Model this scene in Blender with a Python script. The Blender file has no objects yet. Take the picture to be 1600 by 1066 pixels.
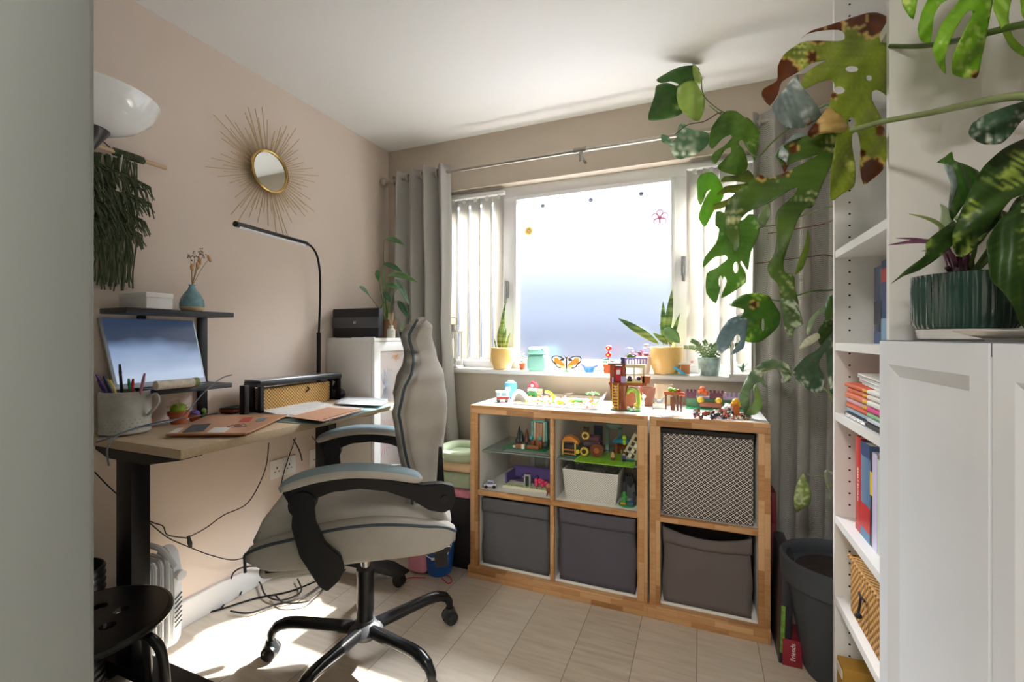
import bpy, bmesh, math, random
from mathutils import Vector, Matrix, Euler, noise
from mathutils.geometry import delaunay_2d_cdt
random.seed(7)
V = Vector
S = bpy.context.scene
COL = S.collection
PI = math.pi

# ---------------------------------------------------------------- camera
FOC, HY, CH = 708.0, 527.0, 1.12
YAW = math.atan(293 / 708.0)
CX = 1.849
VD = (-math.sin(YAW), math.cos(YAW)); RD = (math.cos(YAW), math.sin(YAW))
cam_d = bpy.data.cameras.new('camera'); cam = bpy.data.objects.new('camera', cam_d); COL.objects.link(cam)
cam.location = (CX, 0, CH); cam.rotation_euler = (PI / 2, 0, YAW)
cam_d.sensor_width = 36; cam_d.lens = 36 * FOC / 1600; cam_d.shift_y = -(533 - HY) / 1600
cam_d.clip_start = 0.02
S.camera = cam
def ray(px, py):
    a = (px - 800) / FOC
    return VD[0] + a * RD[0], VD[1] + a * RD[1], -(py - HY) / FOC
def PZ(px, py, z):
    q = ray(px, py); t = (z - CH) / q[2]; return V((CX + q[0] * t, q[1] * t, z))
def PY(px, py, y):
    q = ray(px, py); t = y / q[1]; return V((CX + q[0] * t, y, CH + q[2] * t))
def PX(px, py, x):
    q = ray(px, py); t = (x - CX) / q[0]; return V((x, q[1] * t, CH + q[2] * t))
def PD(px, py, d):
    q = ray(px, py); return V((CX + q[0] * d, q[1] * d, CH + q[2] * d))

# ---------------------------------------------------------------- light
S.view_settings.view_transform = 'Standard'; S.view_settings.look = 'None'
S.view_settings.exposure = 1.15; S.view_settings.gamma = 1; S.view_settings.use_curve_mapping = False
SKY = 9.0
w = bpy.data.worlds.new('sky'); S.world = w; w.use_nodes = True
nt = w.node_tree; bg = nt.nodes['Background']
# overcast-bright sky: hazy blue-grey low over the horizon, white above, strong overhead
_tc = nt.nodes.new('ShaderNodeTexCoord'); _sp = nt.nodes.new('ShaderNodeSeparateXYZ'); nt.links.new(_tc.outputs['Generated'], _sp.inputs[0])
_r = nt.nodes.new('ShaderNodeValToRGB'); _e = _r.color_ramp.elements; _r.color_ramp.interpolation = 'EASE'
_mr = nt.nodes.new('ShaderNodeMapRange'); _mr.inputs['From Min'].default_value = -.2; _mr.inputs['From Max'].default_value = .8; nt.links.new(_sp.outputs[2], _mr.inputs[0]); nt.links.new(_mr.outputs[0], _r.inputs[0])
for _p, _c in ((0, (.07, .09, .15)), (.19, (.10, .13, .21)), (.27, (.18, .225, .33)), (.37, (.34, .39, .48)), (.50, (.44, .49, .56))):
    _x = _e.new(_p) if _p else _e[0]; _x.position = _p; _x.color = (*_c, 1)
_e[-1].position = 1; _e[-1].color = (.95, .97, 1, 1)
_x = _e.new(.62); _x.color = (.95, .97, 1, 1)
nt.links.new(_r.outputs[0], bg.inputs[0])
_m2 = nt.nodes.new('ShaderNodeMapRange'); _m2.inputs['From Min'].default_value = .36; _m2.inputs['From Max'].default_value = .65; _m2.inputs['To Min'].default_value = 1; _m2.inputs['To Max'].default_value = SKY; nt.links.new(_sp.outputs[2], _m2.inputs[0]); nt.links.new(_m2.outputs[0], bg.inputs[1])
def lamp(kind, name, loc, rot, energy, color=(1, 1, 1), **k):
    l = bpy.data.lights.new(name, kind); l.energy = energy; l.color = color
    for a, b in k.items(): setattr(l, a, b)
    o = bpy.data.objects.new(name, l); COL.objects.link(o); o.location = loc; o.rotation_euler = rot; return o
sd = V((-0.47, -0.80, -0.95))
lamp('SUN', 'sun', (3, 6, 5), sd.to_track_quat('-Z', 'Y').to_euler(), 13.0, (1, 0.95, 0.86), angle=math.radians(1.2))
# added area lamp outside, above the view line, boosting daylight through the window
lamp('AREA', 'daylight_boost', (1.30, 3.15, 2.75), Euler((math.radians(-52), 0, 0)), 190, (0.95, 0.97, 1.0), shape='RECTANGLE', size=2.6, size_y=.9)
# added fill lamp in the unseen hall behind the camera, brightens near panels
lamp('AREA', 'hall_fill_light', (1.6, -.7, 2.28), Euler((0, 0, 0)), 15, (1, 0.95, 0.9), shape='DISK', size=.35)

# ---------------------------------------------------------------- materials
MATS = {}
def lin(c):
    if isinstance(c, str):
        c = tuple(int(c[i:i + 2], 16) / 255 for i in (0, 2, 4))
    return tuple((x / 12.92 if x <= 0.04045 else ((x + 0.055) / 1.055) ** 2.4) for x in c) + (1,)
def M(c, rough=0.5, metal=0.0, bump=0.0, bscale=200, var=0.0, vscale=30, spec=0.5, emit=0, trans=0, sub=0, coat=0, alpha=1):
    key = (c, rough, metal, bump, bscale, var, vscale, spec, emit, trans, sub, coat, alpha)
    if key in MATS: return MATS[key]
    m = bpy.data.materials.new('mat_' + str(c)); m.use_nodes = True; nt = m.node_tree; p = nt.nodes['Principled BSDF']
    col = lin(c)
    p.inputs['Base Color'].default_value = col; p.inputs['Roughness'].default_value = rough; p.inputs['Metallic'].default_value = metal
    p.inputs['Specular IOR Level'].default_value = spec
    if coat: p.inputs['Coat Weight'].default_value = coat
    if trans: p.inputs['Transmission Weight'].default_value = trans
    if emit: p.inputs['Emission Color'].default_value = col; p.inputs['Emission Strength'].default_value = emit
    if alpha < 1: p.inputs['Alpha'].default_value = alpha
    if var or bump:
        tc = nt.nodes.new('ShaderNodeTexCoord')
    if var:
        n = nt.nodes.new('ShaderNodeTexNoise'); n.inputs['Scale'].default_value = vscale; n.inputs['Detail'].default_value = 4
        nt.links.new(tc.outputs['Object'], n.inputs['Vector'])
        r = nt.nodes.new('ShaderNodeMapRange'); r.inputs['From Min'].default_value = .3; r.inputs['From Max'].default_value = .7
        r.inputs['To Min'].default_value = 1 - var; r.inputs['To Max'].default_value = 1 + var
        nt.links.new(n.outputs[0], r.inputs['Value'])
        mx = nt.nodes.new('ShaderNodeVectorMath'); mx.operation = 'SCALE'; mx.inputs[0].default_value = col[:3]
        nt.links.new(r.outputs[0], mx.inputs['Scale']); nt.links.new(mx.outputs[0], p.inputs['Base Color'])
    if bump:
        n = nt.nodes.new('ShaderNodeTexNoise'); n.inputs['Scale'].default_value = bscale; n.inputs['Detail'].default_value = 3
        nt.links.new(tc.outputs['Object'], n.inputs['Vector'])
        b = nt.nodes.new('ShaderNodeBump'); b.inputs['Strength'].default_value = bump; b.inputs['Distance'].default_value = .002
        nt.links.new(n.outputs[0], b.inputs['Height']); nt.links.new(b.outputs[0], p.inputs['Normal'])
    MATS[key] = m; return m
def node_mat(name, build, rough=0.5):
    if name in MATS: return MATS[name]
    m = bpy.data.materials.new(name); m.use_nodes = True; nt = m.node_tree; p = nt.nodes['Principled BSDF']
    p.inputs['Roughness'].default_value = rough
    build(nt, p, lambda t, **k: mk(nt, t, **k)); MATS[name] = m; return m
def mk(nt, t, **k):
    n = nt.nodes.new('ShaderNode' + t)
    for a, b in k.items():
        if a.startswith('i_'): n.inputs[int(a[2:])].default_value = b
        else: setattr(n, a, b)
    return n
def ramp(nt, stops):
    r = nt.nodes.new('ShaderNodeValToRGB'); e = r.color_ramp.elements
    while len(e) < len(stops): e.new(0.5)
    for el, (p, c) in zip(e, stops): el.position = p; el.color = lin(c)
    return r
def coords(nt, rot=(0, 0, 0), scale=(1, 1, 1), loc=(0, 0, 0)):
    tc = nt.nodes.new('ShaderNodeTexCoord'); mp = nt.nodes.new('ShaderNodeMapping')
    mp.inputs['Rotation'].default_value = rot; mp.inputs['Scale'].default_value = scale; mp.inputs['Location'].default_value = loc
    nt.links.new(tc.outputs['Object'], mp.inputs[0]); return mp
def wood_mat(name, c1, c2, c3, rot, plank=(0.9, 0.19), grain=30, gap=(0.25, 0.2, 0.15), mortar=.0015, stretch=12, rough=.45, contrast=.5):
    def b(nt, p, N):
        mp = coords(nt, rot)
        br = N('TexBrick'); br.offset = .37; br.inputs['Scale'].default_value = 1
        br.inputs['Color1'].default_value = (0.1, .1, .1, 1); br.inputs['Color2'].default_value = (.9, .9, .9, 1); br.inputs['Mortar'].default_value = (.5, .5, .5, 1)
        br.inputs['Mortar Size'].default_value = mortar; br.inputs['Brick Width'].default_value = plank[0]; br.inputs['Row Height'].default_value = plank[1]
        nt.links.new(mp.outputs[0], br.inputs[0])
        mp2 = coords(nt, rot, (1, stretch, stretch)); n = N('TexNoise'); n.inputs['Scale'].default_value = grain / 6; n.inputs['Detail'].default_value = 8; n.inputs['Roughness'].default_value = .65
        n.noise_dimensions = '4D'
        nt.links.new(mp2.outputs[0], n.inputs['Vector'])
        bw = N('RGBToBW'); nt.links.new(br.outputs[0], bw.inputs[0]); ml = N('Math', operation='MULTIPLY'); ml.inputs[1].default_value = 13; nt.links.new(bw.outputs[0], ml.inputs[0]); nt.links.new(ml.outputs[0], n.inputs['W'])
        a = N('Math', operation='MULTIPLY_ADD'); a.inputs[1].default_value = contrast; nt.links.new(bw.outputs[0], a.inputs[0])
        s = N('Math', operation='MULTIPLY'); s.inputs[1].default_value = 1 - contrast * .5; nt.links.new(n.outputs[0], s.inputs[0]); nt.links.new(s.outputs[0], a.inputs[2])
        r = ramp(nt, [(.25, c1), (.5, c2), (.85, c3)]); nt.links.new(a.outputs[0], r.inputs[0])
        mx = N('MixRGB'); mx.inputs[2].default_value = lin(gap); nt.links.new(r.outputs[0], mx.inputs[1]); nt.links.new(br.outputs[1], mx.inputs[0]); nt.links.new(mx.outputs[0], p.inputs['Base Color'])
        bm = N('Bump'); bm.inputs['Strength'].default_value = .08; bm.inputs['Distance'].default_value = .002; nt.links.new(n.outputs[0], bm.inputs['Height']); nt.links.new(bm.outputs[0], p.inputs['Normal'])
    return node_mat(name, b, rough)
def weave_mat(name, c1, c2, sx, sy=None, kind='check', rough=.9, bump=.6):
    sy = sy or sx
    def b(nt, p, N):
        tc = nt.nodes.new('ShaderNodeTexCoord'); sp = N('SeparateXYZ'); nt.links.new(tc.outputs['Object'], sp.inputs[0])
        ad = N('Math', operation='ADD'); nt.links.new(sp.outputs[0], ad.inputs[0]); nt.links.new(sp.outputs[1], ad.inputs[1])
        s1 = N('Math', operation='MULTIPLY'); s1.inputs[1].default_value = sx; nt.links.new(ad.outputs[0], s1.inputs[0])
        s2 = N('Math', operation='MULTIPLY'); s2.inputs[1].default_value = sy; nt.links.new(sp.outputs[2], s2.inputs[0])
        q1 = N('Math', operation='SINE'); nt.links.new(s1.outputs[0], q1.inputs[0]); q2 = N('Math', operation='SINE'); nt.links.new(s2.outputs[0], q2.inputs[0])
        m = N('Math', operation='MULTIPLY'); nt.links.new(q1.outputs[0], m.inputs[0]); nt.links.new(q2.outputs[0], m.inputs[1])
        r = N('MapRange'); r.inputs['From Min'].default_value = -1; nt.links.new(m.outputs[0], r.inputs[0])
        rr = ramp(nt, [(.2, c1), (.7, c2)]); nt.links.new(r.outputs[0], rr.inputs[0]); nt.links.new(rr.outputs[0], p.inputs['Base Color'])
        bp = N('Bump'); bp.inputs['Strength'].default_value = bump; bp.inputs['Distance'].default_value = .003; nt.links.new(r.outputs[0], bp.inputs['Height']); nt.links.new(bp.outputs[0], p.inputs['Normal'])
    return node_mat(name, b, rough)

# ---------------------------------------------------------------- geometry helpers
class B:
    def __init__(s): s.bm = bmesh.new()
    def box(s, a, b, bev=0.0, mat=None, seg=2):
        c = [(a[i] + b[i]) / 2 for i in range(3)]; d = [abs(b[i] - a[i]) for i in range(3)]
        t = bmesh.new(); bmesh.ops.create_cube(t, size=1)
        for v_ in t.verts: v_.co = V((v_.co.x * d[0], v_.co.y * d[1], v_.co.z * d[2]))
        if bev: bmesh.ops.bevel(t, geom=t.edges[:], offset=min(bev, min(d) * .49), segments=seg, affect='EDGES', profile=.5)
        T_ = Matrix.Translation(c)
        if mat is not None: T_ = mat @ T_
        t.transform(T_); s._merge(t); return s
    def rb(s, c, size, rz=0, rx=0, ry=0, bev=0.0, seg=2):
        mt = Matrix.Translation(c) @ Euler((rx, ry, rz)).to_matrix().to_4x4()
        return s.box([-x / 2 for x in size], [x / 2 for x in size], bev, mt, seg)
    def _merge(s, t):
        me = bpy.data.meshes.new('t'); t.to_mesh(me); t.free(); s.bm.from_mesh(me); bpy.data.meshes.remove(me)
    def tube(s, pts, r, seg=8, close=False, smooth=0, cap=True):
        pts = [V(p) for p in pts]
        if smooth: pts = spline(pts, smooth)
        n = len(pts); rr = r if isinstance(r, (list, tuple)) else [r] * n
        if len(rr) != n: rr = [rr[0] + (rr[-1] - rr[0]) * i / (n - 1) if len(rr) == 2 else rr[min(len(rr) - 1, int(i * len(rr) / n))] for i in range(n)]
        rings = []; up = None
        for i, p in enumerate(pts):
            a = pts[(i - 1) % n] if (i or close) else p; b = pts[(i + 1) % n] if (i < n - 1 or close) else p
            d = (b - a).normalized() if (b - a).length > 1e-9 else V((0, 0, 1))
            if up is None: up = d.orthogonal().normalized()
            up = (up - d * up.dot(d)); up = up.normalized() if up.length > 1e-6 else d.orthogonal().normalized()
            si = d.cross(up)
            rings.append([s.bm.verts.new(p + (up * math.cos(2 * PI * k / seg) + si * math.sin(2 * PI * k / seg)) * rr[i]) for k in range(seg)])
        for i in range(n if close else n - 1):
            A, C = rings[i], rings[(i + 1) % n]
            for k in range(seg): s.bm.faces.new((A[k], A[(k + 1) % seg], C[(k + 1) % seg], C[k]))
        if cap and not close: s.bm.faces.new(rings[0][::-1]); s.bm.faces.new(rings[-1])
        return s
    def cyl(s, p0, p1, r0, r1=None, seg=20): return s.tube([p0, p1], [r0, r0 if r1 is None else r1], seg)
    def lathe(s, prof, c=(0, 0, 0), seg=32, mat=None, squash=(1, 1)):
        rings = []; c = V(c)
        for r, z in prof:
            ring = []
            for k in range(seg):
                p = V((r * squash[0] * math.cos(2 * PI * k / seg), r * squash[1] * math.sin(2 * PI * k / seg), z))
                if mat is not None: p = mat @ p
                ring.append(s.bm.verts.new(c + p))
            rings.append(ring)
        for A, C in zip(rings, rings[1:]):
            for k in range(seg): s.bm.faces.new((A[k], A[(k + 1) % seg], C[(k + 1) % seg], C[k]))
        s.bm.faces.new(rings[0][::-1]); s.bm.faces.new(rings[-1]); return s
    def ball(s, c, r, sc=(1, 1, 1), seg=14, rot=None):
        t = bmesh.new(); bmesh.ops.create_uvsphere(t, u_segments=seg, v_segments=max(6, seg * 2 // 3), radius=r)
        m = Matrix.Translation(c) @ (rot.to_matrix().to_4x4() if rot else Matrix()) @ Matrix.Diagonal((*sc, 1)); t.transform(m); s._merge(t); return s
    def surf(s, rows, close_v=False, close_u=False, hole=None):
        g = [[s.bm.verts.new(p) for p in r] for r in rows]; n = len(g); m = len(g[0])
        for i in range(n if close_u else n - 1):
            for j in range(m if close_v else m - 1):
                if hole and hole(i, j): continue
                s.bm.faces.new((g[i][j], g[i][(j + 1) % m], g[(i + 1) % n][(j + 1) % m], g[(i + 1) % n][j]))
        return s
    def prism(s, pts, h, mat=None, bev=0):
        """2-D outline in XY pushed to z=h"""
        t = bmesh.new(); f = t.faces.new([t.verts.new((p[0], p[1], 0)) for p in pts])
        e = bmesh.ops.extrude_face_region(t, geom=[f]); bmesh.ops.translate(t, verts=[x for x in e['geom'] if isinstance(x, bmesh.types.BMVert)], vec=(0, 0, h))
        bmesh.ops.recalc_face_normals(t, faces=t.faces[:])
        if bev: bmesh.ops.bevel(t, geom=t.edges[:], offset=bev, segments=2, affect='EDGES')
        if mat is not None: t.transform(mat)
        s._merge(t); return s
    def xf(s, m): s.bm.transform(m); return s
    def out(s, name, mat, parent=None, smooth=True, mods=(), label=None, cat=None, group=None, kind=None, fix=True):
        if fix: bmesh.ops.recalc_face_normals(s.bm, faces=s.bm.faces[:])
        me = bpy.data.meshes.new(name); s.bm.to_mesh(me); s.bm.free()
        o = bpy.data.objects.new(name, me); COL.objects.link(o)
        for m_ in (mat if isinstance(mat, (list, tuple)) else [mat]): me.materials.append(m_)
        if smooth:
            for p in me.polygons: p.use_smooth = True
            if smooth is True: me.set_sharp_from_angle(angle=math.radians(40))
        for t, kw in mods:
            md = o.modifiers.new(t.lower(), t)
            for a, b in kw.items(): setattr(md, a, b)
        if parent is not None:
            o.parent = parent
            if parent.name in WORLDX: o.matrix_parent_inverse = WORLDX[parent.name].inverted()
        tag(o, label, cat, group, kind)
        return o
def spline(p, k=6, close=False):
    q = []; n = len(p)
    for i in range(n - 1):
        a = p[max(i - 1, 0)]; b = p[i]; c = p[i + 1]; d = p[min(i + 2, n - 1)]
        for j in range(k):
            t = j / k; q.append(.5 * ((2 * b) + (c - a) * t + (2 * a - 5 * b + 4 * c - d) * t * t + (3 * b - a - 3 * c + d) * t ** 3))
    q.append(p[-1]); return q
WORLDX = {}
def tag(o, label=None, cat=None, group=None, kind=None):
    if label: o['label'] = label
    if cat: o['category'] = cat
    if group: o['group'] = group
    if kind: o['kind'] = kind
    return o
def T(name, label, cat, loc=(0, 0, 0), rz=0, group=None, local=False, sc=1):
    """an Empty at the base of a thing; parts are built in world space unless local"""
    o = bpy.data.objects.new(name, None); COL.objects.link(o); o.empty_display_size = .05
    o.location = loc; o.rotation_euler = (0, 0, rz); o.scale = (sc, sc, sc); tag(o, label, cat, group)
    if not local: WORLDX[o.name] = Matrix.Translation(loc) @ Euler((0, 0, rz)).to_matrix().to_4x4() @ Matrix.Diagonal((sc, sc, sc, 1))
    return o
def dup(src, loc, rz=0, label=None):
    r = src.copy(); COL.objects.link(r); r.location = loc; r.rotation_euler = (0, 0, rz)
    if label: r['label'] = label
    def rec(a, b):
        for ch in list(a.children):
            c = ch.copy(); COL.objects.link(c); c.parent = b; rec(ch, c)
    kids = list(src.children)
    for ch in kids:
        c = ch.copy(); COL.objects.link(c); c.parent = r
        for g in list(ch.children):
            d = g.copy(); COL.objects.link(d); d.parent = c
    return r
def text(s, size, mat, name, parent, M4, ext=.0004, label=None):
    c = bpy.data.curves.new(name, 'FONT'); c.body = s; c.size = size; c.extrude = ext; c.align_x = 'CENTER'; c.align_y = 'CENTER'
    t = bpy.data.objects.new(name + '_tmp', c); COL.objects.link(t); dg = bpy.context.evaluated_depsgraph_get()
    me = bpy.data.meshes.new_from_object(t.evaluated_get(dg)); bpy.data.objects.remove(t)
    me.transform(M4); o = bpy.data.objects.new(name, me); COL.objects.link(o); me.materials.clear(); me.materials.append(mat)
    if parent is not None:
        o.parent = parent
        if parent.name in WORLDX: o.matrix_parent_inverse = WORLDX[parent.name].inverted()
    return o
def st(name, b, mat, **k): return b.out(name, mat, kind='structure', **k)
def frame_basis(o, x, y):
    x = V(x).normalized(); y = V(y); z = x.cross(y).normalized(); y = z.cross(x)
    m = Matrix((x, y, z)).transposed().to_4x4(); m.translation = V(o); return m

# common materials
white = M('ECEBE8', .45); white2 = M('E4E3DF', .5, bump=.05); blackm = M('0D0D0F', .35, spec=.35); blackp = M('121314', .55, bump=.1)
darkgrey = M('3A3D42', .5); chrome = M('C8CACC', .12, 1.0); brushed = M('B9B2A8', .3, 1.0); brass = M('B8965A', .28, 1.0)
terracotta = M('B9603A', .8, bump=.15); soil = M('2A211B', .95, bump=.8, bscale=60, var=.4, vscale=60)
leafg = M('4F7A3C', .4, var=.25, vscale=25)

# ---------------------------------------------------------------- room
YB, ZC, XR = 2.39, 2.31, 2.50
wall_pink = M('E6D6C8', .85, bump=.05, bscale=300, var=.015, vscale=3); wall_beige = M('CCBFAF', .85, bump=.05, bscale=300)
ceil_m = M('F1EFEB', .9, bump=.04, bscale=200)
floor_m = wood_mat('floor_planks', 'A99B88', 'C8BBA8', 'DBD1C2', (0, 0, PI / 2), plank=(2.6, .2045), grain=34, gap='7d7060', mortar=.0012, stretch=10, rough=.38, contrast=.26)
st('floor', B().box((-.1, -1.6, -.05), (XR + .1, YB + .1, 0)), floor_m)
st('ceiling', B().box((-.1, .2, ZC), (XR + .1, YB + .2, ZC + .08)), ceil_m)
st('wall_left', B().box((-.1, .2, 0), (0, YB + .2, ZC)), wall_pink)
WX0, WX1, WZ0, WZ1 = .36, 2.22, .925, 2.003
b = B().box((0, YB, 0), (XR, YB + .2, WZ0)).box((0, YB, WZ1), (XR, YB + .2, ZC)).box((0, YB, WZ0), (WX0, YB + .2, WZ1)).box((WX1, YB, WZ0), (XR, YB + .2, WZ1))
st('wall_back', b, wall_beige)
hall = M('D8D4CC', .8)
st('wall_hall_end', B().box((.3, -1.6, 0), (2.9, -1.5, ZC)), hall)
st('wall_hall_left', B().box((.3, -1.5, 0), (.4, .21, ZC)), hall)
st('wall_hall_right', B().box((2.8, -1.5, 0), (2.9, .21, ZC)), hall)
st('ceiling_hall', B().box((.3, -1.6, ZC), (2.9, .2, ZC + .08)), ceil_m)
st('wall_doorway', B().box((2.16, .21, 0), (2.8, .3, ZC)), hall)
st('wall_right', B().box((XR, .3, 0), (XR + .1, YB + .2, ZC)), wall_beige)
st('baseboard_left', B().box((0, .3, 0), (.016, YB, .1), .004), white)
st('baseboard_back', B().box((.016, YB - .016, 0), (XR, YB, .1), .004), white)
# the wall end and door lining the camera looks past
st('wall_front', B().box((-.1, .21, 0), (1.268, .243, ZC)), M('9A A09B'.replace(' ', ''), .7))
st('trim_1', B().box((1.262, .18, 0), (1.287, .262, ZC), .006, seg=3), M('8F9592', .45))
# window
upvc = M('EDEDEE', .3)
YW = YB + .10
tz0, tz1 = .995, 1.909
wf = B()
wf.box((WX0, YW - .03, WZ0), (WX1, YW + .03, tz0 - .021), .002).box((WX0, YW - .03, tz1 + .031), (WX1, YW + .03, WZ1), .002)
for a, c in ((WX0, WX0 + .05), (.775, .845), (1.735, 1.80), (WX1 - .05, WX1)): wf.box((a, YW - .028, tz0 - .0205), (c, YW + .028, tz1 + .0305))
win = T('window_1', None, None, (1.3, YW, WZ0)); tag(win, kind='structure')
wf.out('window_frame', upvc, win)
for a, c, nm in ((.845, 1.735, 'fixed'), (WX0 + .05, .775, 'l'), (1.80, WX1 - .05, 'r')):
    s_ = B(); d = .02; z0, z1 = tz0 - .02, tz1 + .03
    s_.box((a + d, YW - .044, z0), (c - d, YW + .01, z0 + d)).box((a + d, YW - .044, z1 - d), (c - d, YW + .01, z1)).box((a, YW - .045, z0), (a + d, YW + .01, z1), .003).box((c - d, YW - .045, z0), (c, YW + .01, z1), .003)
    s_.out('sash_frame', upvc, win)
def frosted(nt, p, N):
    nt.nodes.remove(p); out = nt.nodes['Material Output']
    t = N('BsdfTransparent'); t.inputs[0].default_value = (.97, .98, 1, 1); r = N('BsdfTranslucent'); r.inputs[0].default_value = (.9, .94, 1, 1)
    g = N('BsdfGlossy'); g.inputs['Roughness'].default_value = .25; mx = N('MixShader'); mx.inputs[0].default_value = .015; mx2 = N('MixShader'); mx2.inputs[0].default_value = .04
    nt.links.new(t.outputs[0], mx.inputs[1]); nt.links.new(r.outputs[0], mx.inputs[2]); nt.links.new(mx.outputs[0], mx2.inputs[1]); nt.links.new(g.outputs[0], mx2.inputs[2]); nt.links.new(mx2.outputs[0], out.inputs[0])
m = bpy.data.materials.new('frosted_glass'); m.use_nodes = True; frosted(m.node_tree, m.node_tree.nodes['Principled BSDF'], lambda t, **k: mk(m.node_tree, t, **k)); frost = m
def clearg(nt):
    p = nt.nodes['Principled BSDF']; nt.nodes.remove(p); out = nt.nodes['Material Output']
    t = mk(nt, 'BsdfTransparent'); g = mk(nt, 'BsdfGlossy'); g.inputs['Roughness'].default_value = .03; mx = mk(nt, 'MixShader'); mx.inputs[0].default_value = .06
    nt.links.new(t.outputs[0], mx.inputs[1]); nt.links.new(g.outputs[0], mx.inputs[2]); nt.links.new(mx.outputs[0], out.inputs[0])
m = bpy.data.materials.new('clear_glass'); m.use_nodes = True; clearg(m.node_tree); clear = m
B().box((.86, YW - .012, tz0 - .005), (1.72, YW - .008, tz1 + .015)).out('frosted_pane', frost, win)
B().box((WX0 + .06, YW - .012, tz0 - .01), (.765, YW - .008, tz1 + .02)).out('pane', clear, win)
B().box((1.81, YW - .012, tz0 - .01), (WX1 - .06, YW - .008, tz1 + .02)).out('pane', clear, win)
for x_, z_ in ((.80, 1.40), (1.775, 1.48)):
    B().box((x_ - .012, YW - .05, z_ - .05), (x_ + .012, YW - .03, z_ + .05), .004).rb((x_, YW - .062, z_ - .03), (.018, .016, .10), bev=.004).out('window_handle', M('9A9C9E', .3, .8), win)
st('trim_2', B().box((0.05, YB - .06, .912), (XR, YW - .02, .937), .008, seg=3), M('EEEDEA', .35))
for x0, x1 in ((WX0, WX0 + .012), (WX1 - .012, WX1)):
    pass
# outdoors: the neighbouring wall and the ground behind the glass
st('floor_outdoor', B().box((-6, YB + .25, -.6), (8, 12, -.5)), M('3A4250', .95))
# ---------------------------------------------------------------- curtain rod and curtains
rodp = [PY(597, 282, 2.30), PY(1300, 170, 2.30)]
RZ = 2.085; RY = 2.30
rod = T('curtain_rod', 'brushed steel curtain pole with ball ends above the window', 'curtain pole', (1.2, RY, RZ))
B().cyl((.06, RY, RZ), (2.47, RY, RZ), .0095).out('pole', brushed, rod)
B().cyl((.9, RY, RZ), (2.44, RY, RZ), .0115).out('outer_pole', brushed, rod)
B().cyl((.05, RY, RZ), (.075, RY, RZ), .013).ball((.035, RY, RZ), .024).out('finial', brushed, rod)
B().cyl((1.245, RY, RZ), (1.31, RY, RZ), .015).out('joint_sleeve', M('8F8A82', .35, 1), rod)
B().tube([(1.285, YB, RZ - .03), (1.285, RY + .01, RZ - .03), (1.285, RY, RZ)], .008, 10).rb((1.285, RY - .008, RZ - .03), (.02, .006, .06), bev=.003).out('bracket', M('A8A29A', .35, 1), rod)
cur_m = weave_mat('curtain_weave', '9C9A95', 'C6C3BD', 900, 700, rough=.95, bump=.5)
def curtain(name, label, x0, x1, zb, folds, flare, seed, eye):
    root = T(name, label, 'curtain', ((x0 + x1) / 2, RY, zb))
    b = B(); rows = []; nz, nx = 44, folds * 16
    for i in range(nz + 1):
        u = i / nz; z = 2.125 + (zb - 2.125) * u; row = []
        for j in range(nx + 1):
            s = j / nx; ph = s * folds * 2 * PI
            amp = .042 * (1 - .25 * u) * (1 + .3 * math.sin(s * 9 + seed))
            x = x0 + (x1 - x0) * s + flare(u) * (s - eye) + .008 * math.sin(ph * 2 + u * 3)
            y = RY + amp * math.sin(ph + .5 * math.sin(u * 3 + seed)) + .012 * math.sin(u * 7 + s * 5 + seed)
            row.append((x, y, z))
        rows.append(row)
    b.surf(rows).out('fabric', cur_m, root, smooth='all', mods=[('SOLIDIFY', dict(thickness=.003))])
    for k in range(folds * 2):
        s = (k + .5) / (folds * 2); x = x0 + (x1 - x0) * s + flare(0) * (s - eye)
        b = B().tube([(x, RY + .022 * math.cos(a), RZ + .022 * math.sin(a)) for a in [2 * PI * q / 16 for q in range(16)]], .005, 6, close=True)
        b.out('eyelet', brushed, root)
    return root
curtain('curtain', 'grey woven eyelet curtain gathered in the left corner behind the desk cabinet', .085, .50, .06, 4, lambda u: (.10 * max(0, u - .45) ** 1.0 * 3), 1.3, .3)
curtain('curtain', 'grey woven eyelet curtain hanging behind the monstera by the bookcase', 2.07, 2.49, .10, 4, lambda u: .03 * u, 4.1, .5)
# vertical blinds
bl_m = M('EAE8E3', .8, sub=.1)
def trans_mat(name, c, f=.45):
    def b(nt, p, N):
        out = nt.nodes['Material Output']; p.inputs['Base Color'].default_value = lin(c); t = N('BsdfTranslucent'); t.inputs[0].default_value = lin(c); m = N('MixShader'); m.inputs[0].default_value = f
        nt.links.new(p.outputs[0], m.inputs[1]); nt.links.new(t.outputs[0], m.inputs[2]); nt.links.new(m.outputs[0], out.inputs[0])
    return node_mat(name, b, .8)
bl_m = trans_mat('blind_fabric', 'E8E4DC', .4)
def blind(label, x0, x1, n, z0, ang):
    r = T('vertical_blind', label, 'blind', ((x0 + x1) / 2, YB + .03, 1.95))
    B().box((x0, YB + .015, 1.952), (x1, YB + .05, 1.975), .003).out('head_rail', white, r)
    for k in range(n):
        x = x0 + (k + .5) * (x1 - x0) / n; ca, sa = math.cos(ang), math.sin(ang); w_ = .042
        rows = [[(x + t * w_ * ca, YB + .033 + t * w_ * sa + .004 * (1 - t * t), z) for t in (-1, -.5, 0, .5, 1)] for z in (1.945, z0)]
        B().surf(rows).out('blind_slat', bl_m, r, smooth='all', mods=[('SOLIDIFY', dict(thickness=.0012))])
        B().box((x - .01, YB + .03, 1.93), (x + .01, YB + .036, 1.955)).out('slat_hook', white, r)
blind('white vertical blind drawn across the left pane beside the curtain', .42, .80, 5, .99, -.35)
blind('white vertical blind over the right pane behind the monstera leaves', 1.79, 2.16, 5, .99, .5)

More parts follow.
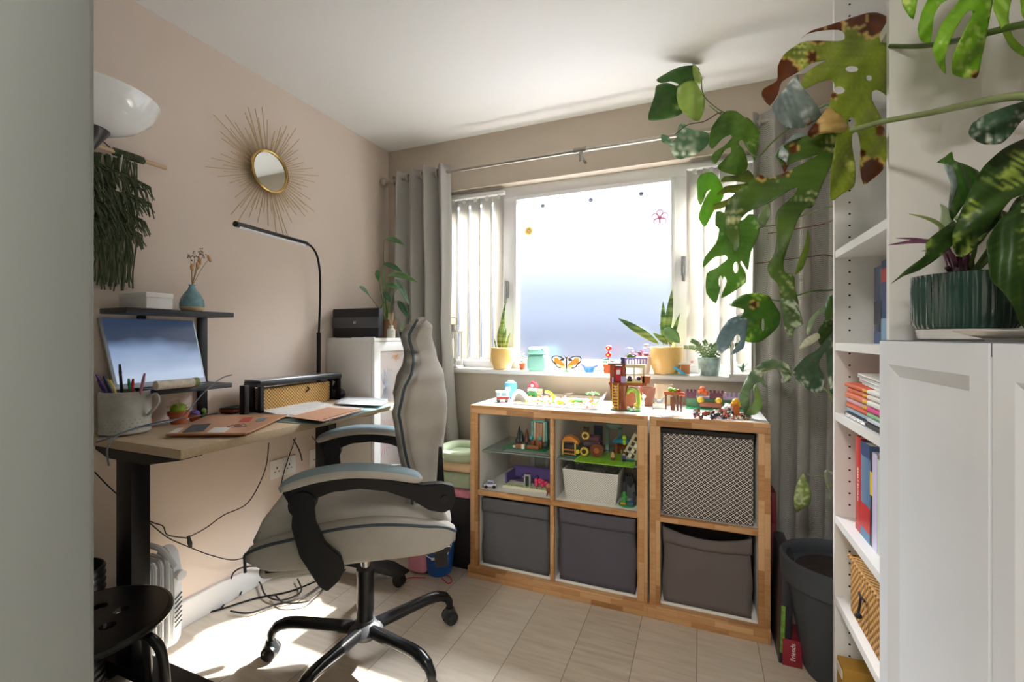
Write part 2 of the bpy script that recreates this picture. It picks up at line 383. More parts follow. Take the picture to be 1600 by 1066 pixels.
# ---------------------------------------------------------------- storage units
wH = wood_mat('butcher_block_h', '8F6236', 'B98653', 'D6A978', (0, 0, 0), plank=(.13, .0225), grain=60, gap='9A6A3C', mortar=.0003, rough=.4, contrast=.75)
wH_ = wood_mat('butcher_block_hx', '8F6236', 'B98653', 'D6A978', (PI / 2, 0, 0), plank=(.13, .0225), grain=60, gap='9A6A3C', mortar=.0003, rough=.4, contrast=.75)
wV_ = wood_mat('butcher_block_v', '8F6236', 'B98653', 'D6A978', (PI / 2, 0, PI / 2), plank=(.13, .0225), grain=60, gap='9A6A3C', mortar=.0003, rough=.4, contrast=.75)
inner = M('EFEEE8', .5)
def unit(label, x0, x1, cols, yf=1.89):
    r = T('cube_shelf_unit', label, 'shelf unit', ((x0 + x1) / 2, yf + .2, 0))
    yb = yf + .385; o = .04; z1 = .802
    B().box((x0, yf + .02, z1 - .038), (x1, yb, z1), .002).out('top_panel', M('F1F0EC', .35), r)
    B().box((x0, yf + .02, .022), (x1, yb, .06), .002).out('bottom_panel', inner, r)
    for a in (x0, x1 - o): B().box((a, yf + .02, .06), (a + o, yb, z1 - .038), .001).out('side_panel', inner, r)
    B().box((x0 + o, yf + .02, .39), (x1 - o, yb, .407)).out('middle_shelf', inner, r)
    B().box((x0, yf, z1 - .038), (x1, yf + .02, z1 + .0005), .002).out('front_edging', wH_, r, label='oiled wood strip along the top front edge')
    B().box((x0 - .008, yf - .012, 0), (x1 + .0, yf + .02, .052), .002).out('plinth', wH_, r, label='oiled wood plinth strip')
    for a, c in ((x0, x0 + o), (x1 - o, x1)): B().box((a, yf, .052), (c, yf + .02, z1 - .038), .001).out('front_edging', wV_, r)
    B().box((x0 + o, yf, .386), (x1 - o, yf + .02, .408), .001).out('front_edging', wH_, r)
    if cols == 2:
        m_ = x0 + o + (x1 - x0 - 2 * o) / 2
        B().box((m_ - .009, yf + .02, .06), (m_ + .009, yb, .39)).box((m_ - .009, yf + .02, .407), (m_ + .009, yb, z1 - .038)).out('divider', inner, r)
        for za, zb_ in ((.052, .386), (.408, z1 - .038)): B().box((m_ - .009, yf, za), (m_ + .009, yf + .02, zb_), .001).out('front_edging', wV_, r)
    return r
unit('white two by two cube shelf unit with oiled wood front edges under the window', .855, 1.656, 2)
unit('narrow white cube shelf unit with wood edges holding the patterned box', 1.664, 2.089, 1)
def bin_(label, xc, w_, z0, h, c, sag, group=None):
    y0 = 1.915; y1 = y0 + .34; r = T('fabric_bin', label, 'storage bin', (xc, (y0 + y1) / 2, z0), group=group)
    m_ = M(c, .9, bump=.3, bscale=500, var=.06, vscale=8); rows = []
    n = 14; per = []
    for s in range(4):
        for k in range(n):
            t = k / n
            per.append([(-1 + 2 * t, -1), (1, -1 + 2 * t), (1 - 2 * t, 1), (-1, 1 - 2 * t)][s])
    nz = 14
    for i in range(nz + 1):
        u = i / nz; row = []
        for (a, b_) in per:
            front = b_ < -.99; dz = sag * (1 - a * a) * u ** 4 if front else 0
            bow = .006 * math.sin(u * PI) + (sag * .35 * (1 - a * a) * u ** 6 if front else 0)
            x = xc + a * (w_ / 2) * (1 - .01 * u) + (.003 * math.sin(u * 9 + a * 4))
            y = (y0 + y1) / 2 + b_ * .17 + (bow if front else 0)
            if front: y += .0015 * math.sin(a * 14 + u * 7) * u
            row.append((x, y, z0 + h * u - dz))
        rows.append(row)
    B().surf(rows, close_v=True).out('bin_body', m_, r, smooth='all', mods=[('SOLIDIFY', dict(thickness=.004))])
    B().box((xc - w_ / 2 + .003, y0 + .004, z0), (xc + w_ / 2 - .003, y1 - .004, z0 + .006)).out('bin_base', m_, r)
    rows = []
    for i in range(5):
        u = .80 + .2 * i / 4; rows.append([(xc + a * (w_ / 2) * 1.001, y0 - .004 + (sag * .35 * (1 - a * a) * u ** 6) + .0015 * math.sin(a * 14 + u * 7) * u + (.006 * math.sin(u * PI)), z0 + h * u - sag * (1 - a * a) * u ** 4) for a in [-1 + q / 12 for q in range(25)]])
    B().surf(rows).out('folded_hem', m_, r, smooth='all', mods=[('SOLIDIFY', dict(thickness=.003))])
    return r
bin_('grey fabric storage bin in the lower left cube', 1.069, .325, .062, .305, '5F6064', .0)
bin_('dark grey fabric storage bin in the lower middle cube', 1.444, .325, .062, .312, '5A5760', .006)
bin_('taupe grey fabric bin with sagging front in the lower right cube', 1.872, .318, .062, .30, '6B635F', .035)
def lattice(nt, p, N):
    tc = nt.nodes.new('ShaderNodeTexCoord'); sp = N('SeparateXYZ'); nt.links.new(tc.outputs['Object'], sp.inputs[0])
    def mth(op, a, b=None, v=None):
        n = N('Math', operation=op); nt.links.new(a, n.inputs[0])
        if b is not None: nt.links.new(b, n.inputs[1])
        if v is not None: n.inputs[1].default_value = v
        return n.outputs[0]
    X = mth('MULTIPLY', sp.outputs[0], v=1 / .0225); Z = mth('MULTIPLY', sp.outputs[2], v=1 / .0185)
    A = mth('ADD', X, Z); Bq = mth('SUBTRACT', X, Z)
    fa = mth('ABSOLUTE', mth('SUBTRACT', mth('FRACT', A), v=.5)); fb = mth('ABSOLUTE', mth('SUBTRACT', mth('FRACT', Bq), v=.5))
    mn = mth('MINIMUM', fa, fb); line = mth('LESS_THAN', mn, v=.085)
    mx = mth('MAXIMUM', fa, fb); # centre of the diamond
    c1 = mth('GREATER_THAN', mn, v=.40); o = mth('MAXIMUM', line, c1)
    # second fine lattice inside alternating rows
    r = N('MixRGB'); r.inputs[1].default_value = lin('3A3736'); r.inputs[2].default_value = lin('E4DFD6'); nt.links.new(o, r.inputs[0]); nt.links.new(r.outputs[0], p.inputs['Base Color'])
lat = node_mat('diamond_fabric', lattice, .9)
r = T('patterned_box', 'black and white diamond pattern fabric box in the upper right cube', 'storage box', (1.875, 2.08, .408))
B().box((1.712, 1.915, .409), (2.036, 2.25, .735), .004).out('box_body', lat, r)
B().box((1.708, 1.911, .735), (2.04, 2.254, .755), .004).out('box_rim', M('2A2827', .9), r)

# ---------------------------------------------------------------- bookcase and door cabinet on the right
XF = 2.217; bk = T('bookcase', 'tall narrow white bookcase by the right wall with shelf peg holes', 'bookcase', (2.36, 1.4, 0))
bw = M('E9E8E3', .45)
Y0, Y1 = 1.197, 1.60
B().box((XF, Y1, 0), (XR - .002, Y1 + .016, 2.31 - .004)).out('side_panel', bw, bk)
B().box((XF, Y0 - .016, 0), (XR - .002, Y0, 2.31 - .004)).out('side_panel', bw, bk)
B().box((XR - .008, Y0, .05), (XR - .002, Y1, 2.3)).out('back_panel', bw, bk)
d_far = Y1 / ray(1309, 0)[1]
SH = [CH + (HY - y_) / FOC * d_far for y_ in (932, 806, 645, 536, 392)]
for i, z in enumerate(SH + [SH[-1] + .42, .07]):
    B().box((XF + .002, Y0, z - .022), (XR - .008, Y1, z)).out('shelf', bw, bk)
B().box((XF + .01, Y0, 0), (XF + .02, Y1, .048)).out('kick_board', bw, bk)
for q in range(62):
    z = .12 + q * .034
    if z < 2.28 and all(abs(z - s + .01) > .02 for s in SH): B().cyl((XF + .037, Y1 - .0008, z), (XF + .037, Y1 + .002, z), .0028, seg=10).out('peg_hole', M('111111', .9), bk)
cb = T('door_cabinet', 'low white cabinet with two panelled doors in the right foreground', 'cabinet', (2.36, .78, 0))
CT = 1.114
B().box((XF, .36, 0), (XR - .002, Y0 - .018, CT - .02)).out('carcass', bw, cb)
B().box((XF - .016, .36, CT - .02), (XR - .002, Y0 - .018, CT), .001).out('cabinet_top', M('55585A', .4), cb, label='top edge with shade put into its grey')  # shade along the white cabinet's top painted in as dark grey
dw = M('DFE3E6', .38)
for (ya, yb_) in ((.787, 1.177), (.39, .780)):
    x0, x1 = XF - .018, XF - .001; st_ = .046; bv = .03; zt = CT - .002; zb_ = .03
    b = B(); bm_ = b.bm
    def ring(dy, dx, b=b): return [b.bm.verts.new(p) for p in ((x0 + dx, ya + dy, zb_ + dy), (x0 + dx, yb_ - dy, zb_ + dy), (x0 + dx, yb_ - dy, zt - dy), (x0 + dx, ya + dy, zt - dy))]
    rs = [ring(0, .017), ring(0, .001), ring(.001, 0), ring(st_, 0), ring(st_ + .024, .011)]
    for a, c in zip(rs, rs[1:]):
        for k in range(4): b.bm.faces.new((a[k], a[(k + 1) % 4], c[(k + 1) % 4], c[k]))
    b.bm.faces.new(rs[-1]); b.bm.faces.new(rs[0][::-1])
    b.out('door', dw, cb, smooth=False)

# ---------------------------------------------------------------- desk
dk_m = wood_mat('desk_oak', 'B59C7C', 'C9B190', 'D8C4A6', (0, 0, PI / 2), plank=(5, 5), grain=50, gap='B59C7C', mortar=0, stretch=25, rough=.45, contrast=.2)
DZ = .80; DX = .49; DY0, DY1 = .828, 1.845
dk = T('standing_desk', 'pale oak topped standing desk on black steel legs along the left wall', 'desk', (.25, 1.3, 0))
B().box((.012, DY0, DZ - .028), (DX, DY1, DZ), .0015).out('desktop', dk_m, dk)
for yl in (.85, 1.66):
    b = B().box((.132, yl, .05), (.213, yl + .055, DZ - .06), .004)
    b.box((.139, yl + .006, .05), (.206, yl + .049, DZ - .05)).out('leg', blackm, dk)
    B().prism([(.03, DZ - .03), (.03, DZ - .045), (.1, DZ - .068), (.3, DZ - .068), (.45, DZ - .04), (.45, DZ - .03)], .07, Matrix(((1, 0, 0, 0), (0, 0, 1, yl - .005), (0, 1, 0, 0), (0, 0, 0, 1)))).out('top_bracket', blackm, dk)
    ft = B().prism([(-.0, .055), (.02, .085), (.52, .085), (.60, .062), (.60, .055)], .07, Matrix(((1, 0, 0, .03), (0, 0, 1, yl - .005), (0, 1, 0, 0), (0, 0, 0, 1)))).out('foot', blackm, dk)
    for cx_ in (.06, .60):
        B().cyl((cx_, yl + .015, .027), (cx_, yl + .045, .027), .027, seg=24).cyl((cx_, yl + .03, .03), (cx_, yl + .03, .06), .008).out('castor', blackp, ft)
B().box((.15, .9, DZ - .066), (.19, 1.66, DZ - .03), .002).out('crossbar', blackm, dk)
# ---------------------------------------------------------------- office chair (local: +X is where it faces, +Y its left)
fab = M('B2ADA3', .9, bump=.25, bscale=400, var=.06, vscale=12); fab2 = M('84979D', .9, bump=.25, bscale=400, var=.06, vscale=12); pipe_m = M('36444B', .6)
ch = T('office_chair', 'grey padded high back swivel chair with black star base pulled up at desk', 'office chair', (.82, 1.245, 0), math.atan2(-.6, -.8), local=True)
hc = PZ(571, 984, .10)
Rw = Matrix.Translation((.82, 1.245, 0)) @ Euler((0, 0, math.atan2(-.6, -.8))).to_matrix().to_4x4(); Ri = Rw.inverted()
def L(p): return Ri @ V(p)
h = L((hc.x, hc.y, 0)); hx, hy_ = h.x, h.y
B().lathe([(.0, .075), (.035, .075), (.055, .09), (.06, .105), (.05, .12), (.03, .13), (.03, .14)], (hx, hy_, 0)).out('base_hub', M('3B3D40', .4), ch)
B().cyl((hx, hy_, .12), (hx, hy_, .31), .029, seg=28).cyl((hx, hy_, .295), (hx, hy_, .315), .031).out('gas_lift_sleeve', blackm, ch)
B().cyl((hx, hy_, .31), (hx, hy_, .48), .0155, seg=24).out('gas_lift_rod', chrome, ch, label='chrome gas lift rod')
away = L((CX, 0, 0)); bd = V((hx - away.x, hy_ - away.y, 0)).normalized()
a0 = math.atan2(bd.y, bd.x)
castpx = {}
for k in range(5):
    a = a0 + k * 2 * PI / 5; d = V((math.cos(a), math.sin(a), 0)); s_ = V((-d.y, d.x, 0)); R_ = .33; c0 = V((hx, hy_, 0))
    lg = B().tube([c0 + d * .04 + V((0, 0, .108)), c0 + d * .15 + V((0, 0, .118)), c0 + d * .25 + V((0, 0, .125)), c0 + d * .30 + V((0, 0, .115)), c0 + d * .325 + V((0, 0, .09)), c0 + d * .33 + V((0, 0, .06))], [.021, .020, .020, .018, .015, .013], 14, smooth=4).out('leg', M('141517', .22), ch)
    w0 = c0 + d * R_
    sw = s_ * .02
    b = B()
    for sg in (-1, 1):
        b.cyl(w0 + s_ * sg * .006 + V((0, 0, .027)), w0 + s_ * sg * .024 + V((0, 0, .027)), .027, .024, seg=24)
    b.out('castor_wheels', M('1C1D1F', .4), lg)
    B().lathe([(.0, .062), (.017, .062), (.02, .05), (.029, .035), (.030, .028), (.0, .028)], w0 + d * .0, seg=20).out('castor_hood', M('2A2C2E', .3), lg)
# seat
def rbx(a, b, bev, seg=5): return B().box(a, b, bev, seg=seg)
sb = B(); rows = []
NS, NT = 26, 28
def seat_row(x, hw, z0, z1, r):
    pts = []
    for k in range(NT):
        a = 2 * PI * k / NT; c, s = math.cos(a), math.sin(a); e = .38
        y = hw * math.copysign(abs(c) ** e, c); z = (z0 + z1) / 2 + (z1 - z0) / 2 * math.copysign(abs(s) ** e, s)
        if s > 0: z -= .012 * (1 - (y / hw) ** 2)
        pts.append((x, y, z))
    return pts
xs = [-.235 + .545 * i / NS for i in range(NS + 1)]
for x in xs:
    u = (x + .235) / .545; e0 = min(1, (1 - u) / .11); f = math.sqrt(max(0.02, 1 - (1 - e0) ** 2)); g = math.sqrt(max(.05, 1 - (1 - min(1, u / .06)) ** 2))
    top = .622 + .018 * math.sin(u * PI * .9) ; bot = .50 + .015 * (u < .1)
    zc = .545
    rows.append(seat_row(x, .235 * (.86 + .14 * f) * (.9 + .1 * g), zc - (zc - bot) * f * g, zc + (top - zc) * f * g, 0))
sb.surf(rows, close_v=True); sb.bm.faces.new(sb.bm.verts[:NT]) if False else None
sb.bm.verts.ensure_lookup_table(); sb.bm.faces.new([sb.bm.verts[i] for i in range(NT)][::-1]); sb.bm.faces.new([sb.bm.verts[i] for i in range(NS * NT, NS * NT + NT)])
seat = sb.out('seat', fab, ch, smooth='all')
for sg in (-1, 1):   # side bolsters
    b = B(); rows = []; pts = []
    for i in range(31):
        u = i / 30; x = -.25 + .565 * u; f = max(.12, 1 - abs(2 * u - 1) ** 7) ** .5
        zt = .578 + .022 * math.sin(PI * min(1, max(0, (u - .15) * 1.5))) - .012 * max(0, (u - .75) / .25) ** 2; zb_ = .472 + .012 * max(0, (u - .9) / .1); zc = (zt + zb_) / 2; hh = (zt - zb_) / 2 * f; hw = .034 * (.6 + .4 * f); yc = sg * .232
        rows.append([(x, yc + hw * math.copysign(abs(math.cos(a)) ** .6, math.cos(a)), zc + hh * math.copysign(abs(math.sin(a)) ** .6, math.sin(a))) for a in [2 * PI * q / 16 for q in range(16)]])
        a = math.radians(38); pts.append((x, yc + sg * (hw * math.cos(a) ** .6 + .001), zc + hh * math.sin(a) ** .6))
    b.surf(rows, close_v=True); b.bm.verts.ensure_lookup_table(); b.bm.faces.new([b.bm.verts[i] for i in range(16)]); b.bm.faces.new([b.bm.verts[i] for i in range(30 * 16, 31 * 16)])
    bo = b.out('side_bolster', M('A7A298', .9, bump=.3, bscale=400, var=.08, vscale=10), ch, smooth='all')
    pts += [(pts[-1][0] + .004, pts[-1][1] - sg * .004, .53), (pts[-1][0] + .002, pts[-1][1] - sg * .004, .485)]
    B().tube(pts, .0042, 6).out('piping', pipe_m, bo)
stm = M('6E7674', .8)
for pts in ([(-.2, .08, .622), (.0, .13, .622), (.22, .1, .628)], [(-.2, -.08, .622), (.0, -.13, .622), (.22, -.1, .618)], [(-.15, .0, .613), (-.02, .07, .622), (.12, .0, .62), (-.02, -.07, .622), (-.15, 0, .613)]):
    B().tube([V(p) + V((0, 0, -.004)) for p in pts], .0016, 5).out('seam_line', stm, seat)
# backrest: one padded sheet with wings
ZT = 1.185; ZB = .50
def hwid(z):
    t = [(.50, .205), (.56, .225), (.62, .215), (.70, .20), (.78, .215), (.86, .245), (.93, .262), (.99, .245), (1.04, .20), (1.08, .165), (1.12, .155), (1.16, .142), (1.185, .115)]
    for (a, b_), (c, d) in zip(t, t[1:]):
        if z <= c:
            q = (z - a) / (c - a); q = q * q * (3 - 2 * q); return b_ + (d - b_) * q
    return t[-1][1]
def xback(z):  # front surface in the middle
    t = [(.50, -.195), (.62, -.165), (.75, -.165), (.90, -.175), (1.0, -.165), (1.06, -.145), (1.13, -.13), (1.185, -.14)]
    for (a, b_), (c, d) in zip(t, t[1:]):
        if z <= c:
            q = (z - a) / (c - a); q = q * q * (3 - 2 * q); return b_ + (d - b_) * q
    return t[-1][1]
def wing(z):
    t = [(.50, .02), (.60, .07), (.70, .075), (.80, .10), (.90, .125), (.97, .10), (1.05, .045), (1.12, .045), (1.185, .02)]
    for (a, b_), (c, d) in zip(t, t[1:]):
        if z <= c: return b_ + (d - b_) * (z - a) / (c - a)
    return .02
rowsF, rowsB = [], []
NZ, NY = 60, 30
b = B()
for i in range(NZ + 1):
    z = ZB + (ZT - ZB) * i / NZ; w_ = hwid(z); edge = min(1, (ZT - z) / .035, (z - ZB + .01) / .04); edge = math.sqrt(max(.02, 1 - (1 - edge) ** 2)); row = []
    for j in range(NY + 1):
        s = -1 + 2 * j / NY; y = w_ * s; x = xback(z) + wing(z) * max(0, (abs(s) - .45) / .55) ** 1.3 - .012 * math.exp(-((abs(s) - .5) / .07) ** 2) - .03 * (1 - edge) - .05 * max(0, abs(s) - .88) / .12
        row.append(V((x, y, z)))
    row2 = []
    for j in range(NY + 1):
        s = 1 - 2 * j / NY; y = w_ * s; e = math.sqrt(max(0, 1 - abs(s) ** 5)); x = xback(z) + .02 - (.062 * e * edge + .012) + wing(z) * .9 * max(0, (abs(s) - .6) / .4) ** 2 - .02 * (abs(s) > .99) * 0
        row2.append(V((x - .01, y, z)))
    mid_ = xback(z) - .022
    for p_ in row + row2: p_.x = mid_ + (p_.x - mid_) * (.15 + .85 * edge)
    rowsF.append(row + row2)
hole = lambda i, j: False
b.surf(rowsF, close_v=True)
b.bm.verts.ensure_lookup_table(); n_ = 2 * (NY + 1); b.bm.faces.new([b.bm.verts[i] for i in range(n_)][::-1]); b.bm.faces.new([b.bm.verts[i] for i in range(NZ * n_, NZ * n_ + n_)])
b.bm.faces.ensure_lookup_table()
for f_ in b.bm.faces:
    c = f_.calc_center_median(); s = abs(c.y) / hwid(c.z)
    if s < .55 and c.x > xback(c.z) - .02 and c.z < .88: f_.material_index = 1
    elif c.z < .90 - .35 * (s - .55) and c.y < 0 and s >= .55 and c.x > xback(c.z) - .01: f_.material_index = 1
back = b.out('backrest', [fab, fab2], ch, smooth='all')
for sg in (-1, 1):
    for s0, r_ in ((.52, .0045), (.965, .0048)):
        pts = []
        for i in range(40):
            z = ZB + .03 + (ZT - ZB - .04) * i / 39; s = s0; w_ = hwid(z)
            x = xback(z) + wing(z) * max(0, (s - .45) / .55) ** 1.3 - .012 * math.exp(-((s - .5) / .07) ** 2) - .05 * max(0, s - .88) / .12
            if s0 > .9: x = xback(z) + wing(z) * .95 - .028; y_ = sg * (w_ + .001)
            else: y_ = sg * w_ * s
            pts.append((x + .001, y_, z))
        B().tube(pts, r_, 6).out('piping', pipe_m, back)
    # strap slot beside the head cushion
    B().rb((-.165, sg * .105, 1.045), (.05, .022, .075), bev=.008, ry=-.1).out('strap_slot', M('0A0A0B', .5), back)
    # black recline bracket between seat and back
    B().prism([(-.235, .41), (-.195, .41), (-.185, .50), (-.195, .62), (-.205, .78), (-.215, .78), (-.222, .66), (-.225, .50)], .012, Matrix(((1, 0, 0, 0), (0, 0, 1, sg * .20 - .006), (0, 1, 0, 0), (0, 0, 0, 1)))).out('recline_bracket', blackm, ch)
B().box((-.16, -.12, .46), (.16, .12, .49), .01).box((-.26, -.05, .465), (-.1, .05, .485)).out('mechanism_plate', blackm, ch)
# footrest
ft = rbx((.09, -.17, .415), (.31, .17, .455), .02).out('footrest', fab, ch)
for sg in (-1, 1): B().rb((.02, sg * .2, .464), (.52, .02, .018), bev=.003).out('footrest_rail', blackm, ft)
# arms
for sg in (-1, 1):
    yc = sg * .29
    prof = [(.225, .735), (.16, .757), (.08, .768), (0, .765), (-.08, .752), (-.15, .732)]
    rows = []
    pp = spline([V((a, 0, c)) for a, c in prof], 5)
    for i, p in enumerate(pp):
        u = i / (len(pp) - 1); f = math.sqrt(max(.04, 1 - abs(2 * u - 1) ** 8)); rows.append([(p.x, yc + .034 * f * math.copysign(abs(math.cos(a)) ** .7, math.cos(a)), p.z - .017 + .018 * f * math.copysign(abs(math.sin(a)) ** .8, math.sin(a))) for a in [2 * PI * q / 16 for q in range(16)]])
    b = B().surf(rows, close_v=True); b.bm.verts.ensure_lookup_table(); b.bm.faces.new([b.bm.verts[i] for i in range(16)]); b.bm.faces.new([b.bm.verts[i] for i in range(len(b.bm.verts) - 16, len(b.bm.verts))])
    b.bm.faces.ensure_lookup_table()
    b.bm.normal_update()
    bmesh.ops.recalc_face_normals(b.bm, faces=b.bm.faces[:])
    for f_ in b.bm.faces:
        if f_.normal.z > .45: f_.material_index = 1
    pad = b.out('arm_pad', [fab, fab2], ch, smooth='all')
    XZ = Matrix(((1, 0, 0, 0), (0, 0, 1, yc - .016), (0, 1, 0, 0), (0, 0, 0, 1)))
    outl = [(.215, .71), (.15, .73), (.08, .735), (0, .732), (-.08, .718), (-.15, .70), (-.20, .70), (-.238, .69), (-.245, .655), (-.235, .625), (-.21, .615), (-.17, .625), (-.12, .66), (-.05, .69), (.02, .703), (.09, .70), (.135, .685), (.14, .66), (.16, .65), (.19, .66), (.20, .68)]
    arm = B().prism(outl, .032, XZ, bev=.003).out('arm_frame', blackm, ch)
    out2 = [(.19, .69), (.14, .69), (.135, .62), (.11, .56), (.07, .52), (.06, .48), (.075, .45), (.105, .425), (.125, .44), (.175, .53), (.195, .61)]
    XZ2 = Matrix(((1, 0, 0, 0), (0, 0, 1, sg * .285 - .008), (0, 1, 0, 0), (0, 0, 0, 1)))
    B().prism(out2, .016, XZ2, bev=.003).cyl((.165, yc - .024, .675), (.165, yc + .024, .675), .034, seg=24).out('arm_bracket', blackm, ch)
    B().cyl((-.212, yc + sg * .014, .655), (-.212, yc + sg * .02, .655), .011).out('bolt', M('050505', .3), arm)
# ================================================================ generic small-object builder (centimetres, local axes)
def prim(b, q):
    k = q[0]; a = [x * .01 if isinstance(x, (int, float)) else x for x in q[1:]]
    if k == 'b': b.box(a[:3], a[3:6], a[6] if len(a) > 6 else .0006, seg=1 if len(a) < 7 else 2)
    elif k == 'c': b.cyl((a[0], a[1], a[2]), (a[0], a[1], a[2] + a[4]), a[3], a[5] if len(a) > 5 else None, seg=16)
    elif k == 'x': b.cyl((a[0], a[1], a[2]), (a[0] + a[4], a[1], a[2]), a[3], seg=16)
    elif k == 'y': b.cyl((a[0], a[1], a[2]), (a[0], a[1] + a[4], a[2]), a[3], seg=16)
    elif k == 's': b.ball(a[:3], a[3], tuple(x * 100 for x in a[4:7]) if len(a) > 4 else (1, 1, 1), 12)
    elif k == 't': b.tube([V(p) * .01 for p in q[1]], q[2] * .01, 6, smooth=4 if len(q[1]) > 2 else 0)
    elif k == 'l': b.lathe([(r * .01, z * .01) for r, z in q[1]], V(q[2]) * .01 if len(q) > 2 else (0, 0, 0), 28)
    elif k == 'p':  # prism, outline in XZ, extruded along y
        b.prism([(x * .01, z * .01) for x, z in q[1]], (q[3] - q[2]) * .01, Matrix(((1, 0, 0, 0), (0, 0, 1, q[2] * .01), (0, 1, 0, 0), (0, 0, 0, 1))))
    elif k == 'st':  # studs on a plate: x0,y0,x1,y1,z
        x = a[0]
        while x <= a[2] + 1e-6:
            y = a[1]
            while y <= a[3] + 1e-6: b.cyl((x, y, a[4]), (x, y, a[4] + .0017), .0024, seg=8); y += .008
            x += .008
SPLIT = dict(wheel='wheel', yellow_wheel='wheel', corner_post='corner_post', legs='leg', pillar='pillar', teal_pillar='pillar', yellow_post='post', upper_wing='upper_wing', lower_wing='lower_wing', antenna='antenna', flower='flower', plum_wall='battlement', dark_window='window', white_window='window', yellow_bush='bush', figures='figure', flowers='flower', teal_ball='ball', rock='rock', lilac_railing='railing')
def toy(name, label, cat, loc, rz, parts, group=None, sc=1.0, rough=.3):
    r = T(name, label, cat, loc, rz, group, local=True, sc=sc); prev = r
    pl = []
    for p in parts:
        nm = p[0]
        if nm in SPLIT and len(p) > 3: pl += [(SPLIT[nm], p[1], q) for q in p[2:]]
        else: pl.append(p)
    for p in pl:
        nm, c = p[0], p[1]; b = B()
        for q in p[2:]: prim(b, q)
        m_ = c if not isinstance(c, str) else M(c, rough)
        sub = nm.startswith('>'); o = b.out(nm.lstrip('>'), m_, prev if sub else r)
        if not sub: prev = o
    return r
def leafshape(b, A, Tp, wdt, up=(0, 0, 1), droop=.15, n=10, fold=.25, mid=.4):
    A = V(A); Tp = V(Tp); d = Tp - A; Ln = d.length; d.normalize(); up = V(up); side = d.cross(up)
    if side.length < 1e-4: side = V((1, 0, 0))
    side.normalize(); nrm = side.cross(d); rows = []
    for i in range(n + 1):
        u = i / n; w_ = wdt * max(.02, math.sin(PI * min(1, u ** (math.log(.5) / math.log(mid)) )) ** .8); c = A + d * Ln * u + nrm * (droop * Ln * math.sin(PI * u) )
        rows.append([c + side * w_ * s + nrm * (abs(s) * w_ * fold) for s in (-1, -.5, 0, .5, 1)])
    b.surf(rows); return b
def slab(name, pts, z, th, mat, parent=None, bev=0, **k):
    P = [PZ(x, y, z) for x, y in pts]
    return B().prism([(p.x, p.y) for p in P], th, Matrix.Translation((0, 0, z)), bev).out(name, mat, parent, **k)
def clamp_x(p, x0=.012): return V((max(p.x, x0), p.y, p.z))
SOL = [('SOLIDIFY', dict(thickness=.0006))]

# ---------------------------------------------------------------- left wall: mirror, wall hanging, lamps
mc = V((.03, 1.493, 1.878))
r = T('sunburst_mirror', 'round gold sunburst mirror with thin radiating rods on the left wall', 'mirror', (.005, mc.y, mc.z))
def disc(x, rad, th): return B().cyl((x, mc.y, mc.z), (x + th, mc.y, mc.z), rad, seg=48)
disc(.03, .088, .004).out('mirror_glass', M('D8DCDC', .03, 1.0), r)
B().tube([(.034, mc.y + .091 * math.cos(a), mc.z + .091 * math.sin(a)) for a in [2 * PI * i / 48 for i in range(48)]], .0075, 8, close=True).out('mirror_frame', M('C9A765', .25, 1.0), r)
disc(.003, .07, .026).out('wall_mount', M('6B5A3C', .5), r)
rnd = random.Random(3); gold = M('CDB284', .45, .35)
for i in range(96):
    a = 2 * PI * i / 96; k = abs(math.sin(a * 4.0 + .5)) ; Ln = .17 + .13 * k * rnd.uniform(.6, 1) + .03 * rnd.random()
    if i % 2: Ln *= .75
    x0 = .012 + .012 * (i % 3) / 2
    B().cyl((x0, mc.y + .08 * math.cos(a), mc.z + .08 * math.sin(a)), (x0 + .008, mc.y + Ln * math.cos(a + rnd.uniform(-.02, .02)), mc.z + Ln * math.sin(a)), .0016, seg=6).out('ray_rod', gold, r)
# macrame
r = T('macrame_hanging', 'dark green macrame wall hanging on a pale wooden dowel', 'wall hanging', (.03, .95, 1.30))
B().cyl((.035, .72, 1.743), (.035, 1.054, 1.743), .008).out('dowel', M('D9B998', .6), r)
B().tube([(.035, .89, 1.745), (.012, .80, 1.83)], .002).out('hanging_cord', M('3A3A36', .8), r)
mg = M('5B664A', .95, bump=.3, var=.25, vscale=40); rnd = random.Random(5)
b = B()
for i in range(22):
    y = .865 + i * .0053 if i > 4 else .78 + i * .012
    b.tube([(.035 + .011 * math.cos(a), y + .0004 * q, 1.743 + .011 * math.sin(a)) for q, a in enumerate([2 * PI * k / 10 for k in range(11)])], .0028, 5)
b.out('cord_wraps', mg, r, kind='stuff')
b = B()
for i in range(70):
    y = .76 + .205 * i / 69; z0 = 1.73 - (0 if y > .86 else .25 * (.86 - y) * 2); x0 = rnd.uniform(.012, .035); pts = []
    zend = 1.285 + rnd.uniform(-.01, .04); ph = rnd.uniform(0, 6)
    for k in range(9):
        u = k / 8; pts.append((x0 + .008 * math.sin(u * 7 + ph), y + .006 * math.sin(u * 5 + ph) - .01 * u + .012 * math.sin(u * PI) * rnd.uniform(-1, 1), z0 + (zend - z0) * u))
    b.tube(pts, .0024, 5, smooth=2)
b.out('hanging_cords', mg, r, kind='stuff')
b = B()
for rowi, (z0, yw) in enumerate(((1.66, .99), (1.60, .985), (1.54, .97), (1.49, .965))):
    for i in range(46):
        y = .80 + (yw - .80) * i / 45; zz = z0 - .05 * abs(y - .88) * 6 + rnd.uniform(-.012, .012); o = rnd.uniform(.02, .055)
        b.tube([(.03, y - .02, zz + .03), (.03 + o * .6, y + .004, zz + .012), (.03 + o, y + rnd.uniform(.0, .02), zz - rnd.uniform(.02, .05))], [.004, .003, .0016], 5)
b.out('fringe', mg, r, kind='stuff')
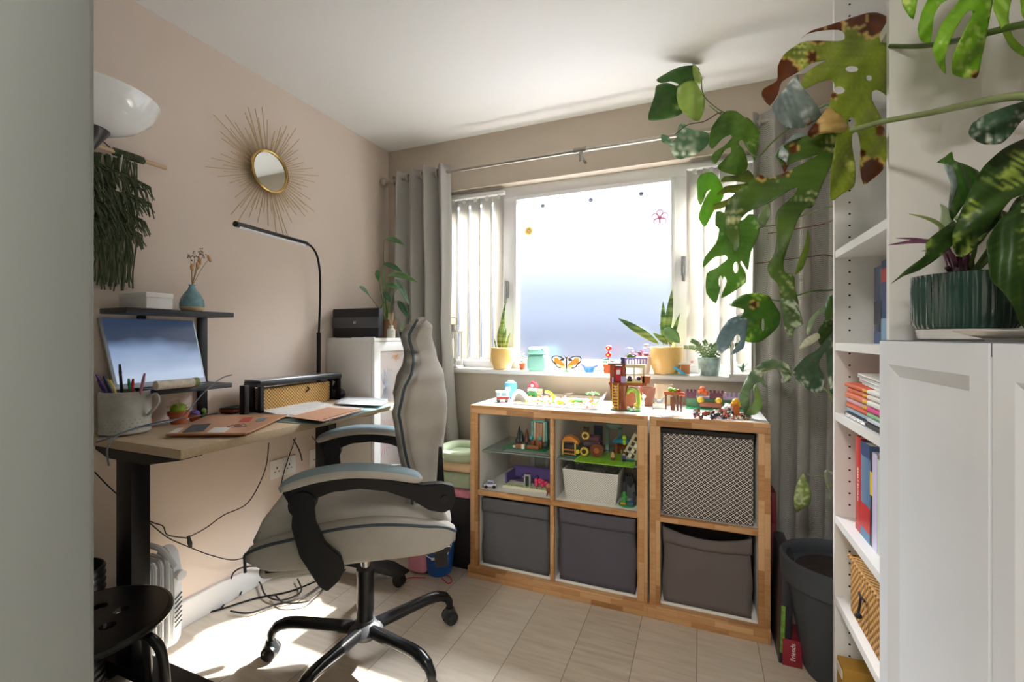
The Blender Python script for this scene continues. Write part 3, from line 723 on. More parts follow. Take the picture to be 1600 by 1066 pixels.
B().tube([(.05, .91, 1.735), (.052, .905, 1.70), (.05, .898, 1.64)], .0018).rb((.055, .897, 1.625), (.003, .016, .035), bev=.001).out('paper_tag', M('D9D2C4', .8), r)
# uplighter
lp = PD(135, 150, 1.3); R_ = .168
r = T('floor_lamp', 'floor lamp with a white glass bowl shade beside the doorway', 'floor lamp', (lp.x, lp.y, 0))
B().lathe([(.03, -.095), (.07, -.09), (.115, -.068), (.15, -.035), (.166, 0), (.168, .006), (.160, .002), (.14, -.03), (.1, -.06), (.03, -.085)], lp, 48).out('lamp_shade', M('FAFCFC', .12, coat=.5), r)
B().lathe([(.012, -.16), (.018, -.15), (.03, -.13), (.052, -.095), (.05, -.088), (.0, -.088)], lp, 32).out('shade_cone', M('222224', .35), r)
B().cyl((lp.x, lp.y, .02), (lp.x, lp.y, lp.z - .15), .009).out('pole', blackm, r)
B().lathe([(.11, 0), (.11, .015), (.02, .025), (.0, .025)], (lp.x, lp.y, 0)).out('lamp_base', blackm, r)
# LED clamp lamp
r = T('desk_lamp', 'black swan-neck desk lamp with long bar head reaching over the desk', 'desk lamp', (.04, 1.74, DZ))
s0 = PX(498, 575, .04); s0.z = DZ
B().cyl(s0, V((s0.x, s0.y, PX(498, 520, .05).z)), .0105).rb((s0.x, s0.y, DZ + .012), (.05, .05, .024), bev=.004).out('lower_pole', blackm, r)
neck = [V((s0.x, s0.y, 1.12)), PX(500, 470, .055), PX(500, 430, .06), PX(496, 402, .075), PX(488, 387, .09), PX(478, 380, .11)]
B().tube(neck, .0055, 10, smooth=5).out('flexible_neck', blackm, r)
e0, e1 = PX(479, 381, .11), PX(368, 350, .27)
hd = B().cyl(e0, e1, .011, seg=20).out('bar_head', M('1A1B1D', .3), r)
dn = V((0, 0, -.004)); B().cyl(e0.lerp(e1, .03) + dn, e0.lerp(e1, .97) + dn, .0093, seg=16).out('diffuser', M('EDF0F2', .4), hd)

# ---------------------------------------------------------------- monitor riser and what stands on it
rs = T('monitor_riser', 'black two tier riser carrying the slanted screen at the near end of the desk', 'riser', (.12, 1.0, DZ))
dm = M('34373B', .5, var=.08); XRs = .17; z1, z2 = 1.215, .943
yE = PX(366, 486, XRs).y
B().box((.02, .86, z1 - .018), (XRs, yE, z1), .002).out('top_tier', dm, rs); B().box((.02, .95, z2 - .018), (XRs, PX(363, 600, XRs).y, z2), .002).out('lower_tier', dm, rs)
yP = PX(309, 560, .01).y
B().box((.003, yP + .0, DZ), (.017, yP + .035, z1 - .018), .002).out('upright', blackm, rs); B().box((.003, .975, DZ), (.018, 1.0, z1 - .018), .002).out('upright', blackm, rs)
B().box((.14, yP + .08, DZ), (.17, yP + .1, z2 - .018), .001).out('foot_post', blackm, rs)
q = [PX(180, 601, .055), PX(322, 592, .055), PX(303, 506, .02), PX(154, 492, .02)]
zb_ = z2 + .002; q[0].z = zb_; q[1].z = zb_; q[2].z = q[3].z = (q[2].z + q[3].z) / 2
nrm = (q[1] - q[0]).cross(q[3] - q[0]).normalized()
if nrm.x < 0: nrm = -nrm
r = T('portable_monitor', 'slim grey portable screen leaning back on the black riser', 'monitor', (q[0] + q[1]) / 2)
def quadslab(b, P, n, t0, t1):
    vs = [b.bm.verts.new(p + n * t0) for p in P] + [b.bm.verts.new(p + n * t1) for p in P]
    b.bm.faces.new(vs[:4]); b.bm.faces.new(vs[4:][::-1])
    for k in range(4): b.bm.faces.new((vs[k], vs[(k + 1) % 4], vs[4 + (k + 1) % 4], vs[4 + k]))
    return b
quadslab(B(), q, nrm, -.008, 0).out('screen_casing', M('A9ADB2', .35, .6), r)
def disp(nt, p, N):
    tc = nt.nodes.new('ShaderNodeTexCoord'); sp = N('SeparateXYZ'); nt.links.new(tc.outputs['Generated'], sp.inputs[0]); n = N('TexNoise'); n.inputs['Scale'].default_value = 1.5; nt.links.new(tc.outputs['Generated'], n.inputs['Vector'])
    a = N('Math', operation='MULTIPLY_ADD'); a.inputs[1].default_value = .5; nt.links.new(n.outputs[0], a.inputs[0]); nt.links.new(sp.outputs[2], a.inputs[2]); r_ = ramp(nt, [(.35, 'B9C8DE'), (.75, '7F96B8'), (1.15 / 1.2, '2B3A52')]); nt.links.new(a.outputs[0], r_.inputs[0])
    p.inputs['Base Color'].default_value = (.02, .02, .03, 1); nt.links.new(r_.outputs[0], p.inputs['Emission Color']); p.inputs['Emission Strength'].default_value = .42  # window glare on the switched-off screen, put in as a glowing gradient
c_ = sum(q, V()) / 4; quadslab(B(), [c_ + (p - c_) * .955 + (V((0, 0, .006)) if i > 1 else V((0, 0, .012))) for i, p in enumerate(q)], nrm, .0002, .0012).out('display', node_mat('screen_glare', disp, .25), r)
# white box, vase with dried stems
c = PX(229, 470, .19); c2 = PX(270, 470, .19); w0 = PY(173, 468, c.y)
r = T('white_box', 'plain white lidded box on the top tier of the riser', 'box', (.12, c.y + .05, z1))
B().box((.04, c.y, z1), (.19, c2.y, z1 + .036), .002).out('box_body', M('E8E8E6', .5), r); B().box((.038, c.y - .002, z1 + .036), (.192, c2.y + .002, z1 + .052), .002).out('box_lid', white, r)
vp = PX(300, 476, .13); vp.z = z1
r = T('bud_vase', 'blue green glazed teardrop vase with dried grasses on the riser', 'vase', vp)
B().lathe([(.0, 0), (.030, 0), (.036, .008), (.039, .022), (.036, .042), (.026, .062), (.013, .080), (.009, .092), (.012, .097), (.009, .097), (.006, .09), (.0, .088)], vp, 36).out('vase_body', M('6F9AA6', .2, var=.25, vscale=40, coat=.5), r)
B().lathe([(.0301, .0), (.0365, .008), (.0388, .014), (.0385, .015)], vp, 36).out('bare_clay_foot', M('C9AE8C', .8), r)
rnd = random.Random(9)
for px_, py_, kind in ((298, 402, 0), (305, 396, 0), (312, 408, 1), (327, 404, 1), (313, 392, 0), (300, 418, 1), (309, 415, 1), (318, 397, 0)):
    tp = PX(px_, py_, .13 + rnd.uniform(-.02, .03)); base = vp + V((0, 0, .09)); stm_ = B().tube([base, base.lerp(tp, .5) + V((.0, .0, .008)), tp], .0009, 5, smooth=3).out('dried_stem', M('A78A64', .9), r)
    b = B()
    if kind: b.ball(tp, .0075, (.8, .8, 2.0), 10, rot=Euler(((tp - base).y * 6, -(tp - base).x * 6, 0)))
    else:
        for _ in range(9): b.ball(tp + V((rnd.uniform(-.008, .008), rnd.uniform(-.01, .01), rnd.uniform(-.014, .01))), .0028, seg=6)
    b.out('seed_head', M('D8AE7E' if kind else '9C8A76', .9), stm_)
p0, p1 = PX(243, 598, .19), PX(307, 586, .19); p0.z = p1.z = z2 + .017
r = T('poster_roll', 'rolled paper tube with green end lying on the lower tier', 'paper roll', (p0 + p1) / 2)
B().cyl(p0, p1, .0155, seg=24).out('roll', M('D9D0BE', .8, var=.15, vscale=60), r); B().cyl(p1 - (p1 - p0).normalized() * .012, p1 + (p1 - p0).normalized() * .003, .0165).out('end_cap', M('7F8A4E', .7), r)
# pen cup
pc = V((.085, .90, DZ)); cm = M('B9B8AE', .5, var=.12, vscale=30, coat=.2)
slab('coaster', [(152, 688), (232, 672), (226, 664), (160, 670)], DZ, .003, M('8E8079', .8), label='thin mauve coaster sheet under the ribbed pen cup', cat='coaster')
r = T('pen_cup', 'speckled grey ceramic cup full of pens at the near corner of the desk', 'cup', pc)
B().lathe([(.0, .003), (.062, .003), (.068, .008), (.069, .14), (.066, .142), (.063, .138), (.062, .012), (.0, .01)], pc, 40).out('cup_body', cm, r)
for zi in range(4):
    for k in range(30):
        pass
b = B()
for zi in range(4):
    for k in range(30):
        a = 2 * PI * (k + .5 * (zi % 2)) / 30; b.ball(pc + V((0.0655 * math.cos(a), .0655 * math.sin(a), .018 + .011 * zi)), .0036, (1, 1, 1), 6)
b.out('dimples', M('9B9A90', .5), r)
B().tube([pc + V((.066, .03, .12)), pc + V((.085, .045, .13)), pc + V((.09, .048, .10)), pc + V((.068, .03, .06))], .005, 8, smooth=4).out('handle', cm, r)
pens = [('purple_pen', 150, 585, '5B3E86'), ('marker_pen', 162, 588, '3B4A6E'), ('pencil', 168, 592, 'D9B33F'), ('black_pen', 187, 569, '1F2224'), ('green_pen', 201, 592, '3F8C5E'), ('red_pen', 208, 592, 'C22B2E'), ('pink_pen', 226, 584, 'C889A4'), ('blue_pen', 156, 600, '2E4E9B'), ('magenta_pen', 153, 594, 'B33B86'), ('yellow_pen', 172, 594, 'E3CF6B')]
for i, (nm, px_, py_, c) in enumerate(pens):
    ox, oy = [(0, 0), (.03, 0), (-.03, .01), (0, -.03), (.02, .025), (.03, -.02), (.04, .01), (-.01, .03), (-.03, -.02), (.01, .0)][i]
    base = pc + V((ox * .4, oy * .4 + .01, .02)); dd = 1.475 + .012 * (i % 3); tp = PD(px_, py_, dd)
    tp = base + (tp - base) * 1.0
    rt = T(nm.replace('black_', '').replace('green_', '').replace('red_', '').replace('pink_', '').replace('blue_', '').replace('purple_', '').replace('magenta_', '').replace('yellow_', ''), {'pencil': 'yellow pencil standing in the speckled cup'}.get(nm, nm.split('_')[0] + (' marker' if 'marker' in nm else ' ' + ('pen')) + ' standing in the speckled cup'), 'pen' if nm != 'pencil' else 'pencil', base)
    B().cyl(base, base.lerp(tp, .86), .0042).out('barrel', M(c, .3), rt); B().cyl(base.lerp(tp, .86), tp, .0048, .003).out('cap', M(c, .25), rt)
def tpot(base, R, H): return [(.0, .0), (R * .72, 0), (R * .88, H * .68), (R * 1.0, H * .68), (R * 1.03, H), (R * .9, H), (R * .86, H * .85), (0, H * .85)]
def potted(name, label, px_, py_, R, H, z=DZ, pm=terracotta):
    p = PZ(px_, py_, z); p.z = z; r = T(name, label, 'potted plant', p)
    B().lathe(tpot(p, R, H), p, 28).out('pot', pm, r); return r, p
r, p = potted('toy_cactus', 'small terracotta pot with dark green beaded cactus next to the pen cup', 228, 669, .021, .033)
b = B()
for i in range(14):
    a = i * 2.4; b.ball(p + V((.012 * math.cos(a), .012 * math.sin(a), .034 + .0022 * i)), .008, seg=8)
b.out('cactus_body', M('2B5A48', .4), r)
r, p = potted('crochet_cactus', 'larger terracotta pot with bright green ball cactus and pale spines', 279, 662, .033, .046)
B().ball(p + V((0, 0, .056)), .026, (1, 1, .8)).out('cactus_body', M('9BC23C', .6, var=.15, vscale=100), r)
b = B(); rnd = random.Random(2)
for i in range(34):
    a = rnd.uniform(0, 2 * PI); e = rnd.uniform(0, 1.4); d = V((math.cos(a) * math.cos(e), math.sin(a) * math.cos(e), math.sin(e))); c = p + V((0, 0, .056)) + V((d.x, d.y, d.z * .8)) * .025
    b.cyl(c, c + d * .015, .0016, .0008, 5)
b.out('spines', M('E8D9B8', .8), r)
r, p = potted('succulent', 'tiny terracotta pot with violet blue rosette on the desk', 304, 658, .02, .024)
b = B()
for i in range(22):
    a = i * 2.4; e = .3 + i * .05; d = V((math.cos(a) * math.cos(e), math.sin(a) * math.cos(e), math.sin(e))); c = p + V((.0, 0, .024)); b.ball(c + d * .014, .007, (1, 1, .6), 6)
b.out('rosette', M('6A62A8', .5, var=.2, vscale=100), r)
for px_, py_, c1_, c2_, lab in ((318, 652, '5E8A3C', '8FBF5A', 'tiny green brick cactus pot between the violet rosette and wallets'), (325, 648, 'D8B84A', '6E77B5', 'tiny yellow pot with blue flower right of the small pots')):
    p = PZ(px_, py_, DZ); toy('toy_plant', lab, 'toy', p, 0, [('pot', c1_, ('b', -1, -1, 0, 1, 1, 1.5)), ('flower', c2_, ('s', 0, 0, 2.6, 1.1), ('s', .7, 0, 2, .6), ('s', -.7, 0, 2, .6))])
for i, (c_, t_, lab) in enumerate((('25406B', .016, 'dark blue small box behind the terracotta pots'), ('DDE3E2', .016, 'white small box stacked on the dark blue box'))):
    p = PZ(252, 652, DZ); tag(B().rb((p.x, p.y, DZ + .008 + i * .0165), (.06, .075, .016), bev=.002).out('small_box', M(c_, .5), smooth=False), lab, 'box')
for i, (c_, dz_) in enumerate((('1D1F22', 0), ('A8443A', 1), ('2B2D33', 2))):
    p = PZ(366, 645, DZ); tag(B().rb((p.x, p.y, DZ + .005 + dz_ * .0085), (.07, .085, .008), rz=.2 * i, bev=.002).out('wallet', M(c_, .4, var=.3, vscale=80)), ['black wallet at the bottom of the small pile by the riser', 'red card case in the middle of the wallet pile', 'patterned dark purse on top of the wallet pile'][i], 'wallet')
# laptop with stickers
LP = [(258, 681), (384, 680), (450, 650), (325, 651)]
r = T('laptop', 'closed rose gold laptop with stickers near the front edge of the desk', 'laptop', PZ(350, 665, DZ))
slab('laptop_base', LP, DZ + .001, .007, M('C98F6E', .35, .6), r, bev=.002); slab('laptop_lid', LP, DZ + .009, .006, M('D9A684', .35, .5), r, bev=.002)
zt = DZ + .0152
slab('photo_sticker', [(283, 677), (318, 674), (330, 662), (300, 664)], zt, .0006, M('4B4F52', .5, var=.5, vscale=60), r); slab('white_sticker', [(323, 676), (350, 676), (362, 668), (335, 668)], zt, .0006, M('DCD9D3', .5), r)
slab('white_sticker', [(262, 678), (278, 676), (288, 668), (276, 670)], zt, .0006, M('D9D3CB', .5, var=.2, vscale=90), r); slab('red_sticker', [(372, 660), (390, 659), (396, 652), (380, 653)], zt, .0006, M('B4433C', .5), r)
slab('dark_sticker', [(398, 659), (412, 658), (418, 653), (405, 653)], zt, .0006, M('77808A', .5), r)
cc = PZ(372, 666, zt)
B().tube([cc + V((.030 * math.cos(a), .026 * math.sin(a) * (1 + .3 * math.cos(3 * a)), .0008)) for a in [2 * PI * i / 40 for i in range(40)]], .0008, 4, close=True).tube([cc + V((.014 * math.cos(a), .01 * math.sin(a), .0008)) for a in [2 * PI * i / 20 for i in range(20)]], .0008, 4, close=True).out('line_drawing_sticker', M('4A3A33', .5), r)
# mat, keyboard, notebooks
slab('desk_mat', [(425, 660), (498, 664), (622, 632), (560, 628)], DZ, .002, M('6F8784', .35), label='dark green glass mat under the spiral notebook', cat='desk mat')
r = T('keyboard', 'slim white keyboard with square keys in front of the wicker basket', 'keyboard', PZ(455, 640, DZ))
KP = [(410, 644), (452, 654), (520, 634), (478, 626)]
kb = slab('keyboard_body', KP, DZ + .0021, .007, M('E8E8E8', .4), r, bev=.002)
P = [PZ(x, y, DZ + .009) for x, y in KP]; b = B()
for i in range(13):
    for j in range(5):
        u = (i + .5) / 13 * .94 + .03; v_ = (j + .5) / 5 * .88 + .06; c = P[1].lerp(P[2], u).lerp(P[0].lerp(P[3], u), v_); ang = math.atan2((P[2] - P[1]).y, (P[2] - P[1]).x)
        b.rb((c.x, c.y, c.z + .001), ((P[2] - P[1]).length / 13 * .82 * .94, (P[0] - P[1]).length / 5 * .8 * .88, .002), rz=ang)
b.out('keys', M('F4F4F2', .4), r)
r = T('spiral_notebook', 'brown covered spiral notebook at the front edge of the desk', 'notebook', PZ(505, 650, DZ))
NP = [(452, 652), (505, 659), (566, 641), (512, 637)]
slab('pages', NP, DZ + .003, .010, M('E6DDD2', .8), r); slab('cover', NP, DZ + .0135, .0015, M('C99A7C', .6, var=.1, vscale=60), r)
P = [PZ(x, y, DZ + .009) for x, y in NP]; b = B()
for i in range(26):
    c = P[1].lerp(P[2], (i + .5) / 26); b.tube([c + V((.0075 * math.cos(a) , 0, .0085 * math.sin(a))) for a in [2 * PI * k / 10 for k in range(10)]], .0012, 4, close=True)
b.out('wire_binding', M('E9E9EA', .25, .7), r)
r = T('white_notebook', 'thick white notebook lying past the keyboard', 'notebook', PZ(560, 628, DZ))
QP = [(524, 631), (595, 634), (606, 627), (545, 623)]
slab('pages', QP, DZ + .003, .011, M('CBD3D8', .7), r); slab('cover', QP, DZ + .0145, .0015, M('F2F3F4', .5), r)
# second riser
xs2 = .15; a1 = PX(408, 640, xs2).y; a2 = PX(534, 620, xs2).y; zs2 = .925
r = T('laptop_riser', 'small black metal riser above the wicker basket', 'riser', (.1, (a1 + a2) / 2, DZ))
B().box((.072, a1 - .02, zs2 - .014), (xs2, a2, zs2), .001).out('riser_top', dm, r)
for (xx, yy) in ((xs2 - .022, a1), (xs2 - .022, a2 - .02), (.074, a1), (.074, a2 - .02)): B().box((xx, yy, DZ), (xx + .018, yy + .018, zs2 - .014), .001).out('leg', blackm, r)
for yy in (a1, a2 - .02): B().box((.09, yy, DZ + .002), (xs2 - .004, yy + .018, DZ + .012), .001).out('floor_bar', blackm, r)
r = T('silver_laptop', 'closed silver laptop resting on the small black riser', 'laptop', (.1, a1 + .12, zs2))
B().box((.072, a1 - .02, zs2), (.17, a2 - .02, zs2 + .009), .003).out('laptop_base', M('4A4D52', .35, .5), r); B().box((.072, a1 - .02, zs2 + .0095), (.17, a2 - .02, zs2 + .016), .003).out('laptop_lid', M('BFC2C6', .25, .7), r)
wick = weave_mat('wicker', '8A6233', 'D9AE68', 420, 420, rough=.8, bump=1.0)
r = T('wicker_basket', 'honey coloured woven basket under the small black riser', 'basket', (.08, a1 + .1, DZ))
B().box((.075, a1 + .022, DZ), (xs2 - .020, a2 - .06, zs2 - .026), .006).out('basket_body', wick, r)
yk = (a1 + a2) / 2 + .03; B().tube([(xs2 - .020, yk, DZ + .085), (xs2 - .010, yk, DZ + .075), (xs2 - .02, yk - .012, DZ + .06)], .003, smooth=3).out('knot_toggle', M('2A211B', .8), r)
# soft things at the far end of the desk
p = PZ(548, 612, DZ); p = clamp_x(p, .08)
r = T('camera_pouch', 'dark grey soft pouch with printed strap in the far desk corner', 'pouch', (p.x, a2 + .03, DZ))
b = B().ball((.09, a2 + .055, DZ + .025), .045, (1, 1.1, .6), 14); b.out('pouch_body', M('55565B', .8), r)
B().tube([(.06, a2 + .01, DZ + .11), (.10, a2 + .02, DZ + .09), (.07, a2 + .03, DZ + .05), (.12, a2 + .03, DZ + .03)], .010, 6, smooth=4).out('strap', M('2A2A2C', .8, var=.6, vscale=60), r)
p = PZ(572, 618, DZ); r = T('sunglasses_case', 'small pink glasses case with dark sunglasses on top', 'case', p)
B().rb((p.x, p.y, DZ + .013), (.05, .07, .02), rz=.3, bev=.008).out('case_body', M('E88DA5', .5), r)
B().rb((p.x - .01, p.y + .01, DZ + .035), (.03, .03, .024), rz=.3, bev=.008).out('case_flap', M('F0B4BE', .5), r)
B().rb((p.x - .015, p.y, DZ + .06), (.02, .06, .03), rz=.5, bev=.01).out('sunglasses', M('3A3638', .15), r)

# ---------------------------------------------------------------- corner display cabinet
YC0, YC1, XC = 1.862, 2.235, .32; ZK = 1.116
r = T('display_cabinet', 'white corner cabinet with a glazed door decorated with starbursts', 'cabinet', (.16, 2.05, 0))
B().box((.004, YC0, .0), (XC - .02, YC0 + .016, ZK - .016)).box((.004, YC1 - .016, 0), (XC - .02, YC1, ZK - .016)).box((.004, YC0, 0), (.016, YC1, ZK - .016)).out('cabinet_case', M('E9E4DE', .5), r)
B().box((.004, YC0 - .002, ZK - .018), (XC + .002, YC1, ZK), .001).out('cabinet_top', white, r)
for z in (.03, .40, .76): B().box((.016, YC0 + .016, z), (XC - .025, YC1 - .016, z + .016)).out('shelf', white2, r)
dr = B().box((XC - .018, YC0, .02), (XC, YC0 + .05, ZK - .02), .002).box((XC - .018, YC1 - .05, .02), (XC, YC1, ZK - .02), .002).box((XC - .0175, YC0 + .049, ZK - .07), (XC - .0005, YC1 - .049, ZK - .02), .002).box((XC - .0175, YC0 + .049, .02), (XC - .0005, YC1 - .049, .07), .002).out('door', M('F2F1EE', .4), r)
B().box((XC - .012, YC0 + .045, .065), (XC - .009, YC1 - .045, ZK - .065)).out('door_glass', M('E8DDD6', .15, alpha=.55), dr)
rnd = random.Random(4)
for (py_, pz_, c, R_, n) in ((YC0 + .09, .86, 'A8B4CC', .11, 40), (YC0 + .19, 1.03, 'E7A35A', .05, 24), (YC0 + .10, .60, 'E0A0A8', .12, 30), (YC0 + .22, .72, 'D9C27A', .13, 30)):
    b = B()
    for i in range(n):
        a = 2 * PI * i / n; l = R_ * rnd.uniform(.6, 1); y1_ = py_ + l * math.cos(a); z1_ = pz_ + l * math.sin(a)
        if YC0 + .05 < y1_ < YC1 - .05 and z1_ < ZK - .075: b.tube([(XC - .008, py_ + .01 * math.cos(a), pz_ + .01 * math.sin(a)), (XC - .008, y1_, z1_)], .0008, 4)
    b.out('starburst_decal', M(c, .7), dr)
# router with emblem strip
r = T('broadband_router', 'wide black router with a grey band standing on the corner cabinet', 'router', (.16, 1.90, ZK))
xa, xb = .02, PY(592, 505, 1.885).x
B().box((xa, 1.885, ZK + .002), (xb, 1.925, ZK + .156), .008, seg=3).out('router_body', M('1C1C1F', .45, bump=.2, bscale=900), r)
B().box((xa + .001, 1.8835, ZK + .052), (xb - .001, 1.886, ZK + .108), .0005).out('grey_band', M('54555A', .4), r)
text('BT', .016, M('E6E6E6', .4), 'emblem', r, Matrix.Translation(((xa + xb) / 2, 1.883, ZK + .080)) @ Matrix.Rotation(PI / 2, 4, 'X'))
B().box((xa + .02, 1.89, ZK), (xb - .02, 1.92, ZK + .003)).out('router_foot', blackm, r)
# plant on the cabinet
p = V((.245, 2.06, ZK))
r = T('potted_plant', 'leafy arrowhead plant in a brown woven pot behind the router', 'potted plant', p)
B().lathe([(.0, 0), (.045, 0), (.052, .05), (.055, .10), (.05, .10), (.045, .085), (0, .085)], p, 28).out('pot', weave_mat('dark_wicker', '4A3426', '8A6648', 600, 700), r)
B().lathe([(0, .08), (.046, .08), (.046, .086), (0, .088)], p).out('soil', soil, r)
lf = [((600, 374), (633, 384), .020), ((598, 412), (631, 428), .019), ((606, 431), (652, 441), .024), ((619, 436), (640, 477), .016), ((622, 450), (598, 447), .020), ((600, 455), (612, 474), .018), ((590, 422), (592, 440), .016), ((562, 447), (578, 463), .012), ((592, 505), (602, 470), .01), ((622, 470), (640, 500), .018)]
for i, (a, t, w_) in enumerate(lf):
    yy = 2.03 + .02 * math.sin(i * 2.1); A_ = PY(*a, yy); T_ = PY(*t, yy - .02); st0 = p + V((.004 * math.cos(i), .004 * math.sin(i), .085))
    B().tube([st0, st0.lerp(A_, .5) + V((-.012 + .004 * i % 3 * .01, 0, .03)), A_], [.0028, .002, .0013], 6, smooth=4).out('stem', M('6E8C4A', .5), r)
    leafshape(B(), A_, T_, w_ * .9, up=(.2, -.75, .6), droop=.12, fold=.18).out('leaf', M(['4F7E45', '3C6B44', '5D8C4C', '7FA68A'][i % 4 if i != 3 else 3], .4, var=.2, vscale=50), r, smooth='all', mods=SOL)
p = PZ(610, 526, ZK); p = V((.24, 1.955, ZK)); q_ = PY(611, 525, 1.955); p.x = q_.x
toy('reed_diffuser', 'cream bottle with thin reeds on the corner cabinet', 'diffuser', p, 0, [('bottle', M('D9D6C6', .3), ('l', [(0, 0), (2.1, 0), (2.2, .5), (2.2, 4.2), (1.2, 5.2), (1.2, 6.6), (0, 6.6)])), ('reeds', M('CDB48C', .8), *[('t', [(0, 0, 5), (1.6 * math.cos(k), 1.6 * math.sin(k), 13)], .13) for k in range(7)])])
q_ = PY(632, 526, 1.955)
toy('glass_bowl', 'small dark green glass bowl with air plant next to the curtain', 'bowl', V((q_.x, 1.955, ZK)), 0, [('bowl', M('24413F', .1), ('l', [(0, 0), (2.2, 0), (2.7, .6), (2.9, 3), (2.7, 3), (2.4, 1), (0, .8)])), ('air_plant', M('8FA65C', .6), *[('t', [(0, 0, 1), (1.6 * math.cos(k * 1.1), 1.2 * math.sin(k * 1.1), 3.6), (2.6 * math.cos(k * 1.1), 2 * math.sin(k * 1.1), 5 + (k % 3))], .16) for k in range(9)])])
toy('paper_strip', 'small white papers on the front edge of the corner cabinet', 'paper', V((.20, 1.87, ZK)), 0, [('sheet', M('F2EFEA', .6), ('b', -3, -.5, 0, 6, 1.0, .3)), ('sheet', M('E9E2D8', .6), ('b', 5, -.4, 0, 11, 1.4, .5))])

# ---------------------------------------------------------------- under the desk: socket, cables, heater, bin, stool
s1, s2 = PX(426, 737, 0), PX(462, 727, 0)
for i, yy in enumerate((1.585, 1.82)):
    r = T('wall_socket', ['white double wall socket below the desk with a plug lead', 'second white wall socket near the corner cabinet'][i], 'socket', (.0, yy, .49))
    B().box((.0, yy - .073, .455), (.009, yy + .073, .541), .002).out('faceplate', M('EFEDE8', .35), r)
    for dy in (-.035, .035):
        B().box((.008, yy + dy - .003, .498), (.0095, yy + dy + .003, .508)).out('pin_slot', blackm, r)
        for dd in (-.011, .011): B().box((.008, yy + dy + dd - .004, .484), (.0095, yy + dy + dd + .004, .488)).out('pin_slot', blackm, r)
cabm = M('141416', .45)
def cable(label, pts, r_=.0022, mat=cabm, name='cable', sm=6):
    return tag(B().tube(pts, r_, 6, smooth=sm).out(name, mat), label, 'cable')
cable('black cable hanging from the desk edge down to the cable tie', [PX(420, 692, .06), PX(414, 735, .06), PX(388, 785, .05), PX(350, 805, .04), PX(322, 825, .04), PX(298, 838, .04)])
cable('black cable crossing the wall from the doorway to the cable tie', [PX(148, 738, .10), PX(178, 768, .09), PX(230, 812, .05), PX(254, 822, .04), PX(262, 836, .04), PX(292, 841, .04)])
cable('black cable running along the wall below the tie toward the seat', [PX(230, 814, .05), PX(262, 840, .04), PX(298, 856, .04), PX(330, 868, .03), PX(368, 875, .03), PX(402, 862, .03)])
cable('black plug lead dropping behind the chair arm from the desk', [PX(462, 684, .03), PX(450, 718, .02), PX(442, 745, .012), PX(438, 770, .012)])
cable('thick black lead looping from the desk down to the wall socket', [PX(458, 686, .05), PX(468, 705, .03), PX(472, 720, .016)], .003)
cable('black lead under the far end of the desk', [PX(487, 682, .05), PX(500, 700, .05), PX(505, 735, .05)])
cable('black lead hanging below the desk near the corner cabinet', [PX(540, 690, .05), PX(545, 710, .05), PX(560, 716, .05), PX(575, 705, .05), PX(588, 692, .05)])
ct = PX(296, 846, .045)
tag(B().tube([ct + V((0, -.004, .022)), ct + V((.004, -.002, 0)), ct + V((0, .004, -.024))], [.006, .008, .006], 8, smooth=3).out('cable_tie', M('121214', .6)), 'black hook and loop tie bundling wall cables', 'cable tie')
# cable heap on the floor
fz = .004
loops = [[(282, 980), (300, 965), (345, 952), (400, 935), (450, 925), (490, 910), (520, 895)], [(345, 952), (358, 930), (365, 895), (395, 885), (430, 892), (470, 900), (510, 905)], [(360, 955), (390, 958), (430, 945), (470, 935), (505, 912), (540, 890)], [(375, 930), (385, 912), (405, 910), (415, 930), (440, 938), (470, 925), (465, 905)], [(430, 930), (445, 942), (480, 940), (500, 925), (520, 905)]]
for i, lp_ in enumerate(loops):
    cable(['long black cable trailing along the skirting from the heater', 'black cable arching in a wide loop on the floor', 'black cable curving out over the bright floor', 'small coil of black cable beside the footrest', 'short black cable crossing the coil under the seat'][i], [PZ(x, y, fz + .004 * i) if y > 903 else PX(x, y, .03) if i == 1 else PZ(x, y, fz + .004 * i) for x, y in lp_], .0035)
# heater
r = T('oil_radiator', 'small white oil filled radiator by the wall behind the desk leg', 'radiator', (.10, .98, 0))
hm = M('E6E8EA', .35); z0h, z1h = .04, .37
for k in range(4):
    y = .922 + k * .02
    rr_ = []
    b = B(); prof = [(.045 + .02, z0h), (.15, z0h), (.165, z0h + .03), (.165, z1h - .03), (.15, z1h - .01), (.065, z1h - .01), (.05, z1h - .04), (.05, z0h + .03)]
    b.prism(prof, .012, Matrix(((1, 0, 0, 0), (0, 0, 1, y), (0, 1, 0, 0), (0, 0, 0, 1))), bev=.004).out('fin', hm, r)
B().cyl((.11, .922, .08), (.11, 1.0, .08), .02).cyl((.11, .922, .32), (.11, 1.0, .32), .02).out('oil_tube', hm, r)
XZc = Matrix(((1, 0, 0, 0), (0, 0, 1, 1.0), (0, 1, 0, 0), (0, 0, 0, 1)))
pts = [(.06, .03), (.13, .03), (.155, .06), (.165, .20), (.16, .31), (.14, .365), (.11, .385), (.08, .375), (.055, .33), (.05, .06)]
cp = B().prism(pts, .035, XZc, bev=.006).out('end_panel', M('EDEFF0', .3), r)
B().tube([(.155, 1.01, .32), (.145, .98, .385), (.11, .96, .405), (.07, .97, .385)], .010, 8, smooth=4).out('carry_handle', M('C9CDD2', .35), r)
B().cyl((.16, 1.02, .29), (.183, 1.02, .29), .016).out('thermostat_knob', M('F1F1F1', .3), r)
b = B()
for k in range(7): b.rb((.166, 1.018, .12 + .016 * k), (.002, .028, .0035), rx=.6)
b.out('vent_slots', blackm, cp)
B().box((.02, .93, 0), (.17, .95, .04), .004).out('foot', M('D0D2D4', .4), r)
r = T('ribbed_bin', 'black ribbed waste bin against the left wall behind the stool', 'bin', (.06, .81, 0))
b = B(); prof = [(0, 0)] ; rr0 = .085
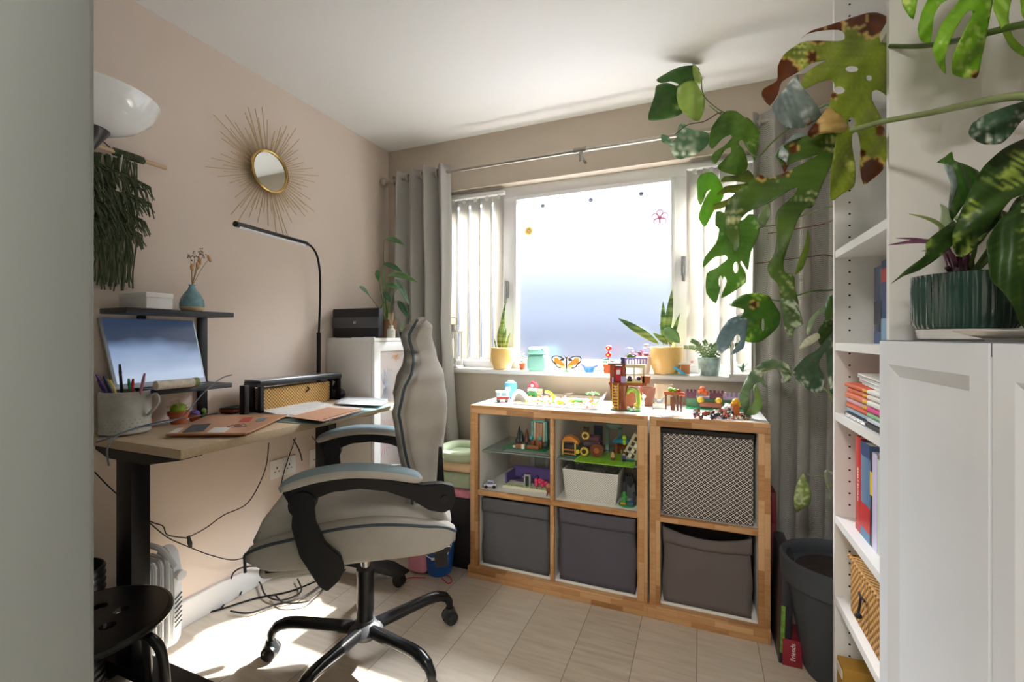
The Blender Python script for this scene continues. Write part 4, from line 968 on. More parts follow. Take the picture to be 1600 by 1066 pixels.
for k in range(60):
    z = .42 * k / 59; prof.append((rr0 + .0025 * math.sin(k * PI / 1.5) , z))
prof += [(rr0 - .006, .42), (rr0 - .008, .02), (0, .02)]
b.lathe(prof, (.10, .745, 0), 36).out('bin_body', M('222429', .4), r)
sc_ = V((.435, .635, .41)); RS = .17
r = T('round_stool', 'black round metal stool with finger holes in the near left foreground', 'stool', (sc_.x, sc_.y, 0))
b = B()
n = 56; hol = [(0, 0)] + [(.07 * math.cos(2 * PI * k / 6 + .2), .07 * math.sin(2 * PI * k / 6 + .2)) for k in range(6)]
vs = [V((RS * math.cos(2 * PI * k / n), RS * math.sin(2 * PI * k / n))) for k in range(n)]; ed = [(k, (k + 1) % n) for k in range(n)]
for hx_, hy2 in hol:
    s0_ = len(vs); vs += [V((hx_ + .017 * math.cos(2 * PI * k / 16), hy2 + .017 * math.sin(2 * PI * k / 16))) for k in range(16)]; ed += [(s0_ + k, s0_ + (k + 1) % 16) for k in range(16)]
res = delaunay_2d_cdt(vs, ed, [], 0, 1e-5)
nv = [b.bm.verts.new((sc_.x + p.x, sc_.y + p.y, .41)) for p in res[0]]
for f_ in res[2]:
    c = sum((res[0][i] for i in f_), V((0, 0))) / len(f_)
    if all((c - V(hh)).length > .0165 for hh in hol) and c.length < RS: b.bm.faces.new([nv[i] for i in f_])
b.out('seat', M('0E0F10', .25), r, mods=[('SOLIDIFY', dict(thickness=.012)), ], smooth=False)
B().tube([sc_ + V(((RS) * math.cos(2 * PI * k / n), (RS) * math.sin(2 * PI * k / n), -.008)) for k in range(n)], .009, 8, close=True).out('seat_rim', M('0E0F10', .25), r)
for k in range(4):
    a = k * PI / 2 + .42; d = V((math.cos(a), math.sin(a), 0)); c = V((sc_.x, sc_.y, 0))
    B().tube([c + V((0, 0, .385)) + d * .03, c + d * .11 + V((0, 0, .385)), c + d * .165 + V((0, 0, .365)), c + d * .19 + V((0, 0, .32)), c + d * .20 + V((0, 0, .2)), c + d * .205 + V((0, 0, .012))], .0115, 12, smooth=4).out('leg', M('121314', .25), r)
# grey cable from the riser over the pen cup
cable('grey cable curving from the far riser over the pots to the doorway', [PX(362, 586, .16), PX(345, 592, .2), PX(320, 612, .22), PX(300, 635, .25), PX(286, 650, .25), PX(262, 660, .26), PX(220, 668, .28), PX(185, 680, .30), PX(168, 700, .33), PX(170, 728, .33)], .0022, M('5E646C', .4))
cable('second dark cable running behind the laptop', [PZ(340, 646, DZ + .004), PZ(300, 652, DZ + .03), PX(262, 657, .26), PX(215, 668, .28), PX(170, 685, .3), PX(150, 692, .3)], .0022, M('3A3F45', .4))
# pile left of the shelf unit
def rbox(name, a, b_, bev, m_, lab, cat, seg=5): return tag(B().box(a, b_, bev, seg=seg).out(name, m_, smooth='all'), lab, cat)
rbox('black_box', (.60, 1.93, 0), (.835, 2.18, .34), .006, M('1B1A1A', .7, bump=.2), 'tall black storage box between bucket and shelf unit', 'box', 2)
rbox('pink_fleece', (.60, 1.925, .34), (.838, 2.19, .385), .018, M('D98CA0', 1, bump=1, bscale=150, var=.2, vscale=40), 'fluffy pink fleece folded on the black box', 'blanket')
rbox('green_cushion', (.60, 1.92, .386), (.838, 2.19, .46), .02, M('A9B79A', 1, bump=1, bscale=250, var=.08, vscale=40), 'sage green fluffy cushion between fleece and wooden tray', 'cushion')
r = T('pet_bed', 'round topped pet bed with pale wood band and mint green padded rim', 'pet bed', (.72, 2.05, .461))
B().box((.60, 1.925, .461), (.84, 2.19, .51), .03, seg=6).out('wood_band', M('E3C29A', .5), r, smooth='all')
ov = [(.72 + .105 * math.copysign(abs(math.cos(a)) ** .6, math.cos(a)), 2.055 + .12 * math.copysign(abs(math.sin(a)) ** .6, math.sin(a)), .535) for a in [2 * PI * k / 40 for k in range(40)]]
B().tube(ov, .028, 10, close=True).out('padded_rim', M('B7C3A2', .9, bump=.3), r, smooth='all'); B().box((.63, 1.96, .50), (.81, 2.15, .53), .01).out('cushion_base', M('A3B08F', .9), r)
# bucket
bc = V((.745, 1.86, 0)); bc = PZ(687, 893, 0)
r = T('blue_bucket', 'blue plastic bucket with white handle beside the black box', 'bucket', bc)
B().lathe([(0, 0), (.055, 0), (.058, .005), (.078, .19), (.083, .19), (.083, .198), (.075, .198), (.055, .01), (0, .01)], bc, 36).out('bucket_body', M('1F5FB5', .35), r)
B().tube([bc + V((.08, -.02, .17)), bc + V((.085, -.07, .13)), bc + V((.03, -.10, .11)), bc + V((-.04, -.09, .13)), bc + V((-.08, -.02, .17))], .002, smooth=4).cyl(bc + V((.02, -.103, .108)), bc + V((.045, -.095, .112)), .006).out('bucket_handle', M('E4E0D6', .4), r)
tag(B().ball(bc + V((.0, 0, .185)), .045, (1, 1, .5)).out('tissue', M('F1EFEC', .9, bump=.8, bscale=60)), 'crumpled white tissue in the blue bucket', 'tissue')
p = PZ(652, 895, 0); rbox('pink_bag', (p.x - .05, p.y - .02, 0), (p.x + .05, p.y + .06, .13), .025, M('E79AAE', .7, bump=.5, bscale=80), 'pink soft bag on the floor behind the blue bucket', 'bag')
tag(B().tube([PZ(x, y, .004) for x, y in ((665, 903), (640, 903), (628, 910))] , .002, smooth=5).out('red_ribbon', M('C23A34', .6)), 'red ribbon lying left of the blue bucket', 'ribbon')
tag(B().tube([PZ(x, y, .004) for x, y in ((690, 903), (700, 912), (706, 908), (702, 901), (694, 899))], .0022, smooth=5).out('red_ribbon', M('D23A30', .5)), 'looped red ribbon in front of the blue bucket', 'ribbon')
p = PZ(598, 897, 0); tag(B().rb((p.x, p.y, .004), (.12, .09, .006), rz=.6, bev=.001).out('magazine', M('D9D6D2', .5, var=.4, vscale=30)), 'crumpled magazine on the floor under the desk', 'magazine')
# ================================================================ window stickers
def onpane(px_, py_): return PY(px_, py_, YW - .0135)
c = onpane(826, 361); b = B()
for k in range(12): b.rb((c.x + .017 * math.cos(k * PI / 6), c.y, c.z + .017 * math.sin(k * PI / 6)), (.016, .001, .009), ry=-k * PI / 6, bev=.0004)
r = T('flower_sticker', 'yellow flower sticker on the upper left of the frosted pane', 'sticker', c); b.out('petals', M('F0D66A', .6), r)
B().cyl(c + V((0, -.002, 0)), c, .010, seg=20).out('flower_centre', M('E58C4A', .6), r); B().cyl(c + V((0, -.003, 0)), c, .005).out('flower_eye', M('F6EFD8', .6), r)
c = onpane(1031, 340); r = T('flower_sticker', 'pink outlined blossom sticker on the upper right of the frosted pane', 'sticker', c); b = B()
for k in range(5):
    a0_ = k * 2 * PI / 5 + PI / 2; cc = c + V((.024 * math.cos(a0_), 0, .024 * math.sin(a0_)))
    b.tube([cc + V((.016 * math.cos(a), 0, .016 * math.sin(a))) for a in [2 * PI * i / 16 for i in range(16)]], .0022, 4, close=True)
b.out('petal_outlines', M('C25A86', .6), r); B().cyl(c + V((0, -.001, 0)), c, .008).out('flower_centre', M('C97A96', .6), r)
for i, (x, y) in enumerate(((848, 322), (923, 313), (1002, 303))):
    c = onpane(x, y); r = T('suction_hook', ['leftmost clear suction hook at the top of the frosted pane', 'middle clear suction hook at the top of the frosted pane', 'rightmost clear suction hook at the top of the frosted pane'][i], 'hook', c, group='suction hooks on the window')
    B().lathe([(0, -.004), (.011, 0), (.006, .004), (0, .005)], c, 16, Matrix.Rotation(PI / 2, 4, 'X')).out('suction_cup', M('8A9098', .2), r); B().tube([c + V((0, -.005, 0)), c + V((0, -.008, -.014)), c + V((0, -.014, -.012))], .0015, smooth=3).out('hook', M('8F969C', .3), r)
r = T('text_decal', 'faint pink lettering decal low on the frosted pane', 'decal', onpane(932, 566)); 
B().box((onpane(920, 566).x, YW - .0475, .966), (onpane(952, 566).x, YW - .0462, .980)).out('decal_strip', M('F2D8D4', .6), r)

# ================================================================ window sill
SZ = .937
def sp(px_, yy=2.385): return V((PY(px_, 560, yy).x, yy, SZ))
def lantern(label, px_, w_, h_, yy=2.40):
    p = sp(px_, yy); mt_ = M('DAD7D0', .5); r = T('lantern', label, 'lantern', p); hw = w_ / 2; d = .05
    B().box((p.x - hw - .006, p.y - d - .006, SZ), (p.x + hw + .006, p.y + d - .0, SZ + .012), .002).out('base', mt_, r)
    for sx in (-1, 1):
        for sy in (-1, .85): B().box((p.x + sx * (hw - .005) - .005, p.y + sy * (d - .006) - .005, SZ + .012), (p.x + sx * (hw - .005) + .005, p.y + sy * (d - .006) + .005, SZ + h_)).out('post', mt_, r)
    B().box((p.x - hw - .006, p.y - d - .006, SZ + h_), (p.x + hw + .006, p.y + d - .0, SZ + h_ + .012), .002).out('roof_plate', mt_, r)
    B().box((p.x - hw * .5, p.y - d * .5, SZ + h_ + .012), (p.x + hw * .5, p.y + d * .4, SZ + h_ + .05), .002).out('chimney', mt_, r)
    b = B()
    for k in range(5): b.box((p.x - hw + .01 + k * (w_ - .02) / 5, p.y - d - .001, SZ + h_ - .035), (p.x - hw + .014 + k * (w_ - .02) / 5, p.y - d + .004, SZ + h_))
    b.out('roof_bars', mt_, r); B().tube([p + V((.028 * math.cos(a), 0, h_ + .065 + .028 * math.sin(a))) for a in [2 * PI * k / 20 for k in range(20)]], .0018, 6, close=True).out('ring_handle', M('8E8B84', .4, .7), r)
    b = B()
    for k in range(9):
        a = k * 2.4; leafshape(b, p + V((0, -.01, .02)), p + V((.03 * math.cos(a), .02 * math.sin(a) - .01, .035 + .015 * (k % 3))), .006, droop=.1)
    b.out('succulent', M('86A58C', .6), r, mods=SOL)
lantern('white metal lantern on the sill beside the left curtain', 708, .09, .21)
lantern('white lantern at the right end of the sill beside the curtain', 1160, .10, .20, 2.36)
def pot_s(px_, R, H, prof=None, yy=2.385): return sp(px_, yy)
def snake(r, p, H0, specs, m1):
    for (dx, dy, tx, tz, w_) in specs:
        A_ = p + V((dx, dy, H0 - .015)); T_ = p + V((tx, dy * .5, tz)); leafshape(B(), A_, T_, w_, up=(0, -1, .15), droop=.05, fold=.2, mid=.45, n=12).out('leaf', m1, r, smooth='all', mods=[('SOLIDIFY', dict(thickness=.002))])
snm = node_mat('snake_leaf', lambda nt, p, N: (lambda mp, n, r_: (nt.links.new(mp.outputs[0], n.inputs['Vector']), nt.links.new(n.outputs[0], r_.inputs[0]), nt.links.new(r_.outputs[0], p.inputs[0])))(coords(nt, (0, 0, 0), (1, 1, 8)), N('TexNoise', **{}), ramp(nt, [(.35, '3F6138'), (.5, '7B9A50'), (.62, 'A9B86A')])), .4)
ym = M('D9B36A', .35, var=.05, vscale=20, coat=.3)
p = sp(784); r = T('snake_plant', 'snake plant in a mustard yellow rounded pot on the left of the sill', 'potted plant', p)
B().lathe([(0, 0), (.045, 0), (.052, .004), (.068, .05), (.070, .085), (.066, .122), (.062, .124), (.06, .11), (0, .108)], p, 36).out('pot', ym, r); B().lathe([(0, .106), (.06, .106), (.0, .112)], p).out('soil', soil, r)
snake(r, p, .12, [(-.01, 0, .028, .40, .011), (-.02, .01, -.015, .25, .011), (.012, 0, .03, .24, .010), (.02, .01, .052, .21, .007), (-.03, 0, -.048, .18, .005), (.0, .01, .02, .30, .007)], snm)
p = sp(816, 2.37); r = T('mini_succulent', 'tiny leafy succulent in a small terracotta pot by the mint bin', 'potted plant', p)
B().lathe(tpot(p, .018, .035), p, 24).out('pot', terracotta, r); b = B()
B().tube([p + V((0, 0, .03)), p + V((.004, 0, .075))], .0015).out('stem', M('6E8055', .6), r)
for k in range(12):
    a = k * 2.4; b.ball(p + V((.012 * math.cos(a), .012 * math.sin(a), .04 + .0045 * k)), .007, (1, .7, .5), 6)
b.out('leaf_cluster', M('8BA68A', .6), r)
p = sp(841, 2.36); tl = M('8CC9BC', .35)
r = T('desk_bin', 'mint green rounded desktop bin with a flap lid on the sill', 'bin', p)
B().box((p.x - .052, p.y - .05, SZ), (p.x + .052, p.y + .05, SZ + .088), .018, seg=5).out('bin_body', tl, r, smooth='all'); ld = B().box((p.x - .053, p.y - .051, SZ + .086), (p.x + .053, p.y + .051, SZ + .13), .022, seg=5).out('bin_lid', tl, r, smooth='all')
B().rb((p.x - .002, p.y - .049, SZ + .108), (.07, .012, .022), rx=.25, bev=.005).out('flap', M('7FBFB2', .3), ld)
p = sp(885, 2.35); toy('brick_butterfly', 'orange and black toy brick butterfly standing on the sill', 'toy', p, 0, [
    ('upper_wing', 'E58A35', ('p', [(-1, 4), (-5, 7.4), (-7, 7), (-7, 5), (-5, 3.6), (-1, 3)], -.3, .3), ('p', [(1, 4), (5, 7.4), (7, 7), (7, 5), (5, 3.6), (1, 3)], -.3, .3)),
    ('wing_edge', '26262B', ('t', [(-1, -.3, 6.4), (-4, -.3, 8), (-7.5, -.3, 7.8), (-7.8, -.3, 5.6), (-6, -.3, 3.8), (-5, -.3, 2.4), (-3, -.3, 1.8)], .4), ('t', [(1, -.3, 6.4), (4, -.3, 8), (7.5, -.3, 7.8), (7.8, -.3, 5.6), (6, -.3, 3.8), (5, -.3, 2.4), (3, -.3, 1.8)], .4), ('b', -3.2, -.6, 5.6, -1.2, .2, 6.8), ('b', 1.2, -.6, 5.6, 3.2, .2, 6.8)),
    ('lower_wing', 'F2C98A', ('p', [(-.6, 3.4), (-3.6, 3.4), (-3.8, 1.8), (-1.2, 1.4)], -.3, .3), ('p', [(.6, 3.4), (3.6, 3.4), (3.8, 1.8), (1.2, 1.4)], -.3, .3)),
    ('body', '3A3032', ('c', 0, 0, 1.6, .5, 5.4), ('s', 0, 0, 7.4, .7)), ('antenna', '26262B', ('t', [(0, 0, 7.6), (-1.4, 0, 8.6)], .15), ('t', [(0, 0, 7.6), (1.4, 0, 8.6)], .15)), ('stand', '5E9B5A', ('b', -1.4, -1, 0, 1.4, 1, .5), ('c', 0, 0, .4, .3, 1.4))])
p = sp(921, 2.345); toy('blue_bowl', 'small blue and violet boat shaped bowl on the sill', 'bowl', p, 0, [('bowl', M('3F86C4', .3), ('l', [(0, 0), (2.2, 0), (3.4, 1.4), (4.0, 2.8), (3.7, 2.8), (3, 1.6), (0, .6)])), ('boat', '6A5C9B', ('t', [(-4.4, 0, 4), (-2, 0, 2.6), (1, 0, 2.4), (4.4, 0, 3.6)], .5))])
p = sp(952, 2.35); toy('brick_flowers', 'red toy brick flowers in a terracotta brick pot on the sill', 'toy', p, 0, [('pot', 'C0603A', ('b', -2.4, -2.2, 0, 2.4, 2.2, 3), ('b', -2.8, -2.5, 3, 2.8, 2.5, 4.4)), ('stem', '3F8A55', ('t', [(0, 0, 4), (-.6, 0, 8), (-.2, 0, 12.5)], .25), ('t', [(1, 0, 4), (2.6, 0, 7)], .2)),
    ('leaf', '4FA56B', ('b', -3.4, -.4, 5.2, -.8, .4, 6), ('b', -2.6, -.4, 6.4, -.6, .4, 7.2), ('b', .4, -.4, 5.6, 2.4, .4, 6.3)), ('flower', 'D2232A', ('s', -.2, -.2, 12.6, 1.7, 1, .8, .9), ('s', -.4, -.3, 9.2, 1.7, 1, .8, .9)), ('>flower_centre', 'F3C24A', ('s', -.2, -1.6, 12.6, .5), ('s', -.4, -1.7, 9.2, .5))])
p = sp(1000, 2.37); r = T('purple_leaf_plant', 'bushy purple leaved plant in a small white pot on the sill', 'potted plant', p)
B().lathe([(0, 0), (.034, 0), (.045, .085), (.042, .087), (.04, .075), (0, .074)], p + V((.014, 0, 0)), 30).out('pot', M('E9DFDA', .4), r)
rnd = random.Random(8)
for k in range(26):
    a = rnd.uniform(0, 2 * PI); A_ = p + V((.01 + .02 * math.cos(a), .01 * math.sin(a), .085)); T_ = p + V((.085 * math.cos(a) * rnd.uniform(.5, 1) - .008, .04 * math.sin(a), rnd.uniform(.05, .15) - (.02 if math.cos(a) < -.5 else 0)))
    md_ = A_.lerp(T_, .5) + V((0, 0, .02)); leafshape(B(), md_, T_, .014, droop=.2).out('leaf', M(['8A4A62', '6E3A50', 'A8677C', '9C7B5A'][k % 4], .6), r, smooth='all', mods=SOL)
    if k % 3 == 0: B().tube([A_, md_], .0012, 5).out('stem', M('7A4A55', .6), r)
p = sp(1041, 2.38); r = T('sansevieria', 'large mustard pot with broad green sword leaves on the sill', 'potted plant', p)
B().lathe([(0, 0), (.055, 0), (.062, .004), (.078, .06), (.080, .10), (.077, .133), (.073, .135), (.07, .118), (0, .116)], p, 40).out('pot', ym, r); B().lathe([(0, .115), (.07, .115), (0, .12)], p).out('soil', soil, r)
for (a, t, w_, yy) in (((1030, 538), (965, 497), .020, 2.36), ((1040, 540), (1050, 452), .017, 2.39), ((1036, 540), (1036, 470), .014, 2.40), ((1050, 536), (1042, 512), .02, 2.34), ((1046, 540), (1062, 490), .010, 2.40), ((1050, 540), (1030, 505), .013, 2.38), ((1044, 538), (1020, 520), .014, 2.37)):
    leafshape(B(), PY(*a, 2.38), PY(*t, yy), w_, up=(.1, -1, .2), droop=.06, fold=.3, mid=.45, n=12).out('leaf', snm, r, smooth='all', mods=[('SOLIDIFY', dict(thickness=.0015))])
leafshape(B(), PY(1038, 513, 2.33), PY(1062, 536, 2.35), .030, up=(0, -1, .2), droop=.1, n=12).out('leaf', M('6F9A5C', .4, var=.2), r, smooth='all', mods=SOL)
p = sp(1057, 2.335); toy('slide_playset', 'toy brick playset with a bright blue slide in front of the mustard pot', 'toy', p, 0, [('base', '8FA18F', ('b', -5, -2, 0, 6, 2.4, .5)), ('wall', 'C17C4E', ('b', 2, 0, .5, 6, 2.2, 5)), ('roof', 'D9D2C0', ('b', .8, -.6, 5, 6.6, 2.6, 5.8), ('st', 1.4, 0, 6, 2.2, 5.8)), ('slide', '3FA9DE', ('p', [(-6.6, 6.4), (-5.8, 7), (-3.2, 6.2), (3.6, 1.2), (4.4, .6), (2.6, .5), (-3.4, 4.9)], -1.6, 0.2)), ('post', 'A9C94A', ('b', -3.6, -1, .5, -2, 1, 4.6)), ('figure', '4A4E63', ('s', -1.4, -.8, 6.8, .8), ('b', -1.9, -1.2, 5.2, -.9, -.4, 6.2)), ('flowers', 'D98AA0', ('s', -5.8, 0, 7.8, .6), ('s', 7, .6, 6.5, .7))])
p = sp(1108, 2.365); r = T('fern', 'small fern in a mottled teal glazed pot at the right of the sill', 'potted plant', p)
B().lathe([(0, 0), (.040, 0), (.044, .004), (.051, .075), (.052, .085), (.049, .086), (.047, .07), (0, .07)], p, 36).out('pot', M('8FA9A5', .25, var=.5, vscale=25, coat=.5), r); B().lathe([(0, .07), (.046, .07), (0, .076)], p).out('soil', soil, r)
for k in range(13):
    a = k * 2.4; ln = .10 + .03 * (k % 3); T_ = p + V((ln * .85 * math.cos(a), .035 * math.sin(a), .075 + ln * (.9 if k % 3 == 0 else .45))); A_ = p + V((.01 * math.cos(a), .01 * math.sin(a), .07)); ml = A_.lerp(T_, .5) + V((0, 0, .025)); sp_ = spline([A_, ml, T_], 6); b = B(); b.tube(sp_, .0014, 5)
    fr = b.out('frond', M(['6E8C58', '8BA36E', '5C7D50'][k % 3], .6), r); b = B()
    for i in range(2, len(sp_)):
        d = (sp_[min(i + 1, len(sp_) - 1)] - sp_[i - 1]).normalized(); sd_ = d.cross(V((0, -1, .2))).normalized()
        for sg in (-1, 1): leafshape(b, sp_[i], sp_[i] + (sd_ * sg * .016 + d * .006) * (1.1 - .5 * i / len(sp_)), .0035, up=(0, -1, 0), n=3, droop=.05)
    b.out('leaflets', M(['6E8C58', '8BA36E', '5C7D50'][k % 3], .6), fr, smooth='all')

# ================================================================ toys on top of the shelf units
UT = .8026
def up(px_, py_): p = PZ(px_, py_, UT); p.y = max(1.9, min(p.y, 2.26)); return p
toy('toy_camper', 'red and white toy camper van at the left end of the unit top', 'toy van', up(786, 628), .25, [('lower_body', 'C23A32', ('b', -3, -1.8, .8, 3.2, 1.8, 2.6, .2)), ('upper_body', 'F0EAE0', ('b', -3, -1.8, 2.6, 2.6, 1.8, 5, .3), ('b', -3.4, -2, 5, 2.8, 2, 5.5)), ('windscreen', '8FB0BC', ('b', -3.05, -1.82, 3, -1.2, -1.5, 4.6), ('b', -.6, -1.85, 3, 2, -1.5, 4.6)), ('bumper', 'E0D6C8', ('b', -3.4, -2, .9, 3.4, -1.7, 1.5)), ('wheel', '26262A', ('y', -2, -2, .9, .9, .6), ('y', 2, -2, .9, .9, .6), ('y', -2, 1.5, .9, .9, .6), ('y', 2, 1.5, .9, .9, .6))])
toy('blue_mug', 'light blue rounded plastic toy behind the camper van', 'toy', up(798, 622), 0, [('body', M('5FB4D8', .3), ('l', [(0, 0), (2.4, 0), (3.2, .8), (3.4, 6), (3, 8), (1.6, 8.8), (0, 9)])), ('cap', 'E4F0F4', ('c', 0, 0, 8.7, 1.5, .4)), ('window', 'CFE8F2', ('b', -1.6, -3.6, 4, 1.2, -2.8, 6.2, .3))])
toy('white_arch', 'white rounded toy pod with an open grey front', 'toy', up(812, 630), 0, [('shell', 'EFEDEA', ('t', [(-3.2, 0, .2), (-3, 0, 3.6), (-.6, 0, 5.6), (2, 0, 4.4), (4, 0, 2), (5, 0, .6)], 1.0)), ('inside', '9A9490', ('p', [(-2.4, .4), (-2.2, 3.4), (-.4, 4.8), (1.6, 3.8), (3.4, 1.2), (3.4, .4)], -.2, .2))])
toy('toy_house', 'little toy house with red gable roof and green base', 'toy house', up(838, 619), 0, [('base', '3FA457', ('b', -2.4, -1.8, 0, 2.4, 1.8, 3.4)), ('>oval_panel', '2E8A48', ('y', 0, -2, 1.8, 1.3, .3)), ('wall', 'E9DCC2', ('b', -2, -1.5, 3.4, 2, 1.5, 5.4)), ('roof', 'B8283C', ('p', [(-2.6, 5.2), (-1.6, 7.2), (0, 8.6), (1.6, 7.2), (2.6, 5.2)], -1.9, 1.9)), ('>gable_window', 'F2E6EA', ('y', 0, -2, 6.3, .8, .3)), ('corner_post', 'F0EDE4', ('b', -2.6, -2, 3, -2, -1.4, 4.6), ('b', 2, -2, 3, 2.6, -1.4, 4.6))])
toy('block_stack', 'beige stack of flat toy blocks behind the toy house', 'toy blocks', up(853, 616), 0, [('blocks', 'CDBE98', ('b', -2, -1.4, 0, 2.6, 1.4, 1.4), ('b', -2, -1.4, 1.6, 2.6, 1.4, 3)), ('top_block', 'B7AE88', ('b', -2, -1.4, 3.2, 2.6, 1.4, 4.4), ('st', -1.5, -.8, 2, .8, 4.4))])
# tray
tp_ = [PZ(x, y, UT) for x, y in ((803, 632), (932, 641), (940, 624), (830, 617))]
r = T('toy_tray', 'long white plastic tray of small toy pieces on the unit top', 'tray', sum(tp_, V()) / 4)
B().prism([(p.x, p.y) for p in tp_], .004, Matrix.Translation((0, 0, UT))).out('tray_base', M('F1EEE4', .4), r)
B().tube([p + V((0, 0, .008)) for p in tp_], .005, 8, close=True).out('tray_rim', M('F1EEE4', .4), r)
B().tube([tp_[1] + V((0, 0, .006)), tp_[1].lerp(PZ(951, 618, UT), .8) + V((0, 0, .03))], .006).out('lifted_corner', M('EDE9DC', .4), r)
rnd = random.Random(12); b = [B() for _ in range(5)]; cols5 = ['C94A3A', 'D9D94A', '5FA04A', 'B9AEDC', 'D9C2A0']
for i in range(150):
    u, v_ = rnd.random(), rnd.random() ** 1.3; p = tp_[0].lerp(tp_[1], u).lerp(tp_[3].lerp(tp_[2], u), v_ * .8); s_ = rnd.uniform(.003, .006); b[i % 5].rb((p.x, p.y, UT + .005 + s_), (s_ * 2, s_ * 2, s_ * 1.5), rz=rnd.uniform(0, 3))
for i in range(5): tag(b[i].out('toy_pieces', M(cols5[i], .4), smooth=False), 'scatter of tiny %s toy pieces lying in the white tray' % ['red', 'yellow', 'green', 'lilac', 'beige'][i], 'toy pieces', kind='stuff')
toy('crescent_slide', 'yellow crescent shaped toy slide in the tray', 'toy', up(857, 630), 0, [('crescent', 'E0D63A', ('t', [(-1.6, 0, 5.4), (1, 0, 5), (2.4, 0, 2.8), (1.6, 0, .6), (-1, 0, .3)], .7)), ('>streak', 'F4F0A8', ('t', [(-1, -.6, 5.1), (1, -.6, 4.4), (1.8, -.6, 2.8)], .25))])
toy('toy_leaf', 'lime green toy leaf canoe left of the green bowl', 'toy', up(876, 633), .1, [('canoe', 'B9CF3A', ('s', 0, 0, 1.2, 2, 1, .6, .6)), ('seat', '7FA83A', ('s', .4, 0, 1.8, 1, 1.2, .6, .4))])
toy('toy_bowl', 'small green toy bowl at the middle of the tray', 'toy', up(905, 632), 0, [('bowl', '4FA458', ('l', [(0, .3), (1.4, .5), (2.3, 2.4), (2, 2.5), (0, 1.4)])), ('leaf', 'C0D24A', ('s', -3.4, .3, 1.3, 1.4, 1.3, .7, .7))])
toy('toy_log', 'brown toy branch lying raised over the tray', 'toy', up(888, 626), 0, [('branch', '5A3A24', ('t', [(-2.6, 0, 1.6), (-2, 0, 3), (.6, 0, 3.3), (2.6, 0, 3.7)], .35))])
toy('toy_palm', 'small toy palm tree with brown trunk on the tray end', 'toy tree', up(926, 632), 0, [('trunk', 'B07A50', ('c', 0, 0, .4, .5, 4.2, .35), ('s', -.8, -.8, 1.4, .8)), ('fronds', '6FA45C', *[('t', [(0, 0, 4.8), (1.6 * math.cos(k), 1.4 * math.sin(k), 5.6), (3.2 * math.cos(k), 2.6 * math.sin(k), 4.8)], .4) for k in range(6)]), ('base', 'DCD6C8', ('c', 0, 0, 0, 2.4, .5))])
# treehouse
p = up(975, 641); p.y = 2.0
toy('toy_treehouse', 'tall brown toy brick treehouse with yellow ladder and red door', 'toy treehouse', PZ(972, 641, UT), 0, [
    ('grass_base', '2F7A4A', ('b', -4.6, -2.6, 0, 3.4, 2.6, .5), ('st', -4.2, -2.2, 3, 2.2, .5)), ('trunk', '8E4A26', ('l', [(0, .4), (3.4, .4), (2.5, 2), (2.3, 6), (2.8, 9), (3.4, 11), (0, 11)], (-.6, 0, 0)), ('p', [(-5.2, 11.6), (-4.6, 6), (-3.4, 1.2), (-2.2, 1.0), (-2.6, 6), (-2.6, 11.6)], -1.4, 1)),
    ('deck', 'A3562A', ('b', -5.4, -2.4, 11, 10.4, 3, 12.2), ('st', 0, -2, 9.6, 2.6, 12.2)), ('deck_edge', 'B9B54A', ('b', 0, -2.6, 12.2, 8.4, -2, 12.8)),
    ('ladder', 'E5C24A', *[('b', -3.6, -3.2, 1.4 + k * 1.3, -1.2, -2.9, 1.8 + k * 1.3) for k in range(8)], ('b', -3.8, -3.3, .6, -3.4, -2.8, 11.8), ('b', -1.4, -3.3, .6, -1.0, -2.8, 11.8)),
    ('house_wall', '9C4E2A', ('b', -5, -1.4, 12.2, -3, 2, 19.6), ('b', .2, -1.4, 12.2, 1.4, 2, 19.6), ('b', -5, -.8, 12.2, 1.4, 2.4, 19.2)), ('door', 'C62A38', ('b', -2.6, -1.6, 12.4, 0, -.9, 18.4, .2)), ('>door_window', 'EDEDED', ('b', -2.1, -1.8, 15.6, -.5, -1.4, 17.6)), ('roof_plate', '5A4A30', ('b', -5.8, -2, 19.6, 1.6, 2.6, 20.4)),
    ('pergola', 'D9CFA0', ('b', 1.6, -1.8, 18.6, 9.8, -1, 20), ('b', 8.8, -1.8, 12.2, 9.6, -1, 18.6), ('b', 5, -1.6, 12.2, 5.6, -1, 18.6), ('b', 1.6, 1, 18.6, 9.8, 2, 20), ('b', 1.8, -1.4, 15.4, 8.8, -.6, 16)),
    ('lilac_railing', 'B5A6DC', *[('b', 1.6 + k * 1.2, -2, 20.2, 2.2 + k * 1.2, -1.4, 22.6) for k in range(8)], ('b', 1.4, -2.1, 22.4, 10.8, -1.3, 23), ('b', -3.8, -3, 12.2, -3.2, -2.4, 14.4), ('b', 0, -3, 12.2, 2, -2.4, 15)), ('planter', 'B5683A', ('p', [(8.6, 12.2), (8, 15.2), (12, 15.2), (11.6, 12.2)], -1.8, 1.2)), ('upper_planter', '4B3C66', ('b', -.4, -1, 20.4, 1.4, .8, 23)), ('bush', '5F8A3A', ('s', 3.2, 0, 23.4, 1.3), ('s', 5, 0, 23, .9)), ('figures', '3A3048', ('s', 3.4, -1.4, 14.2, .9), ('b', 2.4, -1.6, 12.4, 4.4, -1, 13.6), ('s', 7.2, -1.2, 14, .9))])
